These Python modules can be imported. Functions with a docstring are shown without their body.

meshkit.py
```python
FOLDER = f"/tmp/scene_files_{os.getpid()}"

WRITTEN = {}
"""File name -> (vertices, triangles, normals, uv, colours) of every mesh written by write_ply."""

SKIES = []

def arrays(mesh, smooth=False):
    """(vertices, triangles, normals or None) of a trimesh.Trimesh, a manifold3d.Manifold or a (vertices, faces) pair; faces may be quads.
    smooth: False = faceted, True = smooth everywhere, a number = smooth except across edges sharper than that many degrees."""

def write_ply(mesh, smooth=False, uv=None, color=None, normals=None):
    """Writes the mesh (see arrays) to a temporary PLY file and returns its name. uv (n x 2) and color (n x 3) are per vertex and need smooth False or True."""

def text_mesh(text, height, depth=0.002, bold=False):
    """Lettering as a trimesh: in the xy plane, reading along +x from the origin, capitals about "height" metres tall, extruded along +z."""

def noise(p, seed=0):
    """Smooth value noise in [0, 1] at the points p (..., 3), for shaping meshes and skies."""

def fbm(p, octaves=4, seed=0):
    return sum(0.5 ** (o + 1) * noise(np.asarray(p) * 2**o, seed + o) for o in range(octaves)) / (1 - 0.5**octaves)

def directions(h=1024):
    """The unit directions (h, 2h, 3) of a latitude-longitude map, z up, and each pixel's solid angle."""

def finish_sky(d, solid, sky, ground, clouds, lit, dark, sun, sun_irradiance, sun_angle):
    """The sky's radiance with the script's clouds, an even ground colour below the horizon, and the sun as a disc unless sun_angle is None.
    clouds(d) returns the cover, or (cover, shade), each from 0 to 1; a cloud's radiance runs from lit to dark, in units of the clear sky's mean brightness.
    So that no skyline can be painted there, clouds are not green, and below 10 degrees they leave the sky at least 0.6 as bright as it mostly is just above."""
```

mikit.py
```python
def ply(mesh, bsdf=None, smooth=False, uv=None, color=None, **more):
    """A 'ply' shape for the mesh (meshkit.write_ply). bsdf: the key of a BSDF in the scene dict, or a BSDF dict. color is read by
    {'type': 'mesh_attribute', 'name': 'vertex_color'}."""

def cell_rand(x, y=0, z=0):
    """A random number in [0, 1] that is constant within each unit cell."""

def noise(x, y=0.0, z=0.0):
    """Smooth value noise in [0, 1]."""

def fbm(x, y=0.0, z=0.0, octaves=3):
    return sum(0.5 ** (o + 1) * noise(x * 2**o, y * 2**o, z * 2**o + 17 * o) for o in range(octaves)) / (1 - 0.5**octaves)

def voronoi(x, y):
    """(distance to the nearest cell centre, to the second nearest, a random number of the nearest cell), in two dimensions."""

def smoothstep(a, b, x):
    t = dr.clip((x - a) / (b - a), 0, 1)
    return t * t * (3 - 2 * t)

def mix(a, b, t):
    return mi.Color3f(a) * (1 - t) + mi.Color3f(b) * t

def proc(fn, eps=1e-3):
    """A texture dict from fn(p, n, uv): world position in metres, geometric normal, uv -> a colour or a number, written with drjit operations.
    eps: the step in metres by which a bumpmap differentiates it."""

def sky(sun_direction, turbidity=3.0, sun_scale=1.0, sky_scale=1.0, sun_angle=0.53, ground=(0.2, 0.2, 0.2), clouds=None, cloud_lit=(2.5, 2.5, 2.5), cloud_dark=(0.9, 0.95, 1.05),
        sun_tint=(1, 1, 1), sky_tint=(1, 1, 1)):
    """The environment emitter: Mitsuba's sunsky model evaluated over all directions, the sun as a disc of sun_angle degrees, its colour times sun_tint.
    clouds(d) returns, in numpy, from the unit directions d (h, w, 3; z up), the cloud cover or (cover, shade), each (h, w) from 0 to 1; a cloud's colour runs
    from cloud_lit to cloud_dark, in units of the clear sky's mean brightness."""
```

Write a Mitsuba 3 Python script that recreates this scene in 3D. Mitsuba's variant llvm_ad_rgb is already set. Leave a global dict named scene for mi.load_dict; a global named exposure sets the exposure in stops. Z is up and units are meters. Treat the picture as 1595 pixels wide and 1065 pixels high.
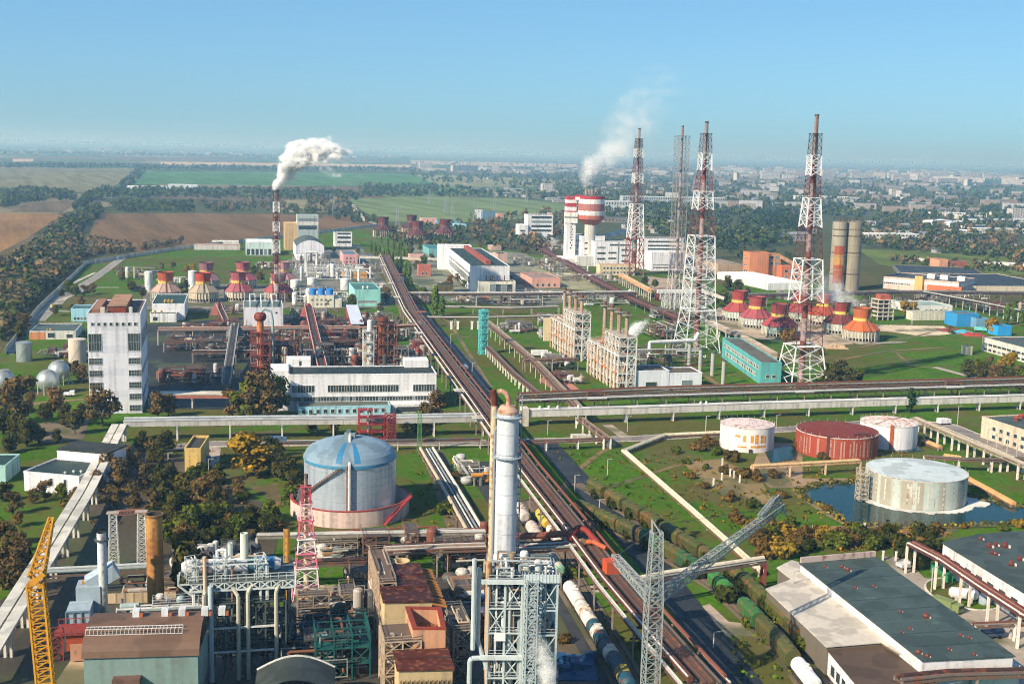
import math, random
import numpy as np, trimesh, shapely
from shapely.geometry import Polygon
import drjit as dr, mitsuba as mi, mikit
from mikit import proc, noise, fbm, voronoi, smoothstep, mix

# ---------------------------------------------------------------- camera, sky, exposure
EYE, PITCH, ROLL, FOCAL = 100.0, math.atan(297.5 / 1920), math.radians(1.40), 1920.0   # metres above the plain; photograph 1595 wide
scene, labels = {}, {}
exposure = 1.85
SUN = (-0.62, -0.56, 0.545)
scene['daylight'] = mikit.sky(SUN, turbidity=3, sun_scale=1.65, sun_tint=(0.93, 1.0, 1.12), sky_tint=(0.73, 1.06, 1.32), ground=(0.10, 0.11, 0.07))
_F = np.array([0, math.cos(PITCH), -math.sin(PITCH)]); _U = np.array([0, math.sin(PITCH), math.cos(PITCH)])
_up = _U * math.cos(ROLL) - np.array([1, 0, 0]) * math.sin(ROLL)
scene['camera'] = {'type': 'perspective', 'fov': math.degrees(2 * math.atan(797.5 / FOCAL)), 'fov_axis': 'x', 'near_clip': 1.0, 'far_clip': 90000.0,
                   'to_world': mi.ScalarTransform4f().look_at([0, 0, EYE], [0, float(_F[1]), EYE + float(_F[2])], _up.tolist()), 'medium': {'type': 'ref', 'id': 'haze_air'}}
HAZE = 1.0e-4
scene['haze_air'] = {'type': 'homogeneous', 'albedo': {'type': 'rgb', 'value': [0.66, 0.90, 1.0]}, 'phase': {'type': 'hg', 'g': 0.15}, 'sigma_t': {'type': 'rgb', 'value': [0.78 * HAZE, 1.05 * HAZE, 1.42 * HAZE]}}

# ---------------------------------------------------------------- surveying: a point of the photograph -> a place on the ground (or at height z)
def sight(px, py):
    u, v = (px - 797.5) / FOCAL, (532.5 - py) / FOCAL
    return np.array([u * math.cos(ROLL) - v * math.sin(ROLL), 0, 0]) + _F + _U * (u * math.sin(ROLL) + v * math.cos(ROLL))
def P(px, py, z=0.0):
    d = sight(px, py); t = (z - EYE) / d[2]
    return np.array([d[0] * t, d[1] * t])
def Z(px, py, at):
    d = sight(px, py); return EYE + d[2] * at[1] / d[1]
GRID = math.radians(12.5)                    # the works are laid out on one grid, turned by this angle
EX, EY = np.array([math.cos(GRID), math.sin(GRID)]), np.array([-math.sin(GRID), math.cos(GRID)])
rng = np.random.default_rng(7)

# ---------------------------------------------------------------- mesh builder
def h(s):
    s = ''.join(x * 2 for x in s) if len(s) == 3 else s
    return tuple((int(s[i:i + 2], 16) / 255) ** 2.2 for i in (0, 2, 4))
class M:
    """Collects coloured primitives in a frame (x, y, z, yaw); put() makes them one entry of the scene."""
    def __init__(s, at=(0, 0), yaw=0.0, z=0.0, col='b0b0b0', cls=0):
        s.o, s.c, s.s = np.array([at[0], at[1], z], float), math.cos(yaw), math.sin(yaw)
        s.V, s.Fc, s.C, s.n = [], [], [], 0
        s.paint(col, cls)
    def paint(s, col, cls=0):
        s.col, s.cls = (h(col) if isinstance(col, str) else col), cls; return s
    def add(s, v, f):
        v = np.asarray(v, float).reshape(-1, 3)
        w = np.stack([v[:, 0] * s.c - v[:, 1] * s.s, v[:, 0] * s.s + v[:, 1] * s.c, v[:, 2]], 1) + s.o
        q = [int(round(math.sqrt(max(0, min(1, x))) * 255)) for x in s.col]
        s.V.append(w); s.Fc.append(np.asarray(f, int) + s.n); s.n += len(w)
        s.C.append(np.tile([(q[0] * 256 + q[1] + 0.5) / 65536, s.cls + (q[2] + 0.5) / 256], (len(w), 1)))
        return s
    BF = np.array([[0, 2, 1], [1, 2, 3], [4, 5, 6], [5, 7, 6], [0, 1, 4], [1, 5, 4], [2, 6, 3], [3, 6, 7], [0, 4, 2], [2, 4, 6], [1, 3, 5], [3, 7, 5]])
    def box(s, x0, y0, z0, x1, y1, z1):
        return s.add([[x, y, z] for z in (z0, z1) for y in (y0, y1) for x in (x0, x1)], M.BF)
    def bar(s, p, q, w, t=None):
        p, q = np.asarray(p, float), np.asarray(q, float); d = q - p; L = np.linalg.norm(d)
        if L < 1e-6: return s
        d /= L; t = t or w
        a = np.cross(d, [0, 0, 1.0]) if abs(d[2]) < .98 else np.array([1.0, 0, 0]); a /= np.linalg.norm(a); b = np.cross(a, d)
        return s.add([e + a * i * w / 2 + b * j * t / 2 for e in (p, q) for j in (-1, 1) for i in (-1, 1)], M.BF)
    def cyl(s, p, q, r, n=8, r2=None, caps=True):
        p, q = np.asarray(p, float), np.asarray(q, float); d = q - p; L = np.linalg.norm(d)
        if L < 1e-6: return s
        d /= L; r2 = r if r2 is None else r2
        a = np.cross(d, [0, 0, 1.0]) if abs(d[2]) < .98 else np.array([1.0, 0, 0]); a /= np.linalg.norm(a); b = np.cross(d, a)
        t = np.arange(n) * 2 * np.pi / n; ring = np.cos(t)[:, None] * a + np.sin(t)[:, None] * b
        i = np.arange(n); j = (i + 1) % n
        f = [np.stack([i, j, j + n], 1), np.stack([i, j + n, i + n], 1)]
        v = [p + ring * r, q + ring * r2]
        if caps:
            v += [p[None], q[None]]; f += [np.stack([j, i, i * 0 + 2 * n], 1), np.stack([i + n, j + n, i * 0 + 2 * n + 1], 1)]
        return s.add(np.vstack(v), np.vstack(f))
    def lathe(s, prof, c=(0, 0), n=32, a0=0.0, a1=2 * math.pi):
        """prof: (radius, z) from the bottom up."""
        prof = np.asarray(prof, float); k = len(prof); full = abs(a1 - a0 - 2 * math.pi) < 1e-6
        t = a0 + np.arange(n if full else n + 1) * (a1 - a0) / n; m = len(t)
        v = np.stack([c[0] + prof[:, 0][None] * np.cos(t)[:, None], c[1] + prof[:, 0][None] * np.sin(t)[:, None], np.tile(prof[:, 1], (m, 1))], -1).reshape(-1, 3)
        i, j = np.meshgrid(np.arange(n), np.arange(k - 1), indexing='ij'); i, j = i.ravel(), j.ravel(); i2 = (i + 1) % m
        f = np.vstack([np.stack([i * k + j, i2 * k + j, i2 * k + j + 1], 1), np.stack([i * k + j, i2 * k + j + 1, i * k + j + 1], 1)])
        return s.add(v, f)
    def ball(s, c, r, n=16, sz=1.0):
        t = np.linspace(-math.pi / 2, math.pi / 2, n // 2 + 1)
        return s.lathe(np.stack([np.maximum(np.cos(t) * r, 1e-3), c[2] + np.sin(t) * r * sz], 1), c[:2], n)
    def sheet(s, pts, z=0.0):
        g = Polygon(pts)
        g = g if g.is_valid else g.buffer(0)
        for q in getattr(g, 'geoms', [g]):
            v, f = trimesh.creation.triangulate_polygon(q, engine='earcut')
            a = v[f]; up = ((a[:, 1] - a[:, 0])[:, 0] * (a[:, 2] - a[:, 0])[:, 1] - (a[:, 1] - a[:, 0])[:, 1] * (a[:, 2] - a[:, 0])[:, 0]) > 0
            f = np.where(up[:, None], f, f[:, ::-1])
            s.add(np.column_stack([v, np.full(len(v), z)]), f)
        return s
    def prism(s, pts, z0, z1):
        g = pts if isinstance(pts, Polygon) else Polygon(pts)
        for q in getattr(g, 'geoms', [g]):
            m = trimesh.creation.extrude_polygon(q, z1 - z0, engine='earcut')
            s.add(np.array(m.vertices) + [0, 0, z0], np.array(m.faces))
        return s
    def pipe(s, pts, r, n=6):
        for a, b in zip(pts, pts[1:]):
            s.cyl(a, b, r, n)
        return s
    def quad(s, a, b, c, d): return s.add([a, b, c, d], [[0, 1, 2], [0, 2, 3]])
    def merge(s, o):
        s.V += o.V; s.Fc += [f + s.n for f in o.Fc]; s.C += o.C; s.n += o.n; return s
_used = {}
def numbered(k):
    n = _used.get(k, 0); _used[k] = n + 1
    return k if n == 0 else f'{k}_{n:03d}'
def put(key, m, mat='paint', smooth=False, **more):
    if m.n == 0: return key
    scene[key] = mikit.ply((np.vstack(m.V), np.vstack(m.Fc)), mat, smooth=smooth, uv=np.vstack(m.C), **more)
    return key
def thing(name, label, cat, group=None):
    k = numbered(name); labels[k] = {'label': label, 'category': cat}
    if group: labels[k]['group'] = group
    return k
def solo(name, label, cat, m, group=None, mat='paint', **kw):
    k = thing(name, label, cat, group); put(k, m, mat, **kw); return k
def part(parent, name, m, mat='paint', label=None, stuff=False, **kw):
    k = numbered(f'{parent}__{name}'); put(k, m, mat, **kw)
    if label or stuff:
        labels[k] = {}
        if label: labels[k]['label'] = label
        if stuff: labels[k]['kind'] = 'stuff'
    return k
def struct(name, m, mat='paint', label=None, **kw):
    k = numbered(name); put(k, m, mat, **kw); labels[k] = {'kind': 'structure'}
    if label: labels[k]['label'] = label
    return k
def ring(pts, w): g = Polygon(pts); return Polygon(g.buffer(w / 2, join_style='mitre').exterior.coords, [g.buffer(-w / 2, join_style='mitre').exterior.coords])
ORD = ['first', 'second', 'third', 'fourth', 'fifth', 'sixth', 'seventh', 'eighth', 'ninth', 'tenth', 'eleventh', 'twelfth']

# ---------------------------------------------------------------- materials
def decode(uv):
    u = uv.x * 256; r = dr.floor(u) / 255; g = dr.floor((u - dr.floor(u)) * 256) / 255
    c = dr.floor(uv.y); b = dr.floor((uv.y - c) * 256) / 255
    return mi.Color3f(r * r, g * g, b * b), c
def paint_fn(p, n, uv):
    """Painted, weathered surfaces. class 0 paint, 1 rusting steel, 2 wall or concrete, 3 roofing felt, 4 streaked tank plate, 5 bare earth."""
    c, k = decode(uv)
    big = fbm(p.x * .09, p.y * .09, p.z * .09); fine = noise(p.x * 1.3, p.y * 1.3, p.z * 1.3)
    streak = noise((p.x + .7 * p.y) * 1.1, (p.y - .6 * p.x) * 1.1, p.z * .07)
    v = .68 + .24 * big + .13 * fine
    out = c * v
    rust = mi.Color3f(.17, .055, .025) * (.6 + .7 * fine)
    w1 = smoothstep(.50, .74, .55 * streak + .45 * fine) * .75
    w2 = smoothstep(.45, .95, streak * .75 + .35 * fine) * .38
    w4 = smoothstep(.42, .66, noise((p.x + .7 * p.y) * .75, (p.y - .6 * p.x) * .75, p.z * .03)) * .62
    w3 = smoothstep(.48, .60, fbm(p.x * .22, p.y * .22, 3.0)) * .55
    grime = mi.Color3f(.10, .095, .085)
    out = dr.select(k == 1, mix(out, rust, w1), out)
    out = dr.select((k == 2) | (k == 0), mix(out, grime, w2 * dr.select(k == 2, 1.3, .9)), out)
    out = dr.select(k == 3, mix(out, out * .55, w3), out)
    out = dr.select(k == 4, mix(out, mi.Color3f(.34, .22, .15) * c / dr.maximum(dr.max(c), .02) * .9, w4), out)
    out = dr.select(k == 5, mix(c * (.6 + .6 * big + .25 * fine), mi.Color3f(.055, .07, .022), smoothstep(.5, .7, fbm(p.x * .06, p.y * .06, 9.0)) * .8), out)
    return out
PAINT = proc(paint_fn)
scene['paint'] = {'type': 'twosided', 'bsdf': {'type': 'principled', 'base_color': PAINT, 'roughness': .62, 'specular': .35}}
scene['steel'] = {'type': 'twosided', 'bsdf': {'type': 'principled', 'base_color': PAINT, 'roughness': .38, 'metallic': .55, 'specular': .5}}
def leaf_fn(p, n, uv):
    c, k = decode(uv)
    t = noise(p.x * .11, p.y * .11, 2.0); f = noise(p.x * .9, p.y * .9, p.z * .9)
    return mix(c * .75, c * mi.Color3f(1.45, 1.15, .9), t) * (.68 + .95 * f)
LEAF = proc(leaf_fn)
scene['leaf'] = {'type': 'twosided', 'bsdf': {'type': 'diffuse', 'reflectance': LEAF}}
scene['window_glass'] = {'type': 'twosided', 'bsdf': {'type': 'principled', 'base_color': {'type': 'rgb', 'value': [.035, .05, .055]}, 'roughness': .12, 'specular': .8}}
def lawn_fn(p, n, uv):
    a = fbm(p.x * .018, p.y * .018, 1.0); b = fbm(p.x * .11, p.y * .11, 4.0); f = noise(p.x * 1.1, p.y * 1.1)
    g = mix((.040, .104, .007), (.080, .186, .011), b) * (.75 + .5 * f)
    dry = mix((.125, .110, .030), (.085, .062, .026), f)
    tuft = noise(p.x * .45, p.y * .45, 2.0)
    g = mix(g, (.10, .125, .03), smoothstep(.55, .8, tuft) * .55)
    worn = smoothstep(.60, .72, fbm(p.x * .05, p.y * .05, 11.0)) * .6
    g = mix(g, dry, smoothstep(.46, .62, .5 * a + .38 * b + .12 * f) * .8)
    return mix(g, (.13, .098, .055), worn * (.5 + .5 * f))
scene['mat_lawn'] = {'type': 'diffuse', 'reflectance': proc(lawn_fn)}
def plain_fn(p, n, uv):
    x = .97 * p.x + .22 * p.y; y = .97 * p.y - .22 * p.x
    d = dr.sqrt(p.x * p.x + p.y * p.y)
    s = noise(x * .004, y * .004)
    r1, r2, r3 = voronoi(x / 620 + s * .3, y / 900)
    field = mix((.070, .085, .040), (.135, .105, .065), smoothstep(.35, .6, r3))
    field = mix(field, (.060, .115, .035), smoothstep(.68, .72, r3))
    field = mix(field, (.20, .17, .10), smoothstep(.88, .9, r3))
    field = mix(field, (.035, .055, .025), smoothstep(.06, .02, r2 - r1) * .8) * (.8 + .4 * fbm(x * .02, y * .02))
    field = mix(field, (.085, .092, .048), smoothstep(7000, 17000, d))
    scrub = mix((.058, .072, .022), (.125, .095, .045), fbm(p.x * .03, p.y * .03)) * (.6 + .8 * fbm(p.x * .35, p.y * .35, 7.0))
    return mix(scrub, field, smoothstep(900, 1500, d))
scene['mat_plain'] = {'type': 'diffuse', 'reflectance': proc(plain_fn)}
def plough_fn(p, n, uv):
    c, k = decode(uv)
    x = .92 * p.x + .38 * p.y; y = .92 * p.y - .38 * p.x
    row = noise(x * .055, y * .004) * .6 + noise(x * .35, y * .02) * .4
    return c * (.55 + .65 * row + .35 * fbm(p.x * .02, p.y * .02))
scene['field_soil'] = {'type': 'diffuse', 'reflectance': proc(plough_fn)}
def ripple_fn(p, n, uv): return .010 * fbm(p.x * .8, p.y * .8, 0.0)
scene['mat_pond'] = {'type': 'bumpmap', 'arbitrary': proc(ripple_fn, eps=.05), 'scale': 1.0, 'bsdf': {'type': 'principled', 'base_color': {'type': 'rgb', 'value': [.005, .030, .030]}, 'roughness': .06, 'specular': .2}}
# ---------------------------------------------------------------- the setting: plain, fields, lawns, yards, roads, pond
def PX(*pts): return [tuple(P(x, y)) for x, y in pts]
m = M(); m.sheet([(-45000, -25000), (45000, -25000), (45000, 65000), (-45000, 65000)], 0); struct('ground', m, 'mat_plain')
FIELDS = [  # outline in the photograph, colour
    ([(152, 333), (300, 332), (470, 334), (562, 338), (598, 353), (500, 362), (430, 371), (330, 380), (215, 397), (136, 374)], '6c573f'),
    ([(-60, 333), (92, 333), (88, 342), (40, 372), (-60, 425)], '876a48'),
    ([(-60, 330), (12, 332), (40, 318), (105, 312), (118, 317), (98, 331)], '655a4a'),
    ([(-60, 262), (216, 262), (190, 284), (150, 303), (60, 292), (-60, 294)], '6f6c50'),
    ([(219, 267), (480, 268), (700, 272), (690, 291), (430, 289), (208, 287)], '4c6f45'),
    ([(640, 271), (900, 281), (880, 291), (690, 291)], '7d7d5c'),
    ([(542, 310), (640, 306), (800, 309), (905, 320), (850, 336), (770, 347), (600, 345), (566, 330)], '687850'),
    ([(430, 312), (538, 310), (560, 330), (440, 331)], '7f7a5a'),
    ([(20, 247.5), (52, 247.5), (52, 252), (20, 252)], 'b39b7c'),
    ([(250, 252), (640, 257), (640, 261), (250, 257)], 'b39b7c'),
    ([(640, 250), (900, 256), (900, 261), (640, 256)], 'a8957c'),
    ([(1335, 388), (1480, 392), (1590, 402), (1595, 428), (1480, 432), (1370, 412)], '5d6a38'),
    ([(560, 300), (690, 292), (800, 296), (780, 304), (600, 306)], '5c7a4b'),
]
for i, (px, c) in enumerate(FIELDS):
    m = M(col=c).sheet(PX(*px), .05 + .01 * i); struct('field', m, 'field_soil')
m = M().sheet(PX((-40, 575), (10, 545), (60, 478), (135, 409), (285, 386), (400, 374), (500, 362), (598, 352), (700, 372), (820, 395), (1000, 420), (1120, 440), (1240, 430), (1340, 462), (1500, 475), (1640, 480)) + [(420, 180), (-230, 180)], .02)
struct('lawn', m, 'mat_lawn')
YARDS_AND_SHADE = [  # bare or paved ground, some darkened to hold shade: outline, colour
    ([(228, 505), (470, 488), (600, 500), (640, 560), (690, 612), (450, 640), (228, 636)], '2c2d2b'),  # asphalt, darkened for the shade of the tower and units
    ([(150, 1100), (0, 1060), (60, 960), (150, 890), (280, 870), (440, 950), (560, 900), (770, 890), (800, 1100)], '46433e'),
    ([(262, 745), (315, 690), (345, 690), (338, 745)], '9c8d7f'),
    ([(455, 480), (455, 400), (560, 380), (620, 470), (600, 480)], '66645c'),
    ([(640, 380), (820, 395), (890, 470), (840, 480), (700, 470), (640, 440)], '6b6b5a'),
    ([(1120, 478), (1240, 490), (1330, 535), (1290, 540), (1180, 528), (1100, 498)], '9a8a78'),
    ([(850, 585), (880, 590), (905, 608), (870, 612), (838, 592)], '9a6a58'),
    ([(1330, 505), (1470, 508), (1485, 520), (1440, 524), (1380, 516), (1330, 515)], 'b3a48a'),
    ([(1372, 866), (1410, 868), (1440, 900), (1500, 905), (1640, 960), (1640, 1120), (1585, 1100), (1480, 960), (1395, 890)], '948a80'),
    ([(1080, 948), (1105, 940), (1135, 968), (1200, 975), (1215, 990), (1120, 992), (1098, 1000)], 'a39383'),
    ([(850, 930), (880, 925), (1000, 1070), (990, 1110), (880, 1110)], '5f5143'),
    ([(860, 912), (940, 912), (940, 922), (860, 924)], 'a79c8e'),
    ([(1185, 690), (1250, 690), (1250, 745), (1420, 745), (1430, 757), (1200, 760), (1170, 735)], '87735a'),
    ([(390, 760), (432, 752), (440, 780), (425, 795), (410, 770)], '8a5f42'),
    ([(10, 545), (60, 478), (105, 440), (112, 444), (66, 490), (18, 556)], '8d8377'),
    ([(655, 700), (690, 700), (755, 830), (700, 835)], '6a5d4c'),
    ([(800, 780), (830, 780), (905, 870), (860, 905)], '6e5a4a'),
    ([(75, 1000), (140, 985), (135, 1080), (85, 1075)], 'b5a083'),
    ([(1060, 720), (1120, 715), (1180, 740), (1210, 790), (1120, 770)], '7d6a45'),
    ([(1250, 820), (1400, 818), (1500, 822), (1440, 850), (1320, 850), (1200, 845)], '7a6238'),
    ([(850, 395), (890, 415), (960, 455), (880, 450), (820, 430)], '7b7a5e'),
    ([(222, 448), (300, 440), (470, 446), (476, 478), (360, 486), (224, 482)], '6a655a'), ([(0, 935), (60, 900), (140, 900), (130, 1000), (60, 1100), (-60, 1100)], '3f3b35'),  # second outline: dark colour stands for shade under the conveyor strips
    ([(188, 690), (235, 690), (330, 740), (440, 800), (420, 900), (60, 960), (20, 1000), (60, 900), (130, 790)], '4a4234'), ([(120, 800), (175, 745), (230, 700), (250, 720), (200, 800), (130, 900), (60, 960), (40, 950)], '4d453c'),  # ground beside the conveyor strips, their shadow put into its colour
    ([(60, 660), (140, 650), (130, 690), (60, 690)], '6b5f50'),
    ([(1000, 430), (1100, 440), (1110, 475), (1030, 470)], '8a7a68'),
]
for i, (px, c) in enumerate(YARDS_AND_SHADE):
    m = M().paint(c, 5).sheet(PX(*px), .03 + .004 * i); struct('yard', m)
def strip(pts, w): return list(shapely.LineString(pts).buffer(w / 2, cap_style='flat', join_style='round').simplify(.05).exterior.coords)
ROADS_AND_SHADOW = [([(230, 700), (330, 692), (480, 690), (745, 690), (1000, 683), (1110, 676), (1240, 668), (1405, 655), (1480, 664), (1595, 712)], 7, '857e78', 1),
         ([(548, 318), (562, 337), (572, 345), (600, 352), (660, 372)], 7, 'b0a594', 0),
         ([(60, 500), (100, 462), (150, 432), (190, 402)], 6, '8d8880', 1),
         ([(95, 468), (140, 448), (185, 448)], 3, 'b5aea0', 0), ([(112, 442), (148, 425)], 3, 'b5aea0', 0), ([(50, 484), (130, 486)], 3, 'b5aea0', 0),
         ([(1455, 572), (1530, 592), (1570, 600)], 4, '9d9384', 0),
         ([(575, 395), (640, 470), (735, 575), (762, 625)], 6, '5b5a58', 0),
         ([(945, 662), (975, 682)], 4, 'a29280', 0),
         ([(740, 720), (905, 960), (985, 1100)], 9, '3f4144', 0),
         ([(850, 690), (1010, 870), (1190, 1110)], 8, '34383c', 0),  # dark strip painted for the shadow right of the main rack
         ([(1290, 520), (1340, 536), (1410, 533)], 4, '9a9288', 0)]
k = 0
for i, (px, w, c, kerbs) in enumerate(ROADS_AND_SHADOW):
    L = PX(*px); m = M().paint(c, 5 if c in ('b0a594', 'a29280') else 3).sheet(strip(L, w), .14 + .006 * i); struct('road', m)
    if kerbs:
        ls = shapely.LineString(L)
        for side in (-1, 1):
            o = ls.parallel_offset(w / 2 + .15, 'left' if side > 0 else 'right')
            m = M().paint('c9c5bb', 2).prism(strip(list(o.coords), .3), 0.0, .27); struct('kerb', m)
BANK = [(1238, 766), (1290, 752), (1345, 748), (1352, 756), (1490, 770), (1640, 800), (1640, 815), (1500, 820), (1325, 820), (1292, 802)]
BK = Polygon(PX(*BANK)).segmentize(2.5); _e = np.array(BK.exterior.coords)[:-1]; _r = np.random.default_rng(9); _w = np.convolve(np.tile(_r.normal(0, 1.5, len(_e)), 3), np.ones(3) / 3, 'same')[len(_e):2 * len(_e)]; _c = _e.mean(0)
BK = Polygon(_e + (_e - _c) / np.linalg.norm(_e - _c, axis=1, keepdims=True) * _w[:, None]).buffer(0)
m = M().paint('6f6446', 5).sheet(list(Polygon(PX(*BANK)).buffer(1.6).exterior.coords), .24); struct('pond_bank', m)
m = M().sheet(list(BK.exterior.coords), .26); struct('pond_water', m, 'mat_pond')
for px in ([(1190, 703), (1245, 690), (1240, 716), (1200, 722)], [(1412, 688), (1425, 690), (1440, 702), (1408, 706), (1396, 704)]):
    m = M().sheet(PX(*px), .262); struct('pond_water', m, 'mat_pond')

for i, (px, w) in enumerate((([(868, 775), (893, 737), (934, 706), (962, 690)], 2), ([(940, 762), (990, 746), (1062, 722)], 2), ([(1300, 562), (1380, 547), (1470, 541)], 2.4), ([(1338, 541), (1400, 530), (1450, 518)], 2.6), ([(640, 470), (700, 502), (764, 604)], 2), ([(1390, 545), (1420, 570), (1460, 574)], 1.8), ([(20, 640), (60, 628), (130, 622)], 3.5), ([(250, 440), (300, 432), (420, 426)], 2.5), ([(660, 440), (720, 470), (800, 500), (900, 530)], 2), ([(120, 402), (200, 420), (300, 408)], 2), ([(1060, 560), (1120, 600)], 2.5), ([(640, 520), (690, 530), (760, 520)], 1.8))):
    struct('path', M().paint('6d5c3c', 5).sheet(strip(PX(*px), w), .1 + .002 * i))
# ---------------------------------------------------------------- buildings
class Blk: pass
def foot(A, B, top=None, ht=None, back=None, d=10, yaw=None, keep=False):
    """Measures a block from the photograph: foot corners A, B of its front, roof row `top` over A, roof's back corner."""
    b = Blk(); a, e = P(*A), P(*B); b.at = a; b.w = float(np.hypot(*(e - a))); b.yaw = math.atan2(e[1] - a[1], e[0] - a[0]) if yaw is None else yaw
    if yaw is None and not keep and np.hypot(*a) > 560: b.yaw = GRID; b.w = float(abs((e - a) @ EX))
    b.h = ht if ht is not None else float(Z(A[0], top, a))
    if back is not None:
        q = P(*back, b.h) - a; b.d = max(4.0, float(-q[0] * math.sin(b.yaw) + q[1] * math.cos(b.yaw)))
    else: b.d = d
    return b
def local(b, x=0, y=0, w=None, d=None, ht=None):
    c = Blk(); c.at = b.at + np.array([x * math.cos(b.yaw) - y * math.sin(b.yaw), x * math.sin(b.yaw) + y * math.cos(b.yaw)])
    c.yaw, c.w, c.d, c.h = b.yaw, w or b.w, d or b.d, ht or b.h; return c
def fr(b, col='b0b0b0', cls=0): return M(b.at, b.yaw, 0, col, cls)
def wall_point(b, face, s, out):
    return {'F': (s * b.w, -out), 'L': (-out, (1 - s) * b.d), 'R': (b.w + out, s * b.d), 'K': ((1 - s) * b.w, b.d + out)}[face]
def pane(m, b, face, s0, s1, z0, z1, out=.03, t=.06):
    (x0, y0), (x1, y1) = wall_point(b, face, s0, out), wall_point(b, face, s1, -.02)
    m.box(min(x0, x1), min(y0, y1), z0, max(x0, x1), max(y0, y1), z1)
def windows(key, b, rows, single):
    """rows: (face, s0, s1, z0, z1, n, share of the pitch that is glass)."""
    allm, sill, pale, gw = fr(b), fr(b, 'c9c9c4', 2), fr(b, '79858a'), np.random.default_rng(int(b.w * 100))
    for face, s0, s1, z0, z1, n, share in rows:
        L = b.w if face in 'FK' else b.d
        for i in range(n):
            p = (s1 - s0) / n; a = s0 + p * (i + (1 - share) / 2); e = a + p * share
            pane(sill, b, face, max(0, a - .15 / L), min(1, e + .15 / L), z0 - .22, z0, .14); pane(sill, b, face, a, e, z1, z1 + .14, .2)
            if p * L * share > .8: pane(sill, b, face, max(0, a - .12 / L), a, z0, z1 + .14, .18); pane(sill, b, face, e, min(1, e + .12 / L), z0, z1 + .14, .18)
            if single and face in single:
                w = part(key, 'window', pane(fr(b), b, face, a, e, z0, z1) or _last(fr(b), b, face, a, e, z0, z1), 'window_glass')
            else: pane(pale if gw.random() < .22 else allm, b, face, a, e, z0, z1)
    if allm.n: part(key, 'windows', allm, 'window_glass', stuff=True)
    if pale.n: part(key, 'window_blinds', pale, stuff=True)
    if sill.n: part(key, 'window_sills', sill, stuff=True)
def _last(m, *a): pane(m, *a); return m
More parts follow.
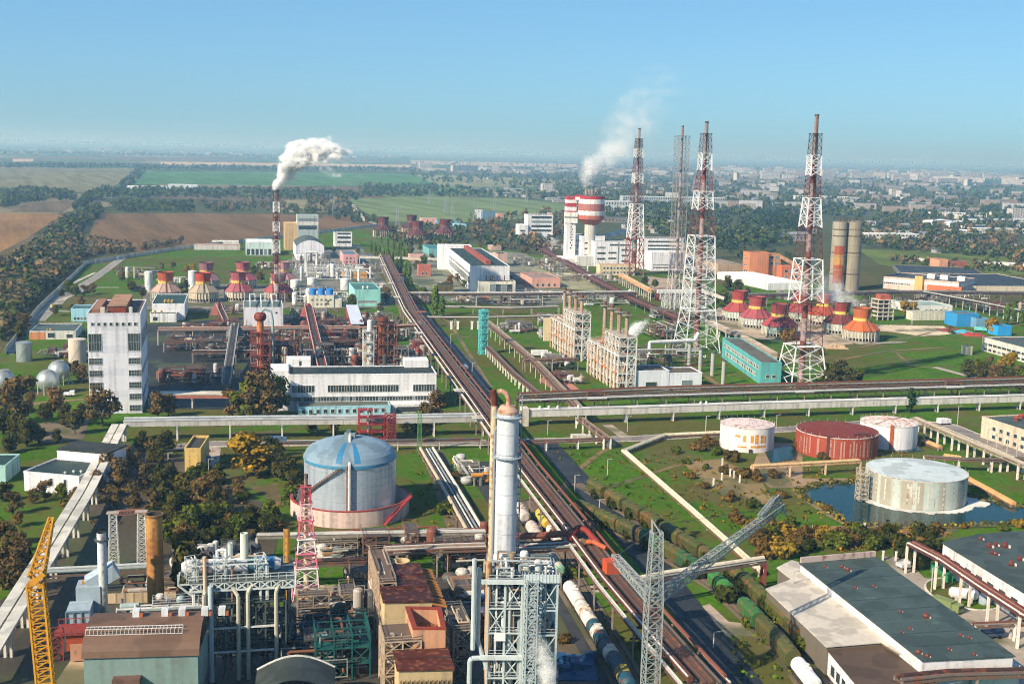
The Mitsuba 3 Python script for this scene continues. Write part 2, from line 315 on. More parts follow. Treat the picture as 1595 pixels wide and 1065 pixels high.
def block(key, b, wall='dfe0e4', roof='45494a', rows=(), single='', parapet=.5, wcls=2, band=None, roofcls=3):
    m = fr(b, wall, wcls).box(0, 0, 0, b.w, b.d, b.h)
    if band: m.paint(band[0], 2).box(-.05, -.05, band[1], b.w + .05, b.d + .05, band[2])
    part(key, 'wall', m)
    r = fr(b, roof, roofcls).box(.25, .25, b.h + .003, b.w - .25, b.d - .25, b.h + .12)
    if parapet:
        r.paint(wall, wcls)
        for x0, y0, x1, y1 in ((-.1, -.1, b.w + .1, .25), (-.1, b.d - .25, b.w + .1, b.d + .1), (-.1, .25, .25, b.d - .25), (b.w - .25, .25, b.w + .1, b.d - .25)):
            r.box(x0, y0, b.h + .002, x1, y1, b.h + parapet)
    part(key, 'roof', r)
    if rows: windows(key, b, rows, single)
    return b
def building(name, label, *a, group=None, cat='building', wall='dfe0e4', roof='45494a', rows=(), single='', parapet=.5, wcls=2, band=None, roofcls=3, **kw):
    k = thing(name, label, cat, group); b = foot(*a, **kw); block(k, b, wall, roof, rows, single, parapet, wcls, band, roofcls); return k, b
def vents(k, b, spots, col='7a3527', s=1.0, ht=1.0, name='roof_ventilator'):
    for x, y in spots:
        m = fr(b, col).cyl((x, y, b.h + .1), (x, y, b.h + .1 + ht * .6), .35 * s, 8).cyl((x, y, b.h + .1 + ht * .6), (x, y, b.h + .1 + ht), .62 * s, 8, .25 * s)
        part(k, name, m)

# white office tower on the left
k, b = building('tower_building', 'tall white office tower with dark window strips at both edges, left of the works', (140, 645), (222, 643), top=490, back=(237, 468), wall='dcdde6', roof='6b5348')
for r in range(13):                                                            # cladding panels, each its own piece
    for c in range(3):
        z0 = r * 2.8 + .35
        x0, x1 = [(.0, 4.9), (4.95, 13.9), (13.95, b.w)][c]
        if z0 + 2.7 > b.h - .4: continue
        if c != 1 and r < 10: continue
        part(k, 'wall_panel', fr(b, 'e2e3ea' if (r + c) % 3 else 'd6d8e2', 0).box(x0 + .04, -.06, z0, x1 - .04, .02, z0 + 2.72))
rows = []
for z0, z1 in ((23.6, 30.0), (18.7, 20.9), (14.2, 16.3), (9.6, 11.8), (5.3, 7.4), (1.0, 3.1)):
    rows += [('F', .015, .255, z0, z1, 1, 1.0), ('F', .76, .985, z0, z1, 1, 1.0)]
rows += [('F', .04, .96, 33.0, 34.1, 8, .42), ('R', .05, .95, 24, 30, 5, .7), ('R', .05, .95, 14, 16, 5, .7), ('R', .05, .95, 5, 7, 5, .7)]
windows(k, local(b, 0, -.07), rows, 'F')
mm = fr(b, '9aa3a0')
for z0, z1 in ((23.6, 30.0), (18.7, 20.9), (14.2, 16.3), (9.6, 11.8), (5.3, 7.4), (1.0, 3.1)):
    for x0 in (.3, b.w * .76):
        for i in range(1, 5): mm.box(x0 + i * .9, -.16, z0, x0 + i * .9 + .12, -.05, z1)
        mm.box(x0, -.155, (z0 + z1) / 2, x0 + 4.3, -.05, (z0 + z1) / 2 + .12)
part(k, 'window_frames', mm, stuff=True)
part(k, 'penthouse', fr(b, '8a3a24').box(7.2, 2.5, b.h + .1, 13.4, b.d - 3, b.h + 2.6).paint('9c7a5e', 3).box(6.9, 2.2, b.h + 2.6, 13.7, b.d - 2.7, b.h + 2.9))
part(k, 'roof_hut', fr(b, 'cfc9b8').box(4.5, 1.0, b.h + .1, 6.1, 4, b.h + 2.2)); part(k, 'roof_hut', fr(b, 'cfc9b8').box(14.6, 1.0, b.h + .1, 15.8, 3, b.h + 2.4))
part(k, 'roof_ridge', fr(b, '8f6a52').box(1.2, 5, b.h + .1, 4, b.d - 4, b.h + 1.3))

# long white hall, centre left
k, b = building('long_hall', 'long white two storey hall with black roof and ribbon windows beside the main pipe rack', (450, 641), (679, 638), top=585, back=(456, 572), wall='e6e7ea', roof='2f3836',
                rows=[('F', .02, .17, 7.4, 10.0, 8, .92), ('F', .26, .74, 7.4, 10.0, 26, .92), ('F', .84, .99, 7.4, 10.0, 8, .92), ('F', .02, .99, 3.9, 5.6, 50, .9), ('F', .5, .98, .8, 2.4, 20, .8)], wcls=0)
part(k, 'roof_tower', fr(b, 'e2e3e4').box(-7, 2, 0, -.1, b.d, b.h + 1.5)); part(k, 'roof_hut', fr(b, 'e2e3e4').box(-1, b.d + .1, 0, 8.5, b.d + 8, b.h + 3.2).paint('333').box(4, b.d + .05, b.h + .6, 5, b.d + .2, b.h + 2.4))
part(k, 'roof_hut', fr(b, 'e2e3e4').box(b.w - 11, b.d - 3, b.h, b.w - 1.5, b.d + 5, b.h + 3.0))
part(k, 'entrance_block', fr(b, 'dcdddf', 2).box(b.w * .68, -5, 0, b.w * .92, -.1, 3.4).paint('3a4044').box(b.w * .72, -5.05, .3, b.w * .9, -4.98, 2.4))
kk, b2 = building('low_block', 'low pale blue office block in front of the long white hall', (464, 649), (608, 646), top=635, back=(470, 624), wall='9fd4e6', roof='5d6259', parapet=.4, rows=[('F', .02, .96, 1.1, 2.6, 12, .45)], single='F')

# lower left and far left
k, b = building('workshop', 'white workshop with dark green roof and raised clerestory, lower left', (38, 764), (124, 772), top=736, back=(58, 713), wall='e4e4e8', roof='33423f', rows=[('F', .45, .55, 2.2, 4.4, 1, .5), ('F', .7, .8, 2.2, 4.4, 1, .5)], single='F')
u = local(b, .4, b.d + .05, w=b.w * .93, d=11, ht=b.h + 2.8)
part(k, 'clerestory', fr(u, 'f0f1f4', 0).box(0, 0, 0, u.w * .48, u.d, u.h).box(u.w * .49, 0, 0, u.w, u.d, u.h)); part(k, 'upper_roof', fr(u, '383b36', 3).box(-.3, .2, u.h + .01, u.w + .3, u.d + .3, u.h + .5))
part(k, 'side_shed', fr(b, 'd8d6cc', 2).box(-3.5, 6, 0, -.05, 15, 3.2))
vents(k, b, [(13.5, 4), (15.5, 4.5), (12, 2)], 'c9cbc8', .8, .8)
k, b = building('workshop', 'pale teal walled building with dark roof at the left edge', (-60, 752), (9, 752), top=727, d=14, wall='a9d2cc', roof='2e4340')
k, b = building('workshop', 'flat roofed building with orange left bay behind the white spheres', (47, 529), (116, 531), top=517, back=(63, 505), wall='d9d6cf', roof='4d5a55', rows=[('F', .38, .55, 1.0, 3.4, 1, .9), ('F', .78, .95, .8, 2.6, 1, .8)])
part(k, 'orange_bay', fr(b, 'd58a5a', 2).box(-.4, -.1, 0, b.w * .34, 2, b.h - .1)); vents(k, b, [(8, 3), (9, 5), (9.6, 3.4)], 'b08a35')
building('workshop', 'small pale blue building behind the white office tower', (111, 501), (142, 503), top=482, back=(123, 476), wall='9fd6ea', roof='4f6a6a', rows=[('F', .1, .9, 1.2, 2.4, 5, .6)])
k, b = building('unit_building', 'white two tier plant building with yellow roof ventilators, right of the office tower', (237, 499), (288, 498), top=474, back=(296, 459), wall='e8e9ec', roof='2f4844')
vents(k, b, [(7 + 1.9 * (i % 3), 4 + 3.2 * (i // 3)) for i in range(9)], 'a8863a', 1.5, 1.6)
c = local(b, -.6, -8, w=b.w * .8, d=7.9, ht=b.h - 4.6); block(k, c, 'e8e9ec', '303c2c', rows=[('F', .1, .3, 1, 3, 1, .8)]); vents(k, c, [(2.5, 4), (6, 4.5)], 'a8863a', 1.5, 1.6)
k, b = building('unit_building', 'white plant building with looped white pipes over its roof', (380, 511), (441, 510), top=480, back=(437, 469), wall='dfdfe6', roof='5b6a66', rows=[('F', .8, .85, 8, 9, 1, 1)])
for x in (3.5, 9.5, 15.5): part(k, 'roof_pipe', fr(b, 'cfe0dc').pipe([(x, 1, b.h), (x, 1, b.h + 2.6), (x, b.d - 2, b.h + 4.2), (x + 3, b.d - 2, b.h + 4.2), (x + 3, b.d - 2, b.h)], .35, 8))

# bagging works in the distance, left
k, b = building('arched_hall', 'white hall with dark arched roof below a grey tower block', (461, 403), (504, 402), top=383, d=60, wall='dfe2ea', roof='4c5450', parapet=0)
m = fr(b, '4c5752', 3)
n = 10; xs = [i / n for i in range(n + 1)]
for a, e in zip(xs, xs[1:]):
    za, ze = [b.h + 5.5 * math.sin(math.pi * q) ** .8 for q in (a, e)]
    m.add([[a * b.w, -.4, za], [e * b.w, -.4, ze], [e * b.w, b.d, ze], [a * b.w, b.d, za]], [[0, 1, 2], [0, 2, 3]])
    m.paint('dfe2ea').add([[a * b.w, 0, b.h], [e * b.w, 0, b.h], [e * b.w, 0, ze - .05], [a * b.w, 0, za - .05]], [[0, 1, 2], [0, 2, 3]]).paint('4c5752', 3)
part(k, 'arched_roof', m); part(k, 'low_front', fr(b, 'e9ebf0').box(0, -14, 0, b.w * .78, -6, 4.5))
k, b = building('plant_tower', 'grey blue topped tower block over the arched hall', (463, 390), (495, 389), top=336, d=22, wall='a6b3b2', roof='8f9a98', rows=[('F', .05, .95, 20, 24, 1, .95), ('F', .05, .95, 28, 31, 1, .95)], band=('d7d6d0', 24.5, 27.5))
part(k, 'side_tower', fr(b, 'c9a97c', 2).box(-12, 4, 0, -.1, 24, 26))
building('office_block', 'small white three storey office block, first right of the arched hall', (521, 384), (547, 383), top=363, d=14, wall='e4e6ea', rows=[('F', .15, .95, z, z + 2.2, 1, .95) for z in (3.5, 8.0, 12.2)])
building('low_shed', 'white and teal long shed behind the left lattice chimney', (383, 398), (424, 397), top=378, back=(420, 373), wall='c9dcdc', roof='dfe2e4', rows=[('F', .02, .98, .5, 6, 6, .7)])
building('low_shed', 'long low red roofed shed by the perimeter wall', (302, 389), (374, 386), top=382, d=14, wall='cfc9c5', roof='9a5a52')
building('low_shed', 'white roofed shed right of the red roofed shed', (330, 381), (372, 379), top=376, d=10, wall='d9d6d2', roof='e3e3e3')
building('pink_house', 'pink house with blue grey roof by the far end of the pipe rack', (535, 411), (556, 410), top=397, back=(553, 391), wall='d99a9a', roof='5c7482', rows=[('F', .1, .9, 1, 2.5, 3, .5), ('F', .1, .9, 4, 5.5, 3, .5)])
building('low_shed', 'orange walled shed with grey green roof by the pipe rack', (536, 433), (571, 432), top=425, back=(566, 418), wall='d3a064', roof='5f7468')
k, b = building('unit_building', 'turquoise plant building left of the pipe rack', (552, 477), (590, 474), top=452, back=(588, 441), wall='8fd0ca', roof='47706e', rows=[('F', .1, .9, 2.2, 3.6, 1, .9)]); vents(k, b, [(6, 6), (9, 7)], 'e4e6e6', 1.3, 2)
k, b = building('unit_building', 'cream building carrying three blue tanks on its roof', (481, 479), (519, 477), top=461, back=(522, 454), wall='e3ddca', roof='b9b4a6', rows=[('F', .05, .95, 4.4, 5.3, 5, .45), ('F', .25, .75, 1.6, 2.6, 3, .45)], single='')
part(k, 'annex', fr(b, 'e3ddca', 2).box(b.w + .05, .5, 0, b.w + 5, 6, b.h - 2))
for x, w in ((2.6, 'left'), (8.0, 'middle'), (13.2, 'right')): solo('roof_tank', f'{w} one of three small bright blue round tanks on the cream building roof', 'tank', fr(b, '2b7fd0').cyl((x, 3.5, b.h + .13), (x, 3.5, b.h + 4), 2.2, 16).cyl((x, 3.5, b.h + 4), (x, 3.5, b.h + 4.7), 2.2, 16, .3), 'blue tanks on the cream building')

# white hall in the middle distance
b = foot((733, 454), (790, 452), top=415, d=10); q = P(698, 420) - P(733, 454); b.yaw = math.atan2(q[1], q[0]) - math.pi / 2; b.d = float(np.hypot(*q)); b.w *= .98
k = thing('white_hall', 'white hall with black roof, red ridge and window strips on its long side, mid distance', 'building')
block(k, b, 'e2e2e6', '33403c', [('L', .05, .97, b.h * .62, b.h * .72, 30, .9), ('L', .05, .97, b.h * .28, b.h * .55, 22, .92), ('L', .05, .9, 1, 2.6, 12, .6)], wcls=0)
part(k, 'ridge_light', fr(b, '8a4a3e', 1).box(b.w * .45, 14, b.h + .12, b.w * .58, b.d - 4, b.h + 3.0)); part(k, 'rear_block', fr(b, 'e6e6ea').box(-8, b.d + .1, 0, b.w * .7, b.d + 14, b.h + 2.5))
c = local(b, b.w * .16, -9, w=b.w * .95, d=8.9, ht=b.h * .44); block(k, c, 'd8d6c4', '3e423e', [('F', .3, .92, 1.0, c.h * .8, 4, .92)])
for x in (6, 9, 10.5, 14, 15.6, 19): part(k, 'vent_pipe', fr(c, '8a6a62').cyl((x, 4, c.h), (x, 4, c.h + 4.4), .45, 6))
building('low_shed', 'pink walled low building in the middle of the works', (828, 448), (868, 446), top=434, back=(862, 426), wall='d8a090', roof='8f7a70', rows=[('F', .1, .9, 1, 3, 4, .4)])
building('low_shed', 'small cream gatehouse under the trees beside white hall', (683, 455), (705, 454), top=444, d=8, wall='dfae5c', roof='55503f')
building('low_shed', 'small orange brick hut below the pipe bridge', (746, 470), (761, 470), top=464, d=6, wall='cf7a55', roof='8a5540')
building('low_shed', 'red brick house by the path below the poplars', (652, 430), (671, 430), top=414, d=10, wall='b06a58', roof='a0604e', rows=[('F', .2, .8, 1, 3, 2, .5)])
building('low_shed', 'white and pink gabled house beyond the white pipe gallery', (638, 406), (659, 405), top=397, d=10, wall='dba79a', roof='6b7f8c')
building('long_shed', 'teal long shed roof behind the white hall', (668, 398), (700, 404), top=388, d=50, wall='6fa5a8', roof='3c6f74')
for A, B, top, w, r, lab in (((757, 404), (790, 410), 397, 'cfc2b2', 'c9c4ba', 'pale roofed shed left of the rusty pipe belt'), ((765, 390), (800, 398), 384, 'b59a8c', 'd2cdc4', 'white roofed shed behind the pale roofed shed'), ((775, 415), (792, 416), 396, 'c4a494', '3a4240', 'dark roofed pink walled shed right of the white hall')):
    building('low_shed', lab, A, B, top=top, d=18, wall=w, roof=r)
k, b = building('office_block', 'white stepped office block with black ribbon windows, left of the red striped tower', (821, 373), (853, 371), top=335, d=18, wall='e4e6ea', rows=[('F', .15, .95, z, z + 2.6, 1, .98) for z in (9, 14, 19, 24)])
part(k, 'wing', fr(b, 'e2e3e6').box(-11, -3, 0, -.1, 12, 17).paint('30363a').box(-9, -3.05, 9, -3, -2.95, 11).box(-9, -3.05, 4, -3, -2.95, 6)); part(k, 'stair_block', fr(b, 'd9a868', 2).box(2, -5, 0, 7.5, -.1, 9)); part(k, 'roof_hut', fr(b, 'd8a898').box(b.w - 5, 4, b.h, b.w - .4, 9, b.h + 3))

# prilling tower group
k = thing('prilling_tower', 'round prilling tower with red and white striped head beside a slim striped lift shaft', 'tower')
c = P(918, 412); r0 = 3.4; s = 1 / 1.7
zb = lambda y: float(Z(918, y, c))
part(k, 'stem', M(c, 0, 0, 'c6c4bc', 2).lathe([(5.4, 0), (5.4, zb(346))], n=28))
m = M(c).paint('a5523c').lathe([(5.4, zb(350)), (12, zb(341))], n=36)
for y0, y1, col in ((341, 335, 'b5604c'), (335, 328, 'e6e4e2'), (328, 317, 'a86a62'), (317, 310, 'e8e6e4'), (310, 305, 'a8313c')): m.paint(col, 2).lathe([(12, zb(y0)), (12, zb(y1))], n=36)
m.paint('5f5552').lathe([(12, zb(305)), (.1, zb(303.5))], n=36); part(k, 'head', m)
m = M(c).paint('e6e4e2', 2).box(-15, -5, zb(312), -8, 5, zb(307)).paint('a8313c').box(-15, -5.02, zb(307), -8, 5.02, zb(304.5)); part(k, 'upper_bridge', m); m = M(c).paint('dcdcd8', 2).box(-24, -4, zb(348), -12, 4, zb(331)).paint('4a5456').box(-24, -4.05, zb(340), -12, -3.9, zb(338)); part(k, 'bridge', m)
for dx, dy in ((-5, -3), (0, -5), (4, 0), (-2, 4), (6, 4)): part(k, 'exhaust_stack', M(c + [dx, dy]).paint('8f8680').cyl((0, 0, zb(304)), (0, 0, zb(294 - dx * .3)), 1.3, 10))
m = M(c).paint('8b8a84')
for i in range(8):
    a = i * math.pi / 4; m.bar((8 * math.cos(a), 8 * math.sin(a), zb(304)), (6 * math.cos(a), 6 * math.sin(a), zb(296)), .35)
    m.bar((6 * math.cos(a), 6 * math.sin(a), zb(297)), (6 * math.cos(a + .785), 6 * math.sin(a + .785), zb(297)), .3).bar((7 * math.cos(a), 7 * math.sin(a), zb(301)), (7 * math.cos(a + .785), 7 * math.sin(a + .785), zb(301)), .3)
part(k, 'head_frame', m)
c2 = P(886, 411); za = lambda y: float(Z(886, y, c2))
m = M(c2, GRID)
for y0, y1, col in ((411, 334, 'e6e6ea'), (334, 328, 'b03a48'), (328, 322, 'ecebea'), (322, 316, 'b03a48'), (316, 311, 'ecebea'), (311, 306, 'b03a48')): m.paint(col, 0).box(-4.3, -4.3, za(y0), 4.3, 4.3, za(y1))
part(k, 'lift_shaft', m); w = M(c2, GRID)
for i in range(14): w.box(-.6 + .9 * (i % 2), -4.36, 14 + i * 2.4, .5 + .9 * (i % 2), -4.28, 15.4 + i * 2.4)
part(k, 'shaft_windows', w, 'window_glass', stuff=True)
k, b = building('finishing_works', 'white finishing works with black recesses at the foot of the prilling tower', (926, 415), (976, 413), top=377, d=30, wall='e6e7ec', roof='8d9290', rows=[('F', .05, .3, z, z + 1.6, 1, .9) for z in (6, 11, 16)] + [('F', .35, .6, z + 1.5, z + 3, 1, .9) for z in (5, 10)] + [('F', .7, .95, z, z + 1.6, 1, .8) for z in (4, 9, 14)] + [('F', .62, .66, 1, 22, 1, 1), ('F', .4, .95, 18.5, 20, 1, 1)])
c = local(b, -9, 14, w=22, d=26, ht=b.h + 4); block(k, c, 'dfe0e4', '6a6f6c', [('L', .05, .95, z, z + 2.2, 9, .45) for z in (5, 10, 15, 20)] + [('F', .1, .9, z, z + 1.4, 3, .7) for z in (8, 14, 19)])
part(k, 'sloping_gallery', fr(b, 'b9bab6', 3).bar((14, 25, b.h + 3), (42, 34, b.h + 8), 9, 3)); part(k, 'side_wing', fr(b, 'd9d9d6', 2).box(-16, 2, 0, -.2, 11, 9).box(-25, 6, 0, -16.1, 40, 6))
building('office_block', 'tan two storey office at the foot of the white finishing works', (934, 429), (985, 428), top=413, d=10, wall='d9c9a4', roof='b06a50', rows=[('F', .08, .95, 5.2, 6.8, 9, .55), ('F', .08, .95, 1.6, 3.2, 9, .55)])
k, b = building('unit_building', 'white building with black striped upper storey between the lattice towers', (1014, 422), (1055, 420), top=394, d=14, wall='e9e9ee', roof='c9cacc', rows=[('F', .05, .95, 2.5, 3.4, 1, 1), ('F', .05, .95, 5.0, 5.8, 1, 1)])
block(k, local(b, -3, 14.1, w=37, d=18, ht=b.h + 11), 'e2e3e6', '5a605e', [('F', .1, .95, b.h + z, b.h + z + 1.5, 1, .98) for z in (1.5, 4.5, 8)] + [('L', .2, .8, b.h + 4, b.h + 6, 3, .6)])
building('long_shed', 'teal roofed hall behind the striped white building', (1003, 396), (1055, 394), top=379, d=40, wall='3f8f8a', roof='2f7f7c', parapet=0)
k, b = building('long_shed', 'brown roofed storage hall right of the middle lattice tower', (1118, 428), (1170, 432), top=411, back=(1165, 391), wall='b09a80', roof='8a7c68', parapet=0)
building('long_shed', 'long low shed with bright white roof behind the red cooling towers', (1117, 434), (1196, 452), ht=5.5, d=32, wall='e8e8ea', roof='f4f4f6', parapet=0, keep=True)
k, b = building('brick_works', 'orange brick factory tower with lower wings', (1166, 434), (1188, 432), top=394, d=14, wall='c98058', roof='8a5c44', rows=[('L', .2, .8, z, z + 2, 2, .5) for z in (5, 10, 15)])
block(k, local(b, b.w + .1, 3, w=12, d=14, ht=b.h - 1.5), 'c08a62', '7a5540', [('F', .1, .9, z, z + 2.4, 2, .7) for z in (11, 16)]); block(k, local(b, b.w + 8, -9, w=17, d=10, ht=11), 'd0714c', 'c07a5c', [('F', .1, .9, z, z + 2.4, 3, .6) for z in (1.5, 6)])
part(k, 'sloping_gallery', fr(b, 'c99878', 2).bar((b.w + 12, 4, 18), (b.w + 30, 2, 9), 4, 3))
# silos
for i, (px, col) in enumerate(((1302, 'a3947e'), (1324, '968b78'))):
    c = P(px, 452); z = lambda y: float(Z(px, y, c)); r = 6.3 if i else 5.5
    k = thing('silo', ['tall concrete silo with rust red lower bands, left of the pair', 'tall bare concrete silo with pale top, right of the pair'][i], 'silo')
    m = M(c).paint(col, 2).lathe([(r, 0), (r, z(352 if i else 382))], n=32)
    if i == 0: m.paint('a0522e', 1).lathe([(r + .1, z(440)), (r + .1, z(382))], n=32, a0=-2.4, a1=-.9).paint('b98a4a', 1).lathe([(r + .15, z(412)), (r + .15, z(396))], n=32, a0=-2.3, a1=-.95).paint('a09888', 2).lathe([(r, z(382)), (r, z(345))], n=32)
    else: m.paint('938a78', 2).lathe([(r + .05, z(362)), (r + .05, z(345))], n=32)
    m.paint('7a6a5c').lathe([(r, z(345)), (.1, z(343.5))], n=32); part(k, 'shell', m)
    m = M(c).paint('4a4038')
    for a in np.arange(10) * .628: m.bar((r * math.cos(a), r * math.sin(a), z(345)), (r * math.cos(a), r * math.sin(a), z(339)), .25).bar((r * math.cos(a), r * math.sin(a), z(340)), (r * math.cos(a + .628), r * math.sin(a + .628), z(340)), .22)
    part(k, 'rail', m)
    for y in (356, 366, 392, 425): part(k, 'stain_band', M(c).paint('5f574a', 2).lathe([(r + .04, z(y + 2.2)), (r + .04, z(y))], n=32, a0=-3.0, a1=.3))
    for a in (.9, 2.3, 4.0): part(k, 'collar', M(c).paint('8f8470', 2).lathe([(r + .2, z(372 + a * 12)), (r + .2, z(370.6 + a * 12))], n=32))
# right hand works
k, b = building('long_shed', 'pink and white walled hall with dark roof right of the silos', (1374, 449), (1492, 459), top=431, d=44, keep=True, wall='dcb9ae', roof='3f4547', rows=[('F', .02, .38, 4.2, 5.2, 14, .8)], band=('e6dcdc', 5.4, 8)); part(k, 'stair_tower', fr(b, 'd9b06a', 2).box(26, -3, 0, 32, -.1, 12)); part(k, 'orange_bay', fr(b, 'cf6c40', 2).box(36, -4, 0, 62, -.1, 6))
for x in (30, 40, 53): part(k, 'roof_hut', fr(b, 'e0ddd4').box(x, 14, b.h, x + 6, 19, b.h + 3.5))
building('long_shed', 'wide dark roofed hall with cream wall at the right edge', (1490, 454), (1660, 455), top=446, d=100, keep=True, wall='cfc3ac', roof='2f3538')
building('long_shed', 'broad black roofed hall behind the pink walled hall', (1408, 436), (1546, 442), top=430, d=110, keep=True, wall='6a6a66', roof='33383c')
k, b = building('brick_house', 'orange brick building alone on the green slope', (1462, 421), (1481, 422), top=405, d=16, wall='d89a78', roof='7a5a48'); block(k, local(b, b.w + .1, 2, w=22, d=14, ht=b.h - 2), 'a05a44', '5a4a44', [('F', .1, .8, 1, 3, 3, .5)])
k, b = building('low_shed', 'long white shed with pale roof below the dark pipe racks', (1420, 487), (1480, 486), top=477, back=(1478, 469), wall='dfe0da', roof='8fa09a', rows=[('F', .3, .9, 1, 2.2, 5, .6)])
building('low_shed', 'cream low wall building in front of the long white shed', (1421, 499), (1476, 496), top=487, d=8, wall='d5d2c0', roof='8a8a7c')
building('blue_shed', 'large bright blue metal shed, left of two', (1490, 509), (1521, 508), top=490, d=14, wall='2f8cc8', roof='5c6a70', wcls=0); building('blue_shed', 'small bright blue shed at the right edge', (1554, 523), (1576, 523), top=509, d=10, wall='2f9fe6', roof='3f6a80', wcls=0)
building('low_shed', 'grey yard shed between the blue sheds', (1520, 511), (1552, 514), top=497, d=12, wall='6fa0c0', roof='4a5356')
m = M(P(1366, 499), GRID, 0, 'cfc4b0', 2); k = thing('concrete_frame', 'unfinished open concrete frame building with brick top floor', 'building')
for f in range(5): part(k, 'floor_slab', M(P(1366, 499), GRID, 0, 'd2c7b4', 2).box(-.3, -.3, 2.6 * f + 2.3, 11.5, 9, 2.6 * f + 2.7))
for x in (0, 3.7, 7.4, 10.8):
    for y in (0, 8.4): part(k, 'column', M(P(1366, 499), GRID, 0, 'd2c7b4', 2).box(x, y, 0, x + .5, y + .5, 13))
part(k, 'brick_storey', M(P(1366, 499), GRID, 0, 'b05a40', 2).box(2, 1, 13.1, 9, 7, 16)); part(k, 'inner_wall', M(P(1366, 499), GRID, 0, '6a6258', 2).box(1, 4, 0, 10.5, 4.4, 13))
q = P(1124, 556) - P(1184, 599)
k, b = building('unit_building', 'turquoise long building beside the right lattice tower', (1184, 599), (1213, 598), top=566, d=float(np.hypot(*q)), yaw=math.atan2(q[1], q[0]) - math.pi / 2, wall='58a6a8', roof='5f5a50', rows=[('L', .05, .95, 6.2, 7.6, 24, .7), ('L', .1, .9, 2.6, 4, 18, .7), ('F', .2, .8, 3, 4.4, 2, .6)])
k, b = building('unit_building', 'white windowless block with two dark doors right of the reformer frames', (988, 609), (1041, 608), top=579, d=14, wall='dfe3ee', roof='6a5c4c', rows=[('F', .32, .65, .4, 3.8, 1, 1)], wcls=0); block(k, local(b, b.w + .1, .3, w=15, d=14, ht=b.h - 1.2), 'dde1ec', '5f5444', [('F', .4, .72, .6, 4.2, 1, 1)], wcls=0)
k, b = building('office_block', 'cream panelled building with dark flat roof at the right edge', (1529, 546), (1640, 577), top=526, d=40, keep=True, wall='d9cfc6', roof='46504c', rows=[('F', .02, .98, 3.6, 4.8, 14, .85), ('F', .02, .98, .8, 2, 14, .7)]); vents(k, b, [(8, 12), (20, 20)], '8a3a2c', 1.6)
building('hut', 'small white hut before the bushes at the right', (1505, 553), (1518, 554), top=541, d=5, wall='e4d8b4', roof='9a9484', cat='hut')
k, b = building('office_block', 'peach two storey building with red ventilators on a dark green roof, right edge', (1527, 681), (1660, 727), top=650, d=24, wall='d8c0aa', roof='46524c', rows=[('F', .12, .9, 4.0, 5.4, 9, .45), ('F', .12, .9, 1.1, 2.5, 9, .45)], single='F'); vents(k, b, [(4, 14), (7.5, 9), (15, 13), (17, 11), (19, 14)], '96402f', 2, 1.6); part(k, 'gable_panel', fr(b, 'd6a85c', 2).box(-.12, .5, 0, -.02, 9, b.h - .2)); part(k, 'side_wing', fr(b, 'd8b4a4', 2).box(-4, 6, 0, -.2, 16, b.h - 2.5))
building('switch_house', 'small yellow switchgear building with open roof bay, left of the autumn yellow tree', (288, 737), (313, 737), top=702, d=17, wall='d8b56a', roof='4a4638', parapet=.9)
# near right: depots
g0 = np.random.default_rng(17)
def roofed(name, label, px, z, wall, roof, rows=(), cat='building', parapet=.45):
    pts = [tuple(P(x, y, z)) for x, y in px]; k = thing(name, label, cat)
    part(k, 'wall', M().paint(wall, 2).prism(pts, 0, z)); part(k, 'roof', M().paint(roof, 3).prism(list(Polygon(pts).buffer(.3, join_style='mitre').exterior.coords), z + .003, z + .25)); e = np.array(pts)
    if len(px) == 4:
        for i in range(1, 9): a, b = e[0] + (e[3] - e[0]) * i / 9, e[1] + (e[2] - e[1]) * i / 9; part(k, 'roof_seam', M().paint(tuple(np.array(h(roof)) * (.7 if i % 3 else 1.5)), 3).bar((*a, z + .26), (*b, z + .26), .22, .06))
        for i in range(7): a = e.mean(0) + g0.normal(0, 5, 2); part(k, 'roof_patch', M().paint(tuple(np.array(h(roof)) * g0.uniform(.6, 1.6)), 3).prism([(a[0] + r * math.cos(t), a[1] + r * .7 * math.sin(t)) for t, r in zip(np.arange(9) * .7, g0.uniform(.6, 2.2, 9))], z + .25, z + .262))
    return k, pts
k, pts = roofed('depot', 'near depot with large dark green flat roof dotted with rusty ventilators', [(1437, 1029), (1578, 1022), (1363, 868), (1247, 878)], 8, 'e0dfe0', '44524f')
for x, y, s in ((1285, 884, 1), (1311, 884, 1.2), (1320, 889, 1.5), (1332, 916, 1), (1361, 914, 1), (1402, 953, 1), (1442, 962, 1.8), (1417, 980, 1), (1404, 985, .8), (1496, 990, 1), (1509, 994, 1), (1478, 1012, 1), (1430, 1018, 1.5), (1444, 1023, 1.2), (1517, 1020, 1)):
    s *= .62; c = P(x, y, 8.2); part(k, 'roof_ventilator', M(c).paint('5f3028').box(-.5 * s, -.4 * s, 8.2, .5 * s, .4 * s, 8.2 + .5 * s).paint('6f3a30').cyl((0, 0, 8.2 + .5 * s), (0, 0, 8.2 + .9 * s), .6 * s, 8, .4 * s).paint('c9c0b4').box(.5 * s, -.3 * s, 8.2, .9 * s, .3 * s, 8.2 + .3 * s))
pp = np.array(pts); part(k, 'far_parapet', M().paint('b9a8a0', 1).prism(strip([pp[3], pp[2]], .5), 8.3, 9.6)); part(k, 'front_annex', M().paint('e6e2e0', 2).prism(strip([P(1468, 1040, 5), P(1582, 1034, 5)], 3), 0, 5.5))
roofed('loading_canopy', 'pale concrete loading canopy along the side of the near depot', [(1234, 874), (1212, 885), (1235, 903), (1195, 918), (1288, 1007), (1374, 1000), (1432, 1036), (1436, 1030), (1246, 878)], 6.0, '6f675c', 'c9c0b2', cat='canopy')
k, pts = roofed('old_store', 'old white walled store with weed grown brown roof at the bottom right', [(1290, 1012), (1372, 1002), (1438, 1046), (1500, 1110), (1380, 1120)], 5.2, 'e4e2e6', '5a4a3c')
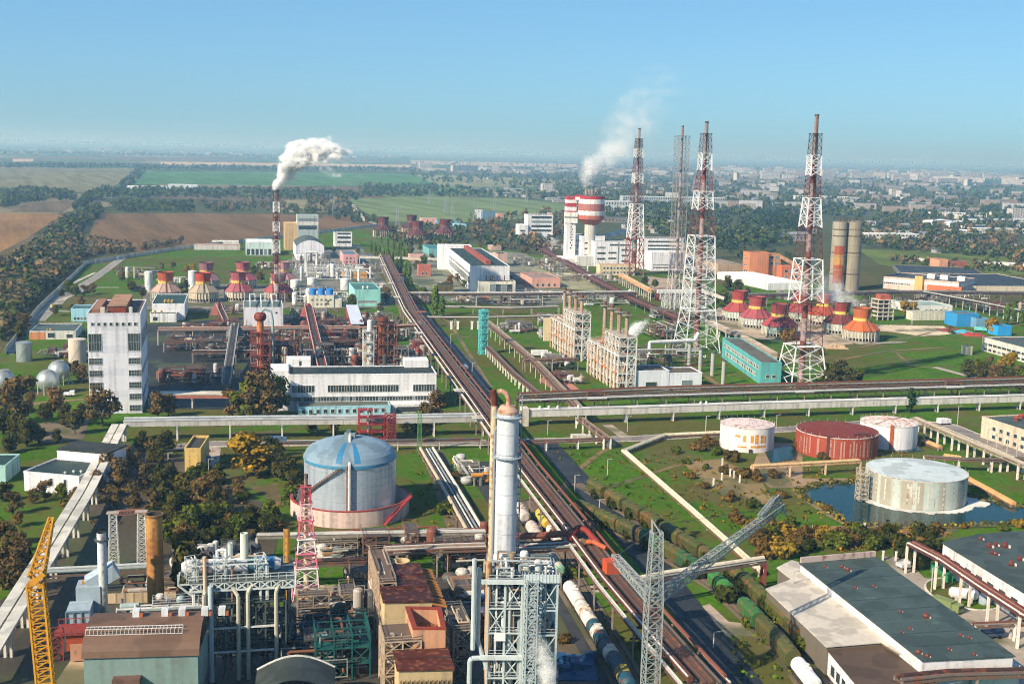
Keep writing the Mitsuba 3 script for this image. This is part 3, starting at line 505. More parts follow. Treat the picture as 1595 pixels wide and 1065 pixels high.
w = M(); a, e = np.array(pts[0]), np.array(pts[4])
for i in range(4):
    p, q = a + (e - a) * (.08 + i * .1), a + (e - a) * (.14 + i * .1); part(k, 'window', M().prism(strip([p, q], .16), 1.2, 3.2), 'window_glass')
k, pts = roofed('depot', 'white depot with dark roof and rusty roof fans, right edge above the yard', [(1469, 846), (1526, 833), (1680, 822), (1760, 985), (1600, 926)], 7, 'e6e2e4', '46524f')
a, e = np.array(pts[0]), np.array(pts[4])
for i in range(7):
    p, q = a + (e - a) * (.03 + i * .135), a + (e - a) * (.10 + i * .135); part(k, 'window', M().prism(strip([p, q], .16), 2.2 if i % 3 else .6, 4.6), 'window_glass')
for x, y, s in ((1527, 840, 1.2), (1540, 852, 1.6), (1550, 850, 1.4), (1565, 852, 1.8), (1545, 862, 1.2), (1552, 864, 1), (1575, 880, 1.6), (1588, 872, 1.4)):
    s *= .62; c = P(x, y, 7.3); part(k, 'roof_ventilator', M(c).paint('5f3028').box(-.6 * s, -.5 * s, 7.26, .6 * s, .5 * s, 7.26 + .5 * s).paint('74392e').cyl((0, 0, 7.26 + .5 * s), (0, 0, 7.2 + 1.2 * s), .55 * s, 8).paint('d8d2ca').box(.6 * s, -.4 * s, 7.26, 1.2 * s, .4 * s, 7.26 + .5 * s))
# near left: turbine hall with barrel roof
a, e = P(130, 1024, 12), P(308, 1019, 12); b = Blk(); b.at, b.w, b.yaw, b.d, b.h = a, float(np.hypot(*(e - a))), math.atan2(*(e - a)[::-1]), 15.0, 12.0
k = thing('turbine_hall', 'near hall with brown barrel roof, grey green wall and roof catwalk at the lower left', 'building')
part(k, 'wall', fr(b, '7d9490', 2).box(0, 0, 3.2, b.w, b.d, b.h).paint('5a625e', 2).box(.1, .12, 0, b.w - .1, b.d - .1, 3.2)); w = []
m = fr(b, '6f5748', 3); n = 12; ang = [math.pi * i / n for i in range(n + 1)]
pr = [(b.d / 2 - (b.d / 2 + .4) * math.cos(t), b.h + 4.2 * math.sin(t)) for t in ang]
for (y0, z0), (y1, z1) in zip(pr, pr[1:]): m.add([[-.3, y0, z0], [b.w + .3, y0, z0], [b.w + .3, y1, z1], [-.3, y1, z1]], [[0, 1, 2], [0, 2, 3]])
part(k, 'barrel_roof', m)
cap = [(y, z) for y, z in pr]
for x in (-.2, b.w + .2):
    m = fr(b, '23282a'); v = [[x, b.d / 2, b.h]] + [[x, y, z - .05] for y, z in cap]; m.add(v, [[0, i, i + 1] for i in range(1, len(cap))]); part(k, 'gable', m)
m = fr(b, 'd9dcda').box(0, 2.2, b.h + 3.0, b.w * .85, 3.4, b.h + 3.15)
for x in np.linspace(0, b.w * .85, 26): m.bar((x, 2.2, b.h + 3.1), (x, 2.2, b.h + 4.2), .08).bar((x, 3.4, b.h + 3.1), (x, 3.4, b.h + 4.2), .08)
m.bar((0, 2.2, b.h + 4.2), (b.w * .85, 2.2, b.h + 4.2), .1).bar((0, 3.4, b.h + 4.2), (b.w * .85, 3.4, b.h + 4.2), .1); part(k, 'catwalk', m)
for x in (7, 12, 15, 19, 22): part(k, 'roof_fan', fr(b, 'd5d8da').box(x, 7.5, b.h + 4.1, x + 1.2, 9.2, b.h + 5.4).paint('b0623a').box(x + 1.3, 7.5, b.h + 4.1, x + 1.8, 8.6, b.h + 4.9))
for i in range(9): part(k, 'window', fr(b).box(1 + i * 2.4, -.05, .5, 2.9 + i * 2.4, .1, 2.9), 'window_glass')
part(k, 'door_canopy', fr(b, '6a5146', 3).box(b.w * .26, -2.0, 7.2, b.w * .5, -.05, 8.6).paint('7a2f28').box(b.w * .27, -2.4, 3, b.w * .33, -1.9, 6.6))
# dark curved roof right of it
b2 = Blk(); a, e = P(395, 1085, 6), P(522, 1080, 6); b2.at, b2.w, b2.yaw, b2.d, b2.h = a, float(np.hypot(*(e - a))), math.atan2(*(e - a)[::-1]), 10.0, 6.5
k = thing('curved_shed', 'dark shed with curved roof and pale roof edge at the bottom', 'building')
part(k, 'wall', fr(b2, '3a423f', 2).box(0, 0, 0, b2.w, b2.d, b2.h)); m = fr(b2, '3f4644', 3); e2 = fr(b2, 'd8d6d0'); n = 12
for i in range(n):
    x0, x1 = i / n, (i + 1) / n; z0, z1 = [b2.h + 2.4 * math.sin(math.pi * q) for q in (x0, x1)]
    m.add([[x0 * b2.w, -.3, z0], [x1 * b2.w, -.3, z1], [x1 * b2.w, b2.d, z1], [x0 * b2.w, b2.d, z0]], [[0, 1, 2], [0, 2, 3]]); e2.bar((x0 * b2.w, b2.d, z0 + .1), (x1 * b2.w, b2.d, z1 + .1), .3)
part(k, 'curved_roof', m); part(k, 'roof_edge', e2)
# sheds along the left road, greenhouses and works beyond the fields
for i, (x, y, c, lab) in enumerate([(3, 492, 'b9bcae', 'pale garage roof nearest the left edge'), (9, 483, 'aab4ac', 'grey garage roof second from the left edge'), (16, 474, 'b4b0ac', 'grey pink garage roof third from the left edge'), (23, 464, 'd08a3c', 'orange garage roof by the left road'), (33, 457, 'c4bcae', 'small white garage beyond the orange garage roof')]):
    building('garage', lab, (x, y), (x + 13, y), ht=4, d=7, wall='8a847a', roof=c, parapet=0)
for A, B, top, w, r, lab in [((190, 294), (262, 294), 289, 'dfe3e6', 'eceef0', 'long white greenhouse row beside the green field, left half'), ((262, 294), (308, 294), 287, 'd8dde0', 'eceef0', 'long white greenhouse row beside the green field, right half'), ((146, 304), (163, 306), 301, 'd9dcdc', 'e4e6e8', 'white barn among the left tree belts'),
        ((743, 342), (751, 342), 327, 'e2e4e6', '9aa', 'white tower block above the middle tree belt'), ((752, 343), (772, 343), 330, '5a7a94', '4a6a7c', 'blue block right of the white tower block'), ((775, 345), (784, 345), 333, 'd09a84', 'b08a7a', 'pink block right of the blue block'),
        ((656, 350), (680, 350), 340, 'd8a294', 'b4a49c', 'pink hall before the green plain'), ((681, 352), (725, 354), 343, '6f9fb8', '35677a', 'blue roofed long hall right of the pink hall'), ((708, 361), (726, 361), 349, '9fd4ea', '7fb4c8', 'pale blue block below the blue roofed hall')]:
    building('distant_hall', lab, A, B, top=top, d=16, wall=w, roof=r.ljust(6, 'a'), parapet=0)
# ---------------------------------------------------------------- tanks, cooling towers, lattice towers, stacks, cranes
def behind(px, py, r, z=0):
    """Ground point r metres behind the photograph's point: the axis of something whose near face stands there."""
    a = P(px, py, z); return a + a / np.hypot(*a) * r
def lattice(m, p, q, h0, h1, n, chord=.3, brace=.18, horiz=True, x=None):
    p, q = np.asarray(p, float), np.asarray(q, float); d = q - p; L = np.linalg.norm(d); d /= L
    a = np.cross(d, [0, 0, 1.0]) if abs(d[2]) < .9 else np.array([EX[0], EX[1], 0.0]); a = a - d * (a @ d); a /= np.linalg.norm(a); b = np.cross(d, a)
    c = lambda t, i, j: p + d * L * t + (a * i + b * j) * (h0 + (h1 - h0) * t)
    K = [(-1, -1), (1, -1), (1, 1), (-1, 1)]
    for i, j in K: m.bar(c(0, i, j), c(1, i, j), chord)
    for k in range(n):
        t0, t1 = k / n, (k + 1) / n
        for (i, j), (u, v) in zip(K, K[1:] + K[:1]):
            m.bar(c(t0, i, j), c(t1, u, v), brace)
            if x: m.bar(c(t0, u, v), c(t1, i, j), brace)
            if horiz: m.bar(c(t1, i, j), c(t1, u, v), brace)
    return m
# big blue domed tank in its ring wall
C = behind(545, 823, 16.3); zr, zt = float(Z(545, 709, C)), float(Z(545, 681, C)); R = 12.6
k = thing('domed_tank', 'large silver blue domed storage tank inside a pink ring wall, centre left', 'tank')
part(k, 'shell', M(C).paint('ccd9e6', 0).lathe([(R, 0), (R, zr)], n=64), 'steel', smooth=False)
for i in range(1, 8): part(k, 'plate_ring', M(C).paint('93a3b2' if i % 2 else 'a4b2c0').lathe([(R + .03, zr * i / 8 - .06), (R + .03, zr * i / 8 + .06)], n=64))
dome = [(R + .25, zr - .25), (R + .25, zr + .1)] + [(R * math.cos(t), zr + (zt - zr) * math.sin(t) ** .9) for t in np.linspace(.12, 1.5, 9)] + [(.05, zt)]
part(k, 'dome', M(C).paint('7d95a6', 3).lathe(dome, n=64)); m = M(C).paint('2f7fae')
for a0, a1 in ((-1.75, -1.62), (-1.35, -1.22)): m.lathe([(r + .05, z + .06) for r, z in dome[2:9]], n=3, a0=a0, a1=a1)
part(k, 'blue_seam', m); part(k, 'eave_band', M(C).paint('3f86ac').lathe([(R + .3, zr - .7), (R + .3, zr + .12)], n=64, a0=-2.7, a1=-.5))
m = M(C).paint('6b5348')
for i in range(22):
    t = -2.75 + 1.1 * i / 21; m.box(*(np.array([(R + .6) * math.cos(t), (R + .6) * math.sin(t), 5 + (zr - 5) * i / 21]) - .5), *(np.array([(R + .6) * math.cos(t), (R + .6) * math.sin(t), 5 + (zr - 5) * i / 21]) + [.5, .5, -.3]))
part(k, 'spiral_stair', m)
part(k, 'riser_pipe', M(C).paint('d9d6d2').pipe([(1.6, -R - .7, .5), (1.6, -R - .7, zr + .4), (.3, -3, zt), (0, 0, zt + 1.2)], .38, 8).paint('7a5a50').pipe([(.9, -R - .6, .5), (.9, -R - .6, zr + .3)], .2)); part(k, 'roof_fitting', M(C).paint('7d9096').box(-1.6, -1, zt - .2, 1.4, 1, zt + 1.3).paint('5c6a6c').box(-1, -.4, zt + 1.3, .2, .6, zt + 2.2))
k2 = thing('ring_wall', 'pale pink concrete ring wall with red rail around the domed tank', 'wall')
part(k2, 'wall', M(C).paint('d6bcb2', 2).lathe([(16.3, 0), (16.3, 4.4), (15.9, 4.4), (15.9, 0)], n=64)); m = M(C).paint('9a3f3c')
m.lathe([(16.4, 4.42), (16.4, 4.75), (15.8, 4.75)], n=64); part(k2, 'rail', m)
part(k2, 'stair', M(C).paint('a23c40').bar((11, -13.2, .2), (17.5, -5, 6.2), .9, .3).bar((11, -13.2, 1.2), (17.5, -5, 7.2), .15))
def tank(name, label, px, py, r, ytop, col, roof, cls=4, rise=.7, mat='paint', extra=None):
    C = behind(px, py, r); zt = float(Z(px, ytop, C)); k = thing(name, label, 'tank')
    part(k, 'shell', M(C).paint(col, cls).lathe([(r, 0), (r, zt)], n=56), mat)
    part(k, 'roof', M(C).paint(roof[0], roof[1]).lathe([(r - .02, zt), (r * .5, zt + rise * .6), (.05, zt + rise)], n=56))
    rim = M(C).paint('c9c4bc', 1)
    for t in np.arange(28) * 2 * math.pi / 28: rim.bar((r * math.cos(t), r * math.sin(t), zt), (r * math.cos(t), r * math.sin(t), zt + 1.0), .06)
    rim.lathe([(r + .06, zt - .2), (r + .1, zt + .05), (r - .1, zt + .1)], n=56); part(k, 'rim', rim)
    return k, C, zt
k, C, zt = tank('storage_tank', 'white tank with orange rust patches on its side, left of the rusty tank', 1162, 705, 9.3, 659, 'e6e2de', ('d3c4bf', 1), cls=0)
m = M(C).paint('d89a4c', 1)
for a0, a1, z0, z1 in ((-1.62, -1.50, .42, .72), (-1.46, -1.32, .38, .76), (-1.24, -1.1, .40, .74), (-1.08, -1.0, .4, .7), (-1.9, -1.8, .45, .7), (-2.2, -2.0, .62, .72), (-1.6, -1.0, .2, .3), (-2.1, -1.75, .2, .26)): m.lathe([(9.34, zt * z0), (9.34, zt * z1)], n=3, a0=a0, a1=a1)
part(k, 'rust_stain', m, stuff=True); part(k, 'hatch', M(C).paint('4a3430').box(-1, -9.7, .3, .2, -9.1, 1.3))
k, C, zt = tank('storage_tank', 'wide rust red tank with whitish streaks, between the white tanks', 1301, 717, 13.9, 669, '9a4a38', ('74301f', 0), cls=4)
m = M(C).paint('b0857a', 1); rr = np.random.default_rng(3)
for i in range(26):
    a = -2.9 + 2.1 * rr.random(); m.lathe([(13.93, zt * rr.uniform(.02, .2)), (13.93, zt * rr.uniform(.7, .97))], n=1, a0=a, a1=a + rr.uniform(.015, .05))
part(k, 'pale_streaks', m, stuff=True); part(k, 'roof_fitting', M(C).paint('4a2a24').box(5, -9.5, zt + .2, 9.5, -8, zt + .8).box(3, -10, zt + .2, 4, -9, zt + .9)); part(k, 'ladder', M(C).paint('6b3a34').box(-6.6, -12.9, 0, -5.7, -12.2, zt + 1.0))
k, C, zt = tank('storage_tank', 'tall clean white tank right of the rusty tank', 1382, 701, 9.9, 656, 'e8e9ee', ('d9d2cc', 1), cls=0)
part(k, 'ladder', M(C).paint('b4603c').box(-2.5, -10.2, .2, -1.5, -9.6, zt + .8)); m = M(C).paint('b98a78')
for a in np.arange(8) * .78: m.bar((1, 1, zt + .8), (9 * math.cos(a), 9 * math.sin(a), zt + .25), .2)
part(k, 'roof_ribs', m, stuff=True)
k, C, zt = tank('storage_tank', 'large grey green streaked tank standing in the pond', 1423, 796, 14.6, 731, 'b4c0b8', ('bcc8ca', 3), cls=4)
m = M(C).paint('c9c8ba', 1); 
for i in range(34):
    a = -2.8 + 2.2 * rr.random(); m.lathe([(14.63, zt * rr.uniform(.02, .5)), (14.63, zt * rr.uniform(.8, .98))], n=1, a0=a, a1=a + rr.uniform(.01, .035))
part(k, 'pale_streaks', m, stuff=True)
m = M(C).paint('b7ab94'); lattice(m, (-17.2, -4.2, 0), (-17.2, -4.2, zt + 1), 1.4, 1.4, 6, .14, .1, x=True); 
for i in range(6): m.box(-18.6, -5.6, i * zt / 6 + .8, -15.8, -2.8, i * zt / 6 + .95)
part(k, 'stair_tower', m)
t = np.linspace(-3.0, 0.2, 46); pr = []
ro = [16.3 + 1.6 * rr.random() + (3.5 if -.5 < a < 0 else 0) for a in t]
pts = [(15.0 * math.cos(a), 15.0 * math.sin(a)) for a in t] + [(r * math.cos(a), r * math.sin(a)) for a, r in list(zip(t, ro))[::-1]]
solo('foam_mat', 'ragged white foam and debris mat around the foot of the pond tank', 'debris', M(C).paint('d5d3cc', 3).prism(pts, .28, .5))
for px, py, w in ((1358, 775, 'leftmost'), (1372, 781, 'middle'), (1377, 782, 'rightmost')): solo('float_drum', f'{w} of three small rusty red drums lying on the foam mat', 'drum', M(P(px, py)).paint('a2462f').cyl((-.7, 0, 1), (.7, 0, 1.2), .6, 10).cyl((0, 0, .5), (0, 0, 1.6), .45, 8), 'drums on the foam mat')
# small vertical tanks and spheres
def vtank(label, px, py, r, ytop, col='c6ccd0', mat='paint', dome=.5, group=None, name='process_tank'):
    C = behind(px, py, r); zt = float(Z(px, ytop, C)); k = thing(name, label, 'tank', group)
    part(k, 'shell', M(C).paint(col, 0).lathe([(r, 0), (r, zt)], n=28), mat); part(k, 'roof', M(C).paint(col, 3).lathe([(r + .08, zt - .12), (r + .08, zt + .02), (r * .6, zt + dome * .7), (.05, zt + dome)], n=28), mat)
    m = M(C).paint('8b918e'); a = -2.2
    for i in range(9): a += .16; z = zt * (i + 1) / 9.5; m.box((r + .1) * math.cos(a) - .3, (r + .1) * math.sin(a) - .3, z - .15, (r + .1) * math.cos(a) + .3, (r + .1) * math.sin(a) + .3, z)
    part(k, 'stair', m); return k
vtank('polished metal tank at the far left edge beside the spheres', 38, 564, 3.4, 533, 'b9c2c2', 'steel')
vtank('pinkish cream tank with pipe ring left of the office tower', 121, 566, 3.9, 528, 'cdbfb0')
for a in ((232, 455, 2.6, 423, 'white round tank left of the orange cooling tower'), (300, 452, 2.8, 422, 'white round tank between the first two cooling towers'), (460, 453, 3.3, 436, 'white tank left of the blue tanked building, nearest the pink cooling tower'), (486, 450, 3.3, 433, 'white tank with teal roof behind the blue tanked building'), (538, 452, 3.4, 434, 'white tank right of the blue tanked building'), (499, 433, 2.9, 425, 'small pale green tank behind the row of white tanks')): vtank(a[4], *a[:4], col='dfe6e4')
vtank('small silver grey tank on the kerb ringed lawn at the right', 1533, 943, 1.5, 927, '9fb0bc')
vtank('silver domed small tank behind the yellow stack', 521, 877, 2.9, 858, 'aab8c2', 'steel', 2.4)
for px, py, r, zc, lab in ((75, 613, 4.4, 5.3, 'silver sphere on legs, nearest of the pair left of the office tower'), (92, 598, 4.4, 5.6, 'silver sphere on legs, behind the nearest sphere'), (6, 613, 4.6, 5.2, 'silver sphere on legs cut by the left edge')):
    C = P(px, py); k = thing('gas_sphere', lab, 'tank'); part(k, 'ball', M(C).paint('b8c0c0').ball((0, 0, zc), r, 28), 'steel', smooth=True)
    for a in np.arange(8) * .785: part(k, 'leg', M(C).paint('b0b4b0').cyl((r * .93 * math.cos(a), r * .93 * math.sin(a), 0), (r * .93 * math.cos(a), r * .93 * math.sin(a), zc), .18, 6))
    part(k, 'walkway', M(C).paint('8d938f').lathe([(r * .5, zc + r * .88), (r * .5, zc + r * .95)], n=20).bar((0, 0, zc + r), (r + 1.5, 0, .2), .5, .15))
C = P(1500, 936); k = thing('horizontal_tank', 'white horizontal tank on saddles on the kerb ringed lawn', 'tank')
part(k, 'shell', M(C, -.25).paint('e4e0e0').lathe([(1e-3, 0), (1e-3, 0)], n=3).cyl((-2.6, 0, 1.9), (2.6, 0, 1.9), 1.25, 20).cyl((-3.2, 0, 1.9), (-2.6, 0, 1.9), .7, 20, 1.25).cyl((2.6, 0, 1.9), (3.2, 0, 1.9), 1.25, 20, .7))
for x in (-1.6, 1.6): part(k, 'saddle', M(C, -.25).paint('b9b4ac', 2).box(x - .3, -1.1, 0, x + .3, 1.1, 1.1))
# cooling towers
def cooler(label, px, py, stack, cone, skirt='9fada4', s=1.0, neck='d9b45a', group=None):
    C = behind(px, py, 9.2 * s); k = thing('cooling_tower', label, 'cooling tower', group); n = 8; a0 = GRID + math.pi / 8
    m = M(C, a0).paint(skirt, 2)
    for i in range(n):
        t0, t1 = i * 2 * math.pi / n, (i + 1) * 2 * math.pi / n
        for j in range(4):                                                        # louvre panels between posts
            u, v = [(9.5 * s * math.cos(t0) * (1 - q) + 9.5 * s * math.cos(t1) * q, 9.5 * s * math.sin(t0) * (1 - q) + 9.5 * s * math.sin(t1) * q) for q in (j / 4 + .03, (j + 1) / 4 - .03)]
            m.quad((*u, 2.2 * s), (*v, 2.2 * s), (*v, 6.2 * s), (*u, 6.2 * s))
    part(k, 'louvre_panels', m, stuff=True); m = M(C, a0).paint('cfc8b6', 2)
    for i in range(n * 4):
        t0 = int(i / 4) * 2 * math.pi / n; t1 = t0 + 2 * math.pi / n; q = (i % 4) / 4
        x, y = 9.75 * s * (math.cos(t0) * (1 - q) + math.cos(t1) * q), 9.75 * s * (math.sin(t0) * (1 - q) + math.sin(t1) * q); m.box(x - .2, y - .2, 0, x + .2, y + .2, 6.3 * s)
    part(k, 'posts', m, stuff=True); part(k, 'basin', M(C, a0).paint('8a857a', 2).lathe([(10.6 * s, 0), (10.6 * s, .9), (9.9 * s, .9)], n=8)); part(k, 'dark_fill', M(C, a0).paint('2a2f2e').lathe([(8.2 * s, .4), (8.2 * s, 6 * s)], n=8))
    part(k, 'cone', M(C, a0).paint(cone, 2 if len(label) % 3 else 1).lathe([(10.1 * s, 6.2 * s), (10.1 * s, 6.6 * s), (4.7 * s, 11.4 * s)], n=8)); m = M(C, a0).paint(tuple(np.array(h(cone)) * .6))
    for i in range(n): t = i * 2 * math.pi / n; m.bar((10.15 * s * math.cos(t), 10.15 * s * math.sin(t), 6.6 * s), (4.75 * s * math.cos(t), 4.75 * s * math.sin(t), 11.45 * s), .28)
    part(k, 'cone_ribs', m, stuff=True); m = M(C, a0 - 1.9).paint('5a4a46'); m.bar((10.2 * s, 0, .5), (10.2 * s, 0, 6.6 * s), .5, .15).bar((10.2 * s, 0, 6.7 * s), (4.9 * s, 0, 11.6 * s), .5, .15).bar((4.85 * s, 0, 11.6 * s), (5.5 * s, 0, 18.6 * s), .45, .15); part(k, 'ladder', m)
    part(k, 'neck_ring', M(C).paint(neck).lathe([(4.8 * s, 11.3 * s), (4.65 * s, 13 * s)], n=28))
    part(k, 'stack', M(C).paint(stack, 1 if len(label) % 2 else 2).lathe([(4.55 * s, 12.9 * s), (4.5 * s, 14 * s), (5.3 * s, 18.4 * s), (5.0 * s, 18.4 * s), (4.3 * s, 14 * s)], n=32)); part(k, 'stack_rim', M(C).paint('3a3030').lathe([(5.32 * s, 18.1 * s), (5.4 * s, 18.5 * s), (5.0 * s, 18.45 * s)], n=32))
for a in [('bright orange cooling tower, nearest on the right of the group', 1340, 534, 'b5602f', 'c0622f', 'b0b09e'), ('dark red cooling tower with steam, second from the right', 1308, 522, '8a3c34', '6f322a', 'b4bdb4'), ('orange red cooling tower, third from the right', 1282, 508, 'a04c30', 'a0462f', 'bdbab0'),
          ('red cooling tower hidden behind the right lattice tower', 1246, 503, '94403c', '9a4040', '9fb0a4'), ('crimson cooling tower in shadow, left of the right lattice tower', 1213, 527, '8f3a40', 'a3444a', '9cb8ae'), ('pink red cooling tower, second from the left in the right group', 1177, 513, '9a4648', 'a04e56', 'b9c4c8'), ('scarlet cooling tower, leftmost in the right group', 1150, 502, '9f3e36', '9f4242', 'b0c0c0')]: cooler(*a)
for a in [('orange stacked cooling tower with pale cone, leftmost of the left group', 259, 471, 'b5552f', 'bd9a8c'), ('vermilion stacked cooling tower with beige cone, second of the left group', 317, 472, 'b83e26', 'b0a08a', 'd6c6a6'), ('pink cooling tower, third of the left group', 372, 470, 'a0555c', 'ab5c62', 'd6c6b4'), ('rose cooling tower behind the white plant building', 434, 471, 'a85658', 'a04a4c', 'b0908a')]: cooler(*a, s=1.0)
for a in [('mauve cooling tower behind the vermilion one', 322, 452, '8c5c66', 'a07a80'), ('rose cooling tower behind the pink one', 379, 451, 'a8505a', 'b0606a'), ('pale pink cooling tower behind the rose one', 441, 450, 'c08a8a', 'b88080')]: cooler(*a)
for a in [('far dark red cooling tower, left of three beyond the poplars', 597, 370, '5f2a2a', '4a2a2a'), ('far dark red cooling tower, front of the middle pair beyond the poplars', 650, 378, '6b2c2a', '5a2c2a'), ('far dark red cooling tower, rear of the middle pair beyond the poplars', 641, 366, '5a2a2c', '4a2828'), ('far dark red cooling tower, right of three beyond the poplars', 693, 374, '64292e', '5c2a2c')]: cooler(*a, skirt='6a4a44', s=1.22, neck='6a4038')

# lattice towers round slender stacks
def lattice_tower(label, px, py, secs, r, ytop, stack=('a8918c', '7a463f'), yaw=GRID, feet=0, name='lattice_tower', chord=.5, brace=.24, base_z=0.0):
    """secs: from the bottom up (photograph row of the top end, half width in metres at the top, colour, bays); feet: half width at the ground."""
    C = P(px, py); k = thing(name, label, 'tower'); z0, w0 = base_z, feet * .9
    for y, w, col, n in secs:
        w *= .82; thin = .55 if col[0] in '4567' else 1
        z1 = float(Z(px + (py - y) * .055, y, C))
        m = M(C).paint(col, 0); lattice(m, (0, 0, z0), (0, 0, z1), w0, w, n, chord * thin, brace * thin, x=True); part(k, 'lattice_section', m)
        part(k, 'platform', M(C, yaw).paint(col).box(-w - .4, -w - .4, z1 - .12, w + .4, -w * .4, z1).box(-w - .4, w * .4, z1 - .12, w + .4, w + .4, z1)); z0, w0 = z1, w
    zt = float(Z(px + (py - ytop) * .055, ytop, C)); nb = 12; m = M(C)
    for i in range(nb): m.paint(stack[i % 2] if i < nb - 2 else '8f8682', 1).lathe([(r * (1 - .4 * i / nb), zt * i / nb), (r * (1 - .4 * (i + 1) / nb), zt * (i + 1) / nb)], n=16)
    m.paint('5a5452').lathe([(r * .6, zt), (r * .68, zt - .01), (r * .68, zt - 1)], n=16); part(k, 'flue', m); return k
RD = '5c3230'
lattice_tower('tall red and white lattice tower round a stack, rightmost, splayed feet by the cross rack', 1247, 598, [(537, 7.6, 'e4e4e6', 3), (470, 7.0, RD, 4), (403, 5.6, 'e6e6e8', 3), (354, 4.5, RD, 4), (308, 3.4, 'e4e4e6', 3), (274, 2.9, RD, 4), (242, 2.7, 'e4e4e6', 3), (208, 2.4, '5a4a46', 3)], 1.45, 178, feet=9.6)
lattice_tower('tall lattice tower with white platform cage, second from the right', 1084, 546, [(482, 8.4, 'd5dad9', 3), (434, 7.6, 'd3dad9', 3), (367, 6.4, 'dcdedf', 4), (327, 5.2, '7a3a36', 3), (298, 4.4, 'dcdedf', 2), (266, 3.4, '7a3a36', 3), (239, 3.1, 'dcdedf', 2), (208, 2.6, '5f4a46', 3)], 1.5, 189, feet=10.5)
lattice_tower('slender pale grey lattice mast, third from the right', 1051, 478, [(420, 4.8, 'c9c8c6', 4), (370, 4.7, 'b0a09c', 4), (320, 4.7, '8a8280', 5), (262, 4.6, '8f8e8e', 5), (212, 4.6, '87888a', 5)], 1.2, 196, ('a89a96', '7f7674'), feet=5.4, chord=.36, brace=.15)
lattice_tower('red and white lattice tower nearest the round prilling tower', 987, 428, [(371, 7.0, '8a4640', 3), (318, 5.4, 'e2e2e2', 4), (286, 4.4, '6a4a48', 4), (270, 4.2, 'dcdcda', 2), (246, 3.6, '6a4644', 3), (232, 3.4, 'd4d2d0', 2), (216, 2.8, '5a4a48', 3)], 1.7, 200, feet=7.2, chord=.7, brace=.4)
m = M(P(1070, 500), GRID).paint('ccd3d2')
k = thing('steel_platform', 'white steel pipe trestle between the second lattice tower and the cooling towers', 'platform')
for x in (-14, -7, 0, 7): part(k, 'trestle', lattice(M(P(1068, 482), GRID).paint('d0d4d2'), (x, 0, 0), (x, 0, 11), 2.2, 1.4, 3, .35, .22, x=True))
part(k, 'duct', M(P(1068, 482), GRID).paint('d6d9d8').bar((-20, 0, 12), (12, 0, 12), 2.2, 2.2).paint('c4c0b8').bar((12, 0, 12), (24, -6, 8), 2, 2))
lattice_tower('red and white lattice chimney under the large white plume, left', 431, 471, [(416, 2.8, '5a3434', 3), (394, 2.6, '6a3232', 2), (374, 2.5, 'e6e6e6', 2), (361, 2.4, '6a3232', 2), (346, 2.3, 'e6e6e6', 2), (331, 2.2, '6a3232', 2), (315, 2.1, 'e6e6e6', 2), (297, 1.9, '5a3030', 2)], 1.55, 291, ('6a3a3a', 'd0b8b4'), feet=3.0)
lattice_tower('near pink and white lattice tower with cream flue beside the domed tank', 477, 948, [(917, 3.2, 'd98a9a', 2), (880, 2.7, 'e6e2e2', 2), (858, 2.4, 'd07888', 2), (836, 2.0, 'e4e0e0', 2), (808, 1.6, 'cf6a78', 2), (783, 1.2, 'dcb4b8', 2), (757, 1.0, 'b04a54', 2)], .62, 738, ('d8cfae', 'd2c6a4'), feet=3.7, chord=.26, brace=.13)
for px, py, y, lab in ((178, 884, 799, 'white lattice mast, left of the pair by the tan stack'), (222, 884, 797, 'white lattice mast, right of the pair by the tan stack')):
    C = P(px, py); k = thing('lattice_mast', lab, 'mast'); z = float(Z(px, y, C)); part(k, 'lattice_section', lattice(M(C).paint('cfcfca'), (0, 0, 0), (0, 0, z), 1.15, .8, 9, .16, .09, x=True)); part(k, 'head', M(C, GRID).paint('a89a8c').box(-1.4, -1, z, 1.4, 1, z + .25))
a, e = P(178, 800, 12.2), P(225, 798, 12.2); solo('overhead_truss', 'brown overhead truss spanning the pair of white masts', 'truss', lattice(M().paint('8a5f50'), (*a, 12.4), (*e, 12.6), .5, .5, 9, .14, .1))
k = thing('lattice_mast', 'thin green lattice mast before the long pipe gallery', 'mast'); C = P(653, 704); part(k, 'lattice_section', lattice(M(C).paint('4f8a4a'), (0, 0, 0), (0, 0, float(Z(653, 640, C))), .7, .5, 10, .12, .07, x=True))
k = thing('steel_column', 'narrow turquoise steel frame tower on the lawn right of the main rack', 'tower'); C = P(752, 551); z = float(Z(751, 483, C)); part(k, 'lattice_section', lattice(M(C, GRID).paint('5fc0c0'), (0, 0, 0), (0, 0, z), 1.7, 1.7, 6, .4, .25, x=True))
for i in range(7): part(k, 'deck', M(C, GRID).paint('62b8b8').box(-2, -2, z * i / 6.2, 2, 2, z * i / 6.2 + .2))
part(k, 'duct', M(C, GRID).paint('4fb0b2').cyl((0, 0, 0), (0, 0, z + .6), .8, 10))
k = thing('stair_structure', 'dark red steel frame with stair tower behind the domed tank', 'frame'); C = P(560, 690); Cr = M(C, GRID).paint('8a2a26'); z = float(Z(560, 640, C))
for i in range(3):
    for j in range(2): part(k, 'column', M(C, GRID).paint('8f2c28').bar((i * 4.2, j * 4, 0), (i * 4.2, j * 4, z if i < 2 else z - 3), .3))
for q in range(5):
    part(k, 'deck', M(C, GRID).paint('8a2c2a').box(-.3, -.3, z * q / 4.4 + 1, 8.8 if q < 4 else 4.6, 4.3, z * q / 4.4 + 1.2)); part(k, 'rail', M(C, GRID).paint('9a3434').bar((0, 0, z * q / 4.4 + 2), (8.4, 0, z * q / 4.4 + 2), .1).bar((0, 0, z * q / 4.4 + 1.6), (8.4, 0, z * q / 4.4 + 1.6), .08))
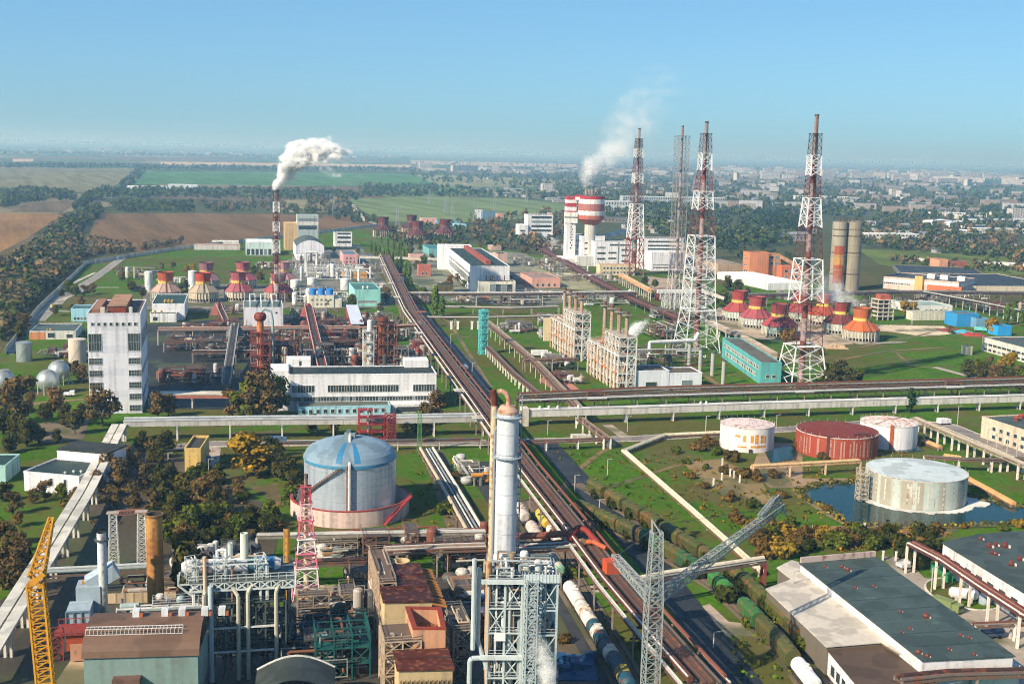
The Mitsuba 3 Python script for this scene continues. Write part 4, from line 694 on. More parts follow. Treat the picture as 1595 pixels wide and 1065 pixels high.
part(k, 'stair_tower', lattice(M(C, GRID).paint('93302c'), (10.6, 1, 0), (10.6, 1, z - 1.5), 1.5, 1.5, 8, .22, .2, x=True)); part(k, 'vent_pipe', M(C, GRID).paint('d0c8b4').cyl((3, 1, 0), (3, 1, z + 1), .22, 8))
# free standing stacks
def stack(label, px, py, r, ytop, bands, cap=None, name='chimney', extra=None, lean=.03):
    C = P(px, py); zt = float(Z(px + (py - ytop) * lean, ytop, C)); k = thing(name, label, 'chimney'); m = M(C); n = len(bands)
    for i, c in enumerate(bands): m.paint(c, 1 if n > 1 else 0).lathe([(r, zt * i / n), (r, zt * (i + 1) / n)], n=24)
    m.paint('3a3634').lathe([(r, zt), (r * .8, zt), (r * .8, zt - 1.5)], n=24); part(k, 'shaft', m)
    if cap: part(k, 'rim', M(C).paint(cap).lathe([(r + .12, zt - .5), (r + .25, zt - .2), (r + .25, zt + .05), (r, zt + .05)], n=24))
    return k, C, zt
stack('thick tan steel stack with flared rim behind the turbine hall', 243, 949, 1.75, 800, ['a8793f', 'b07f42', 'a8763a', 'b5864a'], '8f6a3c', lean=-.02)
k, C, zt = stack('slim white chimney with dark cap ring left of the tan stack', 162, 976, .92, 829, ['c4d2ca', 'ccd6d0', 'd2d6dc'], lean=-.02); part(k, 'cap_ring', M(C).paint('4a5250').lathe([(1.5, zt - 1.6), (1.5, zt - 1.35), (.9, zt - 1.35)], n=20))
stack('thin ochre yellow stack left of the pink lattice tower', 447, 950, .72, 822, ['c08f3a', 'c8b06a', 'cf9a30', 'd0a040'], lean=-.02)
# great silver column and cream flare beside it
k = thing('process_column', 'great silver insulated column with bent tan pipe on top, centre front', 'column'); C = P(785, 918); R = 2.5; z = lambda y: float(Z(786 + (918 - y) * .02, y, C)); zt = z(643)
part(k, 'shell', M(C).paint('cfd6dd', 2).lathe([(R * 1.06, 0), (R * 1.06, z(865)), (R * .98, z(862)), (R, zt)], n=40)); part(k, 'head', M(C).paint('b99a84', 1).lathe([(R, zt), (R, zt + .6), (R * .7, zt + 1.7), (.05, zt + 2.1)], n=40))
for i in range(1, 9): part(k, 'band', M(C).paint('aab2bc').lathe([(R + .02, zt * i / 9 - .1), (R + .07, zt * i / 9), (R + .02, zt * i / 9 + .1)], n=40))
for zz in (z(711), zt - .8): 
    m = M(C).paint('9fa9ae').lathe([(R, zz), (R + .9, zz), (R + .9, zz + .12), (R, zz + .12)], n=30)
    for a in np.arange(20) * .314: m.bar(((R + .85) * math.cos(a), (R + .85) * math.sin(a), zz), ((R + .85) * math.cos(a), (R + .85) * math.sin(a), zz + 1), .07)
    part(k, 'platform', m.lathe([(R + .85, zz + .95), (R + .92, zz + 1.03)], n=30))
part(k, 'bent_pipe', M(C).paint('c29a80', 1).pipe([(0, 0, zt + 1.8), (0, 0, zt + 3.2), (-.5, 0, zt + 4.4), (-1.4, 0, zt + 5), (-2.6, 0, zt + 4.8)], .55, 10)); m = M(C).paint('6f7a80')
for zz in np.arange(2, zt - 1, 1.6): m.box(R + .05, -.7, zz, R + .5, .3, zz + .1)
m.bar((R + .3, -.7, 2), (R + .3, -.7, zt), .08).bar((R + .3, .3, 2), (R + .3, .3, zt), .08); part(k, 'ladder', m); part(k, 'side_pipe', M(C).paint('8a98a2').pipe([(R + .6, .8, 3), (R + .6, .8, zt + 4), (R + .2, .4, zt + 4.4)], .12).pipe([(-R - .4, .3, 1), (-R - .4, .3, zt * .9), (-R, .3, zt * .92)], .22))
k, C, zt = stack('cream flare pipe with rusty bent top beside the silver column', 764, 909, .8, 628, ['c4b896', 'cabd9c', 'c0b28e', 'cec3a6', 'c8bb9a'], name='flare_stack', lean=.02); part(k, 'tip', M(C).paint('5a2e26', 1).pipe([(0, 0, zt - .5), (-.1, 0, zt + 1.6), (-.6, 0, zt + 3)], .85, 12)); part(k, 'guide_pipe', M(C).paint('a9b0b0').pipe([(1.4, -.2, 0), (1.4, -.2, zt * .72), (1.0, 0, zt * .75)], .22)); part(k, 'clamp', M(C).paint('c6a07e').bar((0, 0, zt * .68), (3, -1, zt * .72), .5))
# cranes
k = thing('crane_boom', 'yellow lattice crane boom rising at the left edge', 'crane'); B0 = P(60, 1120); a = np.array([*B0, 2.0]); zz = 22.5; q = np.array([*P(56, 908, zz), zz]); a[:2] = q[:2] + [1.6, -1]
part(k, 'boom', lattice(M().paint('c98f1e'), a, q, 1.35, 1.35, 15, .32, .17, x=False)); q2 = np.array([*P(80, 808, 30.5), 30.5]); part(k, 'boom_head', M().paint('c98f1e').bar(q + [-1.4, 0, -1], q + [1.6, 0, 2], .9).bar(q + [-1.2, 0, 2], q + [1.2, 0, -1], .7)); part(k, 'jib', lattice(M().paint('cc931f'), q + [0, 0, .4], q2, 1.2, .4, 9, .28, .17, x=False)); part(k, 'cable', M().paint('3a3a3a').bar(q2, q2 + [.6, 0, -1.5], .1).bar(q + [-1.4, 1, 1], q2, .08))
k = thing('tower_crane', 'grey lattice tower crane with raised jib and orange counterweight, right of centre front', 'crane'); C = P(1011, 1100); a = np.array([*C, 0.0]); G1 = '939c9c'
zj, zt = float(Z(1010, 925, C)), float(Z(1008, 818, C))
part(k, 'mast', lattice(M().paint(G1), a, a + [0, 0, zj], 1.35, 1.35, 11, .22, .11, x=True)); part(k, 'mast_head', lattice(M().paint(G1), a + [0, 0, zj], a + [0, 0, zt - 1], 1.3, .9, 7, .2, .1, x=True)); part(k, 'mast_tip', M().paint(G1).bar(a + [-.8, 0, zt - 1.5], a + [-.9, .4, zt + 1], .3).bar(a + [.8, 0, zt - 1.5], a + [-.9, .4, zt + 1], .25))
tip = np.array([*P(1218, 788, 29), 29.0]); ft = a + [.6, .4, zj - .8]; part(k, 'jib', lattice(M().paint(G1), ft, tip, .85, .6, 20, .18, .1, x=True)); d = (tip - ft) / np.linalg.norm(tip - ft)
part(k, 'jib_head', M().paint(G1).bar(tip, tip + d * 2.5 + [0, 0, -3.2], .3).bar(tip + [0, 0, .8], tip + d * 2.5 + [0, 0, -3.2], .25).bar(tip - d * 7 + [0, 0, .6], tip - d * 1.5 + [0, 0, 3.0], .28).bar(tip - d * 1.5 + [0, 0, 3], tip + [0, 0, .6], .28).bar(tip - d * 1.5 + [0, 0, 3], tip - d * 1.5, .2)); part(k, 'luffing_strut', lattice(M().paint(G1), tip - d * 9 + [0, 0, 1.2], tip - d * 2 + [-.5, 0, 2.4], .4, .4, 6, .16, .1))
tl = np.array([*P(958, 868, 18.5), 18.5]); part(k, 'tail_frame', lattice(M().paint(G1), a + [-.6, 0, zj - .6], tl, .8, .7, 7, .22, .13, x=True)); e = np.array([*P(935, 872, 17), 17.0])
part(k, 'counterweight', M(tl[:2], .25, tl[2] - 1.6).paint('c04f2a').box(-2.2, -1.6, -1.4, 1.6, 1.4, 1.2)); part(k, 'hoist_rope', M().paint('4a4e50').bar(a + [0, 0, zt], tip, .07).bar(a + [0, 0, zt], tl, .07).bar(tip + d * 2.5 + [0, 0, -3.2], tip + d * 2.5 + [0, 0, -4.6], .06)); part(k, 'winch', M().paint('6f4a48').box(*(a + [-1, -1, zj - 4.6]), *(a + [1, 1, zj - 3.0])))
# ---------------------------------------------------------------- pipe racks, galleries, fences, railway
def offset_line(L, o):
    """The polyline L (n x 2) moved o metres to its right, mitred."""
    L = np.asarray(L, float); d = np.diff(L, axis=0); d /= np.linalg.norm(d, axis=1, keepdims=True); nn = np.stack([d[:, 1], -d[:, 0]], 1); out = []
    for i in range(len(L)):
        a, b = nn[max(i - 1, 0)], nn[min(i, len(nn) - 1)]; m = (a + b) / 2; m /= max(m @ m, .35); out.append(L[i] + m * o)
    return np.array(out)
def stations(L, step):
    ls = shapely.LineString(L); n = max(1, int(ls.length / step))
    for i in range(n + 1):
        s = ls.length * i / n; p = np.array(ls.interpolate(s).coords[0]); q = np.array(ls.interpolate(min(s + .5, ls.length)).coords[0]); r = np.array(ls.interpolate(max(s - .5, 0)).coords[0]); d = (q - r) / np.linalg.norm(q - r)
        yield p, d, np.array([d[1], -d[0]])
def rack(label, px, z, w, pipes, step=12, leg='8a8078', beam='6a5a50', legw=.4, tiers=1, name='pipe_rack', group=None, cat='pipe rack', L=None):
    """pipes: (offset, radius, colour, height over the deck)."""
    L = np.array([P(x, y, z) for x, y in px]) if L is None else np.asarray(L); k = thing(name, label, cat, group)
    for p, d, r in stations(L, step):
        m = M().paint(leg, 2)
        for s in (-1, 1): m.bar((*(p + r * s * w * .42), 0), (*(p + r * s * w * .42), z + .1), legw)
        m.paint(beam, 1)
        for t in range(tiers): m.bar((*(p - r * w * .5), z - .2 - 2.2 * t), (*(p + r * w * .5), z - .2 - 2.2 * t), .3, .4)
        part(k, 'support', m)
    for s in (-1, 1):
        o = offset_line(L, s * w * .5); m = M().paint(beam, 1)
        for a, b in zip(o, o[1:]): m.bar((*a, z - .15), (*b, z - .15), .18, .5)
        part(k, 'girder', m)
    for o, rad, col, dz in pipes:
        m = M().paint(col, 1 if col < '8a' else 0); q = offset_line(L, o); m.pipe([(*p, z + rad + .1 + dz) for p in q], rad, 8); part(k, 'pipe', m)
    return k, L
def mixpipes(w, n, cols, seed, r=(.14, .42), dz=0):
    g = np.random.default_rng(seed); x = np.linspace(-w * .46, w * .46, n); return [(float(a), float(g.uniform(*r)), cols[int(g.integers(len(cols)))], dz) for a in x]
RUST = ['4a3832', '5a463e', '6a5248', '443430', '857668', '645a54', '968a7e']; DARKP = ['2f2c2b', '43332d', '55403a', '3a3a3a', '6a5e58']; PALE = ['b9b6ae', 'c6c5c0', 'a7a8a4', '8f908c', 'd0cfca']
MR = [(598, 398), (640, 485), (700, 566), (748, 630), (822, 732), (905, 836), (962, 910), (1042, 1003), (1100, 1068)]
k, L = rack('main rust brown pipe rack running the length of the works', MR, 7.5, 9.5, mixpipes(6, 9, RUST, 1) + [(3.0, .62, '5f3c30', .9), (-4.5, .22, 'bdb9b2', .1), (4.2, .25, 'c4c2bc', 0), (4.6, .18, 'a9a9a6', 0), (3.6, .18, 'c9c8c4', 1.9), (-3.6, .3, '7a4a3c', 1.2)], step=14, tiers=2, beam='5a4238')
ls = shapely.LineString(L)
for f, side in ((.12, 1), (.2, -1), (.27, 1), (.36, 1), (.44, -1), (.53, 1), (.7, 1), (.755, 1), (.81, 1)):                 # expansion loops
    s = ls.length * f; p = np.array(ls.interpolate(s).coords[0]); q = np.array(ls.interpolate(s + 1).coords[0]); d = q - p; r = np.array([d[1], -d[0]]) * side; m = M().paint('bdbab2' if side > 0 else '8a5a48')
    for i in range(3):
        a = p + r * (2.2 + i * .6) - d * (2.2 - i * .5); b = p + r * (7.0 - i * .6) - d * (2.2 - i * .5); c = p + r * (7.0 - i * .6) + d * (2.2 - i * .5); e = p + r * (2.2 + i * .6) + d * (2.2 - i * .5)
        m.pipe([(*a, 8.0), (*a, 9.2), (*b, 9.2), (*c, 9.2), (*e, 9.2), (*e, 8.0)], .2, 6)
    part(k, 'expansion_loop', m)
CR = [(808, 617), (1000, 608), (1200, 602), (1400, 597), (1640, 590)]
rack('brown pipe rack crossing behind the pale right hand gallery, upper run', CR, 6.5, 4, [(-1.4, .45, '6f4434', .3), (-.4, .3, '5a3a30', .2), (.6, .35, '7f8a7c', .1), (1.5, .25, '4a3a34', 0)], step=16, legw=.35)
k, L = rack('dark pipe rack crossing behind the pale right hand gallery, lower run', [(806, 624), (1000, 617), (1200, 611), (1400, 605), (1640, 598)], 5.2, 7, mixpipes(6, 8, DARKP, 5, (.2, .4)) + [(2.9, .42, 'b9bcb8', .2)], step=12, beam='352f2d')
for f in (.13, .5, .79):
    p = np.array(shapely.LineString(L).interpolate(f, normalized=True).coords[0]); part(k, 'expansion_loop', M(p, GRID).paint('6a4a40').pipe([(-3.5, -2, 5.6), (-3.5, -2, 8), (3.5, -2, 8), (3.5, -2, 5.6)], .35, 8).pipe([(-2.6, 0, 5.6), (-2.6, 0, 8), (2.6, 0, 8), (2.6, 0, 5.6)], .3, 8).paint('b9bcb8').pipe([(-4, -3.4, 5.7), (4, -3.4, 5.7)], .45, 8))
def gallery(label, px, z, w, hgt, wall='d0cdc6', roof='c9c8c4', step=18, leg='cfcac0', slabs=True, name='conveyor_gallery', L=None, cat='gallery'):
    L = np.array([P(x, y, z) for x, y in px]) if L is None else np.asarray(L); k = thing(name, label, cat)
    for p, d, r in stations(L, step):
        m = M().paint(leg, 2)
        for s in (-1, 1): m.bar((*(p + r * s * w * .3), 0), (*(p + r * s * w * .3), z), .5)
        m.bar((*(p - r * w * .5), z - .25), (*(p + r * w * .5), z - .25), .4, .5); part(k, 'leg', m)
    ls = shapely.LineString(L); n = max(2, int(ls.length / 6)); m = M(); rf = M()
    pts = [np.array(ls.interpolate(i / n, normalized=True).coords[0]) for i in range(n + 1)]; g = np.random.default_rng(len(label))
    for i, (a, b) in enumerate(zip(pts, pts[1:])):
        d = (b - a) / np.linalg.norm(b - a); v = .94 + .1 * g.random(); c = tuple(np.array(h(wall)) * v)
        part(k, 'wall_panel', M().paint(c, 2).bar((*(a + d * .04), z + hgt / 2), (*(b - d * .04), z + hgt / 2), w, hgt))
        c = tuple(np.array(h(roof)) * (.9 + .16 * g.random())); rf.paint(c, 3).bar((*a, z + hgt + .1), (*b, z + hgt + .1), w + .4, .2)
    part(k, 'roof', rf); return k, L
G2 = [(822, 648), (1000, 643), (1200, 636), (1400, 630), (1650, 623)]
k, L = gallery('long pale concrete gallery on legs crossing the right half of the works', G2, 3.4, 3.0, 2.5)
part(k, 'end_tower', M(L[0], GRID).paint('cdc4b4', 2).box(-2.6, -2.2, 0, -.1, 2, 6.8)); part(k, 'link', M(L[0], GRID).paint('c9c0aa', 2).box(-6, -.9, 4.2, -2.7, .9, 5.6))
for f in (.02, .035, .05, .085, .3, .31): p = np.array(shapely.LineString(L).interpolate(f, normalized=True).coords[0]); part(k, 'roof_vent', M(p).paint('d8d6d0').cyl((0, 0, 6.1), (0, 0, 7.1), .45, 8))
k, L = gallery('long grey conveyor gallery on posts crossing the left half of the works', [(193, 663), (400, 660), (560, 659), (752, 655)], 5.2, 3.4, 1.8, wall='b9b8b2', roof='aeb2b2', step=16)
part(k, 'roof_pipe', M().paint('b9c0c4').pipe([(*p, 7.6) for p in offset_line(L, -1.2)], .35, 8)); m = M().paint('6a6862')
for p, d, r in stations(L, 3.2): m.bar((*(p + r * 1.3), 5.0), (*(p + r * 2.3), 5.0), .3, .3)
part(k, 'bracket_row', m, stuff=True)
for i, o in enumerate((-1.35, 1.35)):
    Lx = offset_line([P(186, 664, 5.2), P(133, 768, 5.2), P(70, 872, 5.2), P(-30, 1034, 5.2)], o); gallery(['sloping pair of pale conveyor strips at the left, outer strip', 'sloping pair of pale conveyor strips at the left, inner strip'][i], None, 5.2, 1.9, .7, wall='c4c1b6', roof='cfccc0', step=15, L=Lx)
k, L = gallery('low cream covered conveyor with red underside right of the office tower', [(234, 618), (330, 618), (432, 618)], 4.0, 6.5, 1.4, wall='a86a5c', roof='dcd5c4', step=14)
gallery('thin pale pipe gallery far across the works behind the poplars', [(560, 402), (680, 405), (745, 404)], 5, 2.2, 1.6, wall='d0cabd', step=22)
gallery('sloping tan conveyor from the finishing works to the ground', [(966, 430), (1012, 455)], 6, 2.6, 2.2, wall='cf9a6c', roof='d8b48c', step=14)
gallery('brown sloping conveyor below the second lattice tower', [(1105, 505), (1160, 530), (1206, 556)], 5, 3, 2, wall='a9968a', roof='b9a894', step=14)
k, L = rack('dark pipe bridge crossing the works in the distance, left part', [(636, 459), (800, 459), (990, 457)], 7, 5, mixpipes(4, 5, DARKP, 8) + [(-2.3, .45, 'd6d6d0', .6)], step=20, leg='c9c4bc', beam='3c3c3a')
rack('dark pipe bridge crossing the works in the distance, right part', [(1105, 462), (1250, 460), (1400, 456), (1640, 458)], 7, 7, mixpipes(6, 7, DARKP, 9) + [(-3, .5, '7f8682', .6)], step=20, leg='8a857c', beam='33373a')
rack('dark diagonal pipe rack on white legs at the right', [(1444, 456), (1520, 470), (1640, 494)], 7, 7, mixpipes(6, 7, DARKP, 10) + [(3.2, .4, 'b4bab8', .6)], step=13, leg='d6d2c8', beam='33373a')
rack('single pale pipe crossing the lawn by the turquoise frame', [(640, 494), (745, 495), (900, 491)], 5, 1.2, [(0, .3, 'd3d1cb', 0)], step=24, leg='c9c6be', legw=.25)
rack('low pale pipe pair behind the turquoise frame', [(690, 478), (800, 480), (870, 478)], 4, 2, [(-.5, .3, 'c4c4be', 0), (.5, .25, 'b0b0ac', 0)], step=18, leg='c0bdb4', legw=.3)
rack('broad rusty pipe belt running up to the prilling tower', [(792, 352), (850, 390), (930, 437), (1000, 472), (1075, 502)], 4.5, 9, mixpipes(8.4, 12, ['3a2826', '442c29', '332725', '52362f', '5f4a44'], 11, (.25, .5)), step=18, beam='3f2a26')
rack('brown pipe rack in the lawn right of the turquoise frame', [(757, 500), (800, 535), (836, 566), (905, 640)], 5, 4.5, mixpipes(4, 6, RUST, 12), step=13, leg='c9bfae')
rack('brown trough rack on white posts below the turquoise frame', [(760, 541), (800, 582), (838, 613)], 3.6, 2.6, mixpipes(2.2, 4, RUST, 13), step=7, leg='e0dcd2', legw=.6)
rack('short brown pipe bridge left of the reformer frames', [(816, 562), (898, 560)], 5, 5, mixpipes(4.4, 6, RUST + DARKP, 14), step=10)
rack('brown pipe rack ending in the lawn below the pale gallery', [(903, 652), (946, 684)], 3.5, 3, mixpipes(2.5, 4, RUST, 15), step=8, leg='e4e2da', legw=.55); rack('low brown pipe rack along the kerbed road', [(800, 690), (880, 687), (948, 684)], 3, 2, mixpipes(1.6, 4, RUST, 16), step=11, leg='e0ddd4', legw=.5)
rack('brown pipe bridge linking left units to the main rack', [(560, 512), (648, 508)], 8, 3, [(-.8, .45, '9a6048', .2), (.2, .4, 'b9a89a', .2), (1, .3, '7a4438', .2)], step=14)
k, L = rack('long brown and white pipe rack behind the office tower', [(246, 514), (360, 513), (470, 511), (560, 511)], 7.5, 4.5, [(-1.8, .4, 'c2b8ac', .3), (-.9, .35, '8f5a40', .3), (0, .3, 'b9b2a6', 0), (1, .4, '7d5446', 0), (1.8, .25, '9aa09c', 0)], step=15, leg='b8ac9c')
for i, (y, x0, x1) in enumerate(((532, 255, 560), (548, 300, 640), (584, 440, 620))): rack(['dark pipe run in the shade of the left units, upper', 'dark pipe run in the shade of the left units, middle', 'red brown pipe run behind the long white hall'][i], [(x0, y), (x1, y - 2)], 5, 4, mixpipes(3.6, 6, DARKP + PALE[2:4] + RUST[:2], 20 + i), step=16)
k, L = rack('pair of low cream pipelines crossing the lawn in a zigzag', [(1122, 675), (1036, 679), (972, 704), (1080, 798), (1186, 892)], .9, 1.7, [(-.5, .42, 'e0d6b8', 0), (.55, .42, 'ddd2b2', 0)], step=12, leg='b9b2a0', legw=.3)
rack('big cream pipe on red trestles crossing above the siding', [(985, 908), (1040, 897), (1190, 874)], 7, 1.6, [(-.2, .55, 'ddd0b8', .2), (.7, .2, 'a9a49a', .2)], step=22, leg='7a2f2c', legw=.6)
rack('concrete legged pipe trough descending past the white tank at the right', [(1426, 652), (1480, 676), (1576, 716), (1650, 748)], 5, 3.2, [(-1, .3, 'a89a88', 0), (0, .4, 'b4a898', 0), (1, .35, '9a8c7c', 0)], step=9.5, leg='e0d8cc', beam='9a9080', legw=.6)
rack('brown pipe trough on posts behind the pond tank, right side', [(1440, 711), (1505, 716), (1640, 716)], 4, 2.6, mixpipes(2.2, 4, RUST, 30), step=10, leg='d8cfc2', legw=.55); rack('cream trough rack on tan posts left of the pond tank', [(1172, 727), (1250, 723), (1338, 718)], 3.6, 2.2, [(-.5, .35, 'c9a878', 0), (.5, .35, 'd8b888', 0)], step=11, leg='d2b494', beam='c4a07a', legw=.5)
for i, px in enumerate(([(1494, 741), (1535, 763), (1578, 787)], [(1437, 688), (1464, 699)], [(1470, 712), (1497, 716)])):
    rack(['tan insulated pipe along the far bank of the pond', 'short tan insulated pipe on the grass right of the clean white tank', 'short tan insulated pipe behind the pond tank'][i], px, .7, 1.8, [(-.4, .62, 'cf9a62', 0), (.5, .5, 'd2a470', 0)], step=9, leg='9a8a74', name='insulated_pipe', cat='pipe')
rack('rusty pipe rack on white posts in front of the right depot', [(1420, 846), (1470, 872), (1530, 913), (1650, 990)], 7.5, 2.8, [(-1, .3, '5f342c', 0), (-.3, .25, '8a6a5c', 0), (.5, .3, '6a3c34', 0), (1.1, .2, 'cfcac2', 0)], step=10.5, leg='e2d8cc', legw=.5, beam='5a3a34')
rack('low brown pipe on white posts across the paved yard', [(1516, 974), (1640, 968)], 3.6, 1.6, [(-.3, .3, '6a4a40', 0), (.4, .2, '8a7a70', 0)], step=6.5, leg='e2dcd2', legw=.45)
rack('rusty pipe rack at the bottom right corner', [(1400, 1058), (1480, 1050), (1640, 1046)], 6, 3, mixpipes(2.6, 5, RUST, 33), step=12)
rack('dark and silver pipe crossing beyond the turbine hall', [(66, 893), (150, 889), (240, 884)], 5.5, 3.4, [(-1.2, .35, 'b9c0c0', .2), (0, .3, '4a4c4a', 0), (1, .4, '9aa4a4', .2)], step=14, leg='a8a296')
k, L = gallery('narrow pale roofed pipe gallery crossing below the ring wall', [(400, 838), (560, 835), (756, 832)], 5.5, 1.6, .9, wall='8a857a', roof='c4bfb4', step=14); 
rack('dark pipe rack crossing behind the furnace blocks', [(380, 880), (480, 877), (605, 872)], 6, 3.6, mixpipes(3.2, 5, DARKP + ['8a908c', 'a8aaa6'], 35), step=13, leg='b8a89a')
rack('pipe rack with rusty trays right of the silver dome', [(600, 856), (690, 852), (756, 850)], 6.5, 6, mixpipes(5.4, 8, RUST + PALE[:2], 36), step=9, tiers=2)
k, L = rack('great rust brown pipe joining the main rack from the silver column', [(800, 852), (850, 850), (905, 846)], 7.4, 7, [(-2.6, .85, '8a5240', .9), (-.8, .25, 'c4c2bb', 0), (0, .25, 'b0aea6', 0), (.9, .3, '6a4a40', 0), (1.8, .25, 'd0cec8', 0), (2.8, .3, '8f8a80', 0)], step=9, leg='a8622e')
p = P(905, 838, 9); part(k, 'red_bend', M(p, GRID).paint('8a2f24', 0).pipe([(-3, 0, 8.6), (-1.5, 1, 10.6), (0, 2.2, 11), (1.6, 1, 10.6), (2.6, -.6, 9.4), (3.4, -3.5, 8.6)], .75, 12).paint('b05a3a').pipe([(0, -1.5, 8.3), (1.8, -3.6, 9.3), (4.2, -7, 8.6)], .6, 10)); part(k, 'flange', M(p, GRID).paint('a88a5a').cyl((-1, -2.2, 8.6), (-.4, -3.2, 9.2), .9, 14))
rack('pipe trench with white pipes and concrete edge left of the cream flare', [(664, 700), (700, 760), (744, 836)], 1.6, 5.5, [(-2.2, .45, 'd6d0c0', 0), (-1, .3, '7a8a94', 0), (0, .25, 'c9cac6', 0), (1, .3, '4a5258', 0), (2, .5, 'bfae98', 0)], step=9, leg='9a948a')
rack('grey pipe pair crossing before the silver tank road', [(420, 690), (560, 688), (748, 684)], 3.2, 1.6, [(-.4, .25, '6a6e6c', 0), (.4, .3, '55595a', 0)], step=14, leg='c4beb2', legw=.3)
# walls and fences
def fence(label, px, hgt, col, L=None, panel=4.0, name='panel_fence', parts=True, t=.2):
    L = [P(*q) for q in px] if L is None else L; k = thing(name, label, 'fence'); ls = shapely.LineString(L); n = max(1, int(ls.length / panel)); al = M(); g = np.random.default_rng(n)
    for i in range(n):
        a, b = [np.array(ls.interpolate(f / n, normalized=True).coords[0]) for f in (i + .03, i + .97)]; c = tuple(np.array(h(col)) * (.8 + .35 * g.random()))
        m = (M() if parts else al).paint(c, 2).bar((*a, hgt / 2), (*b, hgt / 2), t, hgt); m.paint('8f887c', 2).bar((*b, 0), (*b, hgt + .15), .3)
        if parts: part(k, 'panel', m)
    if not parts: put(k, al)
    return k
fence('long pale perimeter wall beside the ploughed field', [(8, 552), (60, 484), (135, 412), (285, 388), (400, 375), (500, 363), (590, 352)], 3.2, 'c9c4ba', panel=12)
fence('striped concrete panel fence behind the turbine hall', [(168, 940), (303, 935)], 2.3, 'c4ad8c', panel=1.7); fence('striped concrete panel fence behind the furnace blocks', [(418, 930), (570, 924)], 2.3, 'cbb79c', panel=1.7)
fence('white wall along the far green slope', [(1424, 405), (1462, 411), (1470, 411)], 3, 'e2dfda', panel=16, parts=False); fence('long white wall at the far right edge', [(1520, 413), (1560, 414), (1620, 418)], 4, 'e4e2dc', panel=16, parts=False)
# railway
def track(px): 
    L = [P(*q) for q in px]; struct('railway_track', M().paint('6f6355', 5).sheet(strip(L, 3.6), .29 + .01 * _used.get('railway_track', 0))); m = M().paint('5a4a40')
    for o in (-.76, .76):
        q = offset_line(L, o)
        for a, b in zip(q, q[1:]): m.bar((*a, .42), (*b, .42), .09, .18)
    struct('rail', m); return shapely.LineString(L)
TA = track([(898, 754), (1000, 816), (1090, 872), (1165, 926), (1232, 990), (1300, 1080)]); TB = track([(880, 792), (1000, 848), (1060, 884), (1112, 918), (1160, 962), (1215, 1020), (1262, 1082)])
TC = track([(790, 778), (831, 842), (880, 922), (962, 1058), (990, 1110)]); TD = track([(818, 780), (862, 846), (900, 905), (1010, 1090)])
def on(ls, px, py):
    s = ls.project(shapely.Point(*P(px, py, 2))); p = np.array(ls.interpolate(s).coords[0]); q = np.array(ls.interpolate(s + 1).coords[0]); return p, math.atan2(q[1] - p[1], q[0] - p[0])
def bogies(k, p, a, L):
    for x in (-L * .34, L * .34):
        m = M(p, a).paint('2c2a29').box(x - 1.2, -1.0, .75, x + 1.2, 1.0, 1.05)
        for dx in (-.85, .85): m.cyl((x + dx, -.8, .9), (x + dx, .8, .9), .46, 10)
        part(k, 'bogie', m)
def hopper(ls, px, py, col, label, group=None, L=9.4):
    p, a = on(ls, px, py); k = thing('hopper_wagon', label, 'wagon', group); bogies(k, p, a, L)
    m = M(p, a).paint(col, 1 if col < '70' else 0); s = [(-1.45, 1.7), (-1.5, 3.5), (-1.1, 4.2), (0, 4.5), (1.1, 4.2), (1.5, 3.5), (1.45, 1.7)]
    for (y0, z0), (y1, z1) in zip(s, s[1:]): m.quad((-L / 2, y0, z0), (L / 2, y0, z0), (L / 2, y1, z1), (-L / 2, y1, z1))
    for x in (-L / 2, L / 2): m.add([[x, y, z] for y, z in s], [[0, i, i + 1] for i in range(1, len(s) - 1)])
    m.box(-L / 2, -1.3, 1.25, L / 2, 1.3, 1.7); part(k, 'body', m); m = M(p, a).paint(tuple(np.array(h(col)) * .75))
    for x in np.linspace(-L / 2 + .2, L / 2 - .2, 9): m.box(x - .06, -1.56, 1.7, x + .06, -1.46, 3.6).box(x - .06, 1.46, 1.7, x + .06, 1.56, 3.6)
    part(k, 'ribs', m, stuff=True); m = M(p, a).paint(tuple(np.array(h(col)) * 1.25))
    for x in (-2.8, 0, 2.8): m.box(x - .6, -.5, 4.4, x + .6, .5, 4.62)
    part(k, 'hatch_row', m, stuff=True)
for i, (x, y) in enumerate([(915, 765), (944, 782), (972, 799), (1000, 816), (1030, 835), (1060, 854), (1092, 874), (1125, 898), (1152, 917), (1177, 938), (1201, 961), (1224, 983)]): hopper(TA, x, y, ['4f562a', '585a2e', '484f28'][i % 3], f'{ORD[i]} olive hopper wagon from the upper end of the right siding row', 'olive hopper wagons in the right hand row')
for x, y, c, lab, g in [(898, 800, '4c542a', 'first olive hopper wagon from the upper end of the left siding row', 'olive hopper wagons in the left row'), (930, 815, '4c542a', 'second olive hopper wagon from the upper end of the left siding row', 'olive hopper wagons in the left row'), (962, 831, '474e28', 'third olive hopper wagon from the upper end of the left siding row', 'olive hopper wagons in the left row'), (996, 847, '38603a', 'bright green hopper wagon hidden behind the crane mast', None), (1030, 866, '50542c', 'fourth olive hopper wagon from the upper end of the left siding row', 'olive hopper wagons in the left row'), (1056, 881, '345a38', 'bright green hopper wagon behind the crane jib foot', None), (1108, 915, '3f7a3f', 'mid green hopper wagon by the red trestle of the cream pipe', None), (1157, 958, '3c693b', 'bright green hopper wagon standing alone above the dirt road', None), (1186, 988, '4d522a', 'fifth olive hopper wagon from the upper end of the left siding row', 'olive hopper wagons in the left row'), (1212, 1016, '525630', 'sixth olive hopper wagon from the upper end of the left siding row', 'olive hopper wagons in the left row')]: hopper(TB, x, y, c, lab, g)
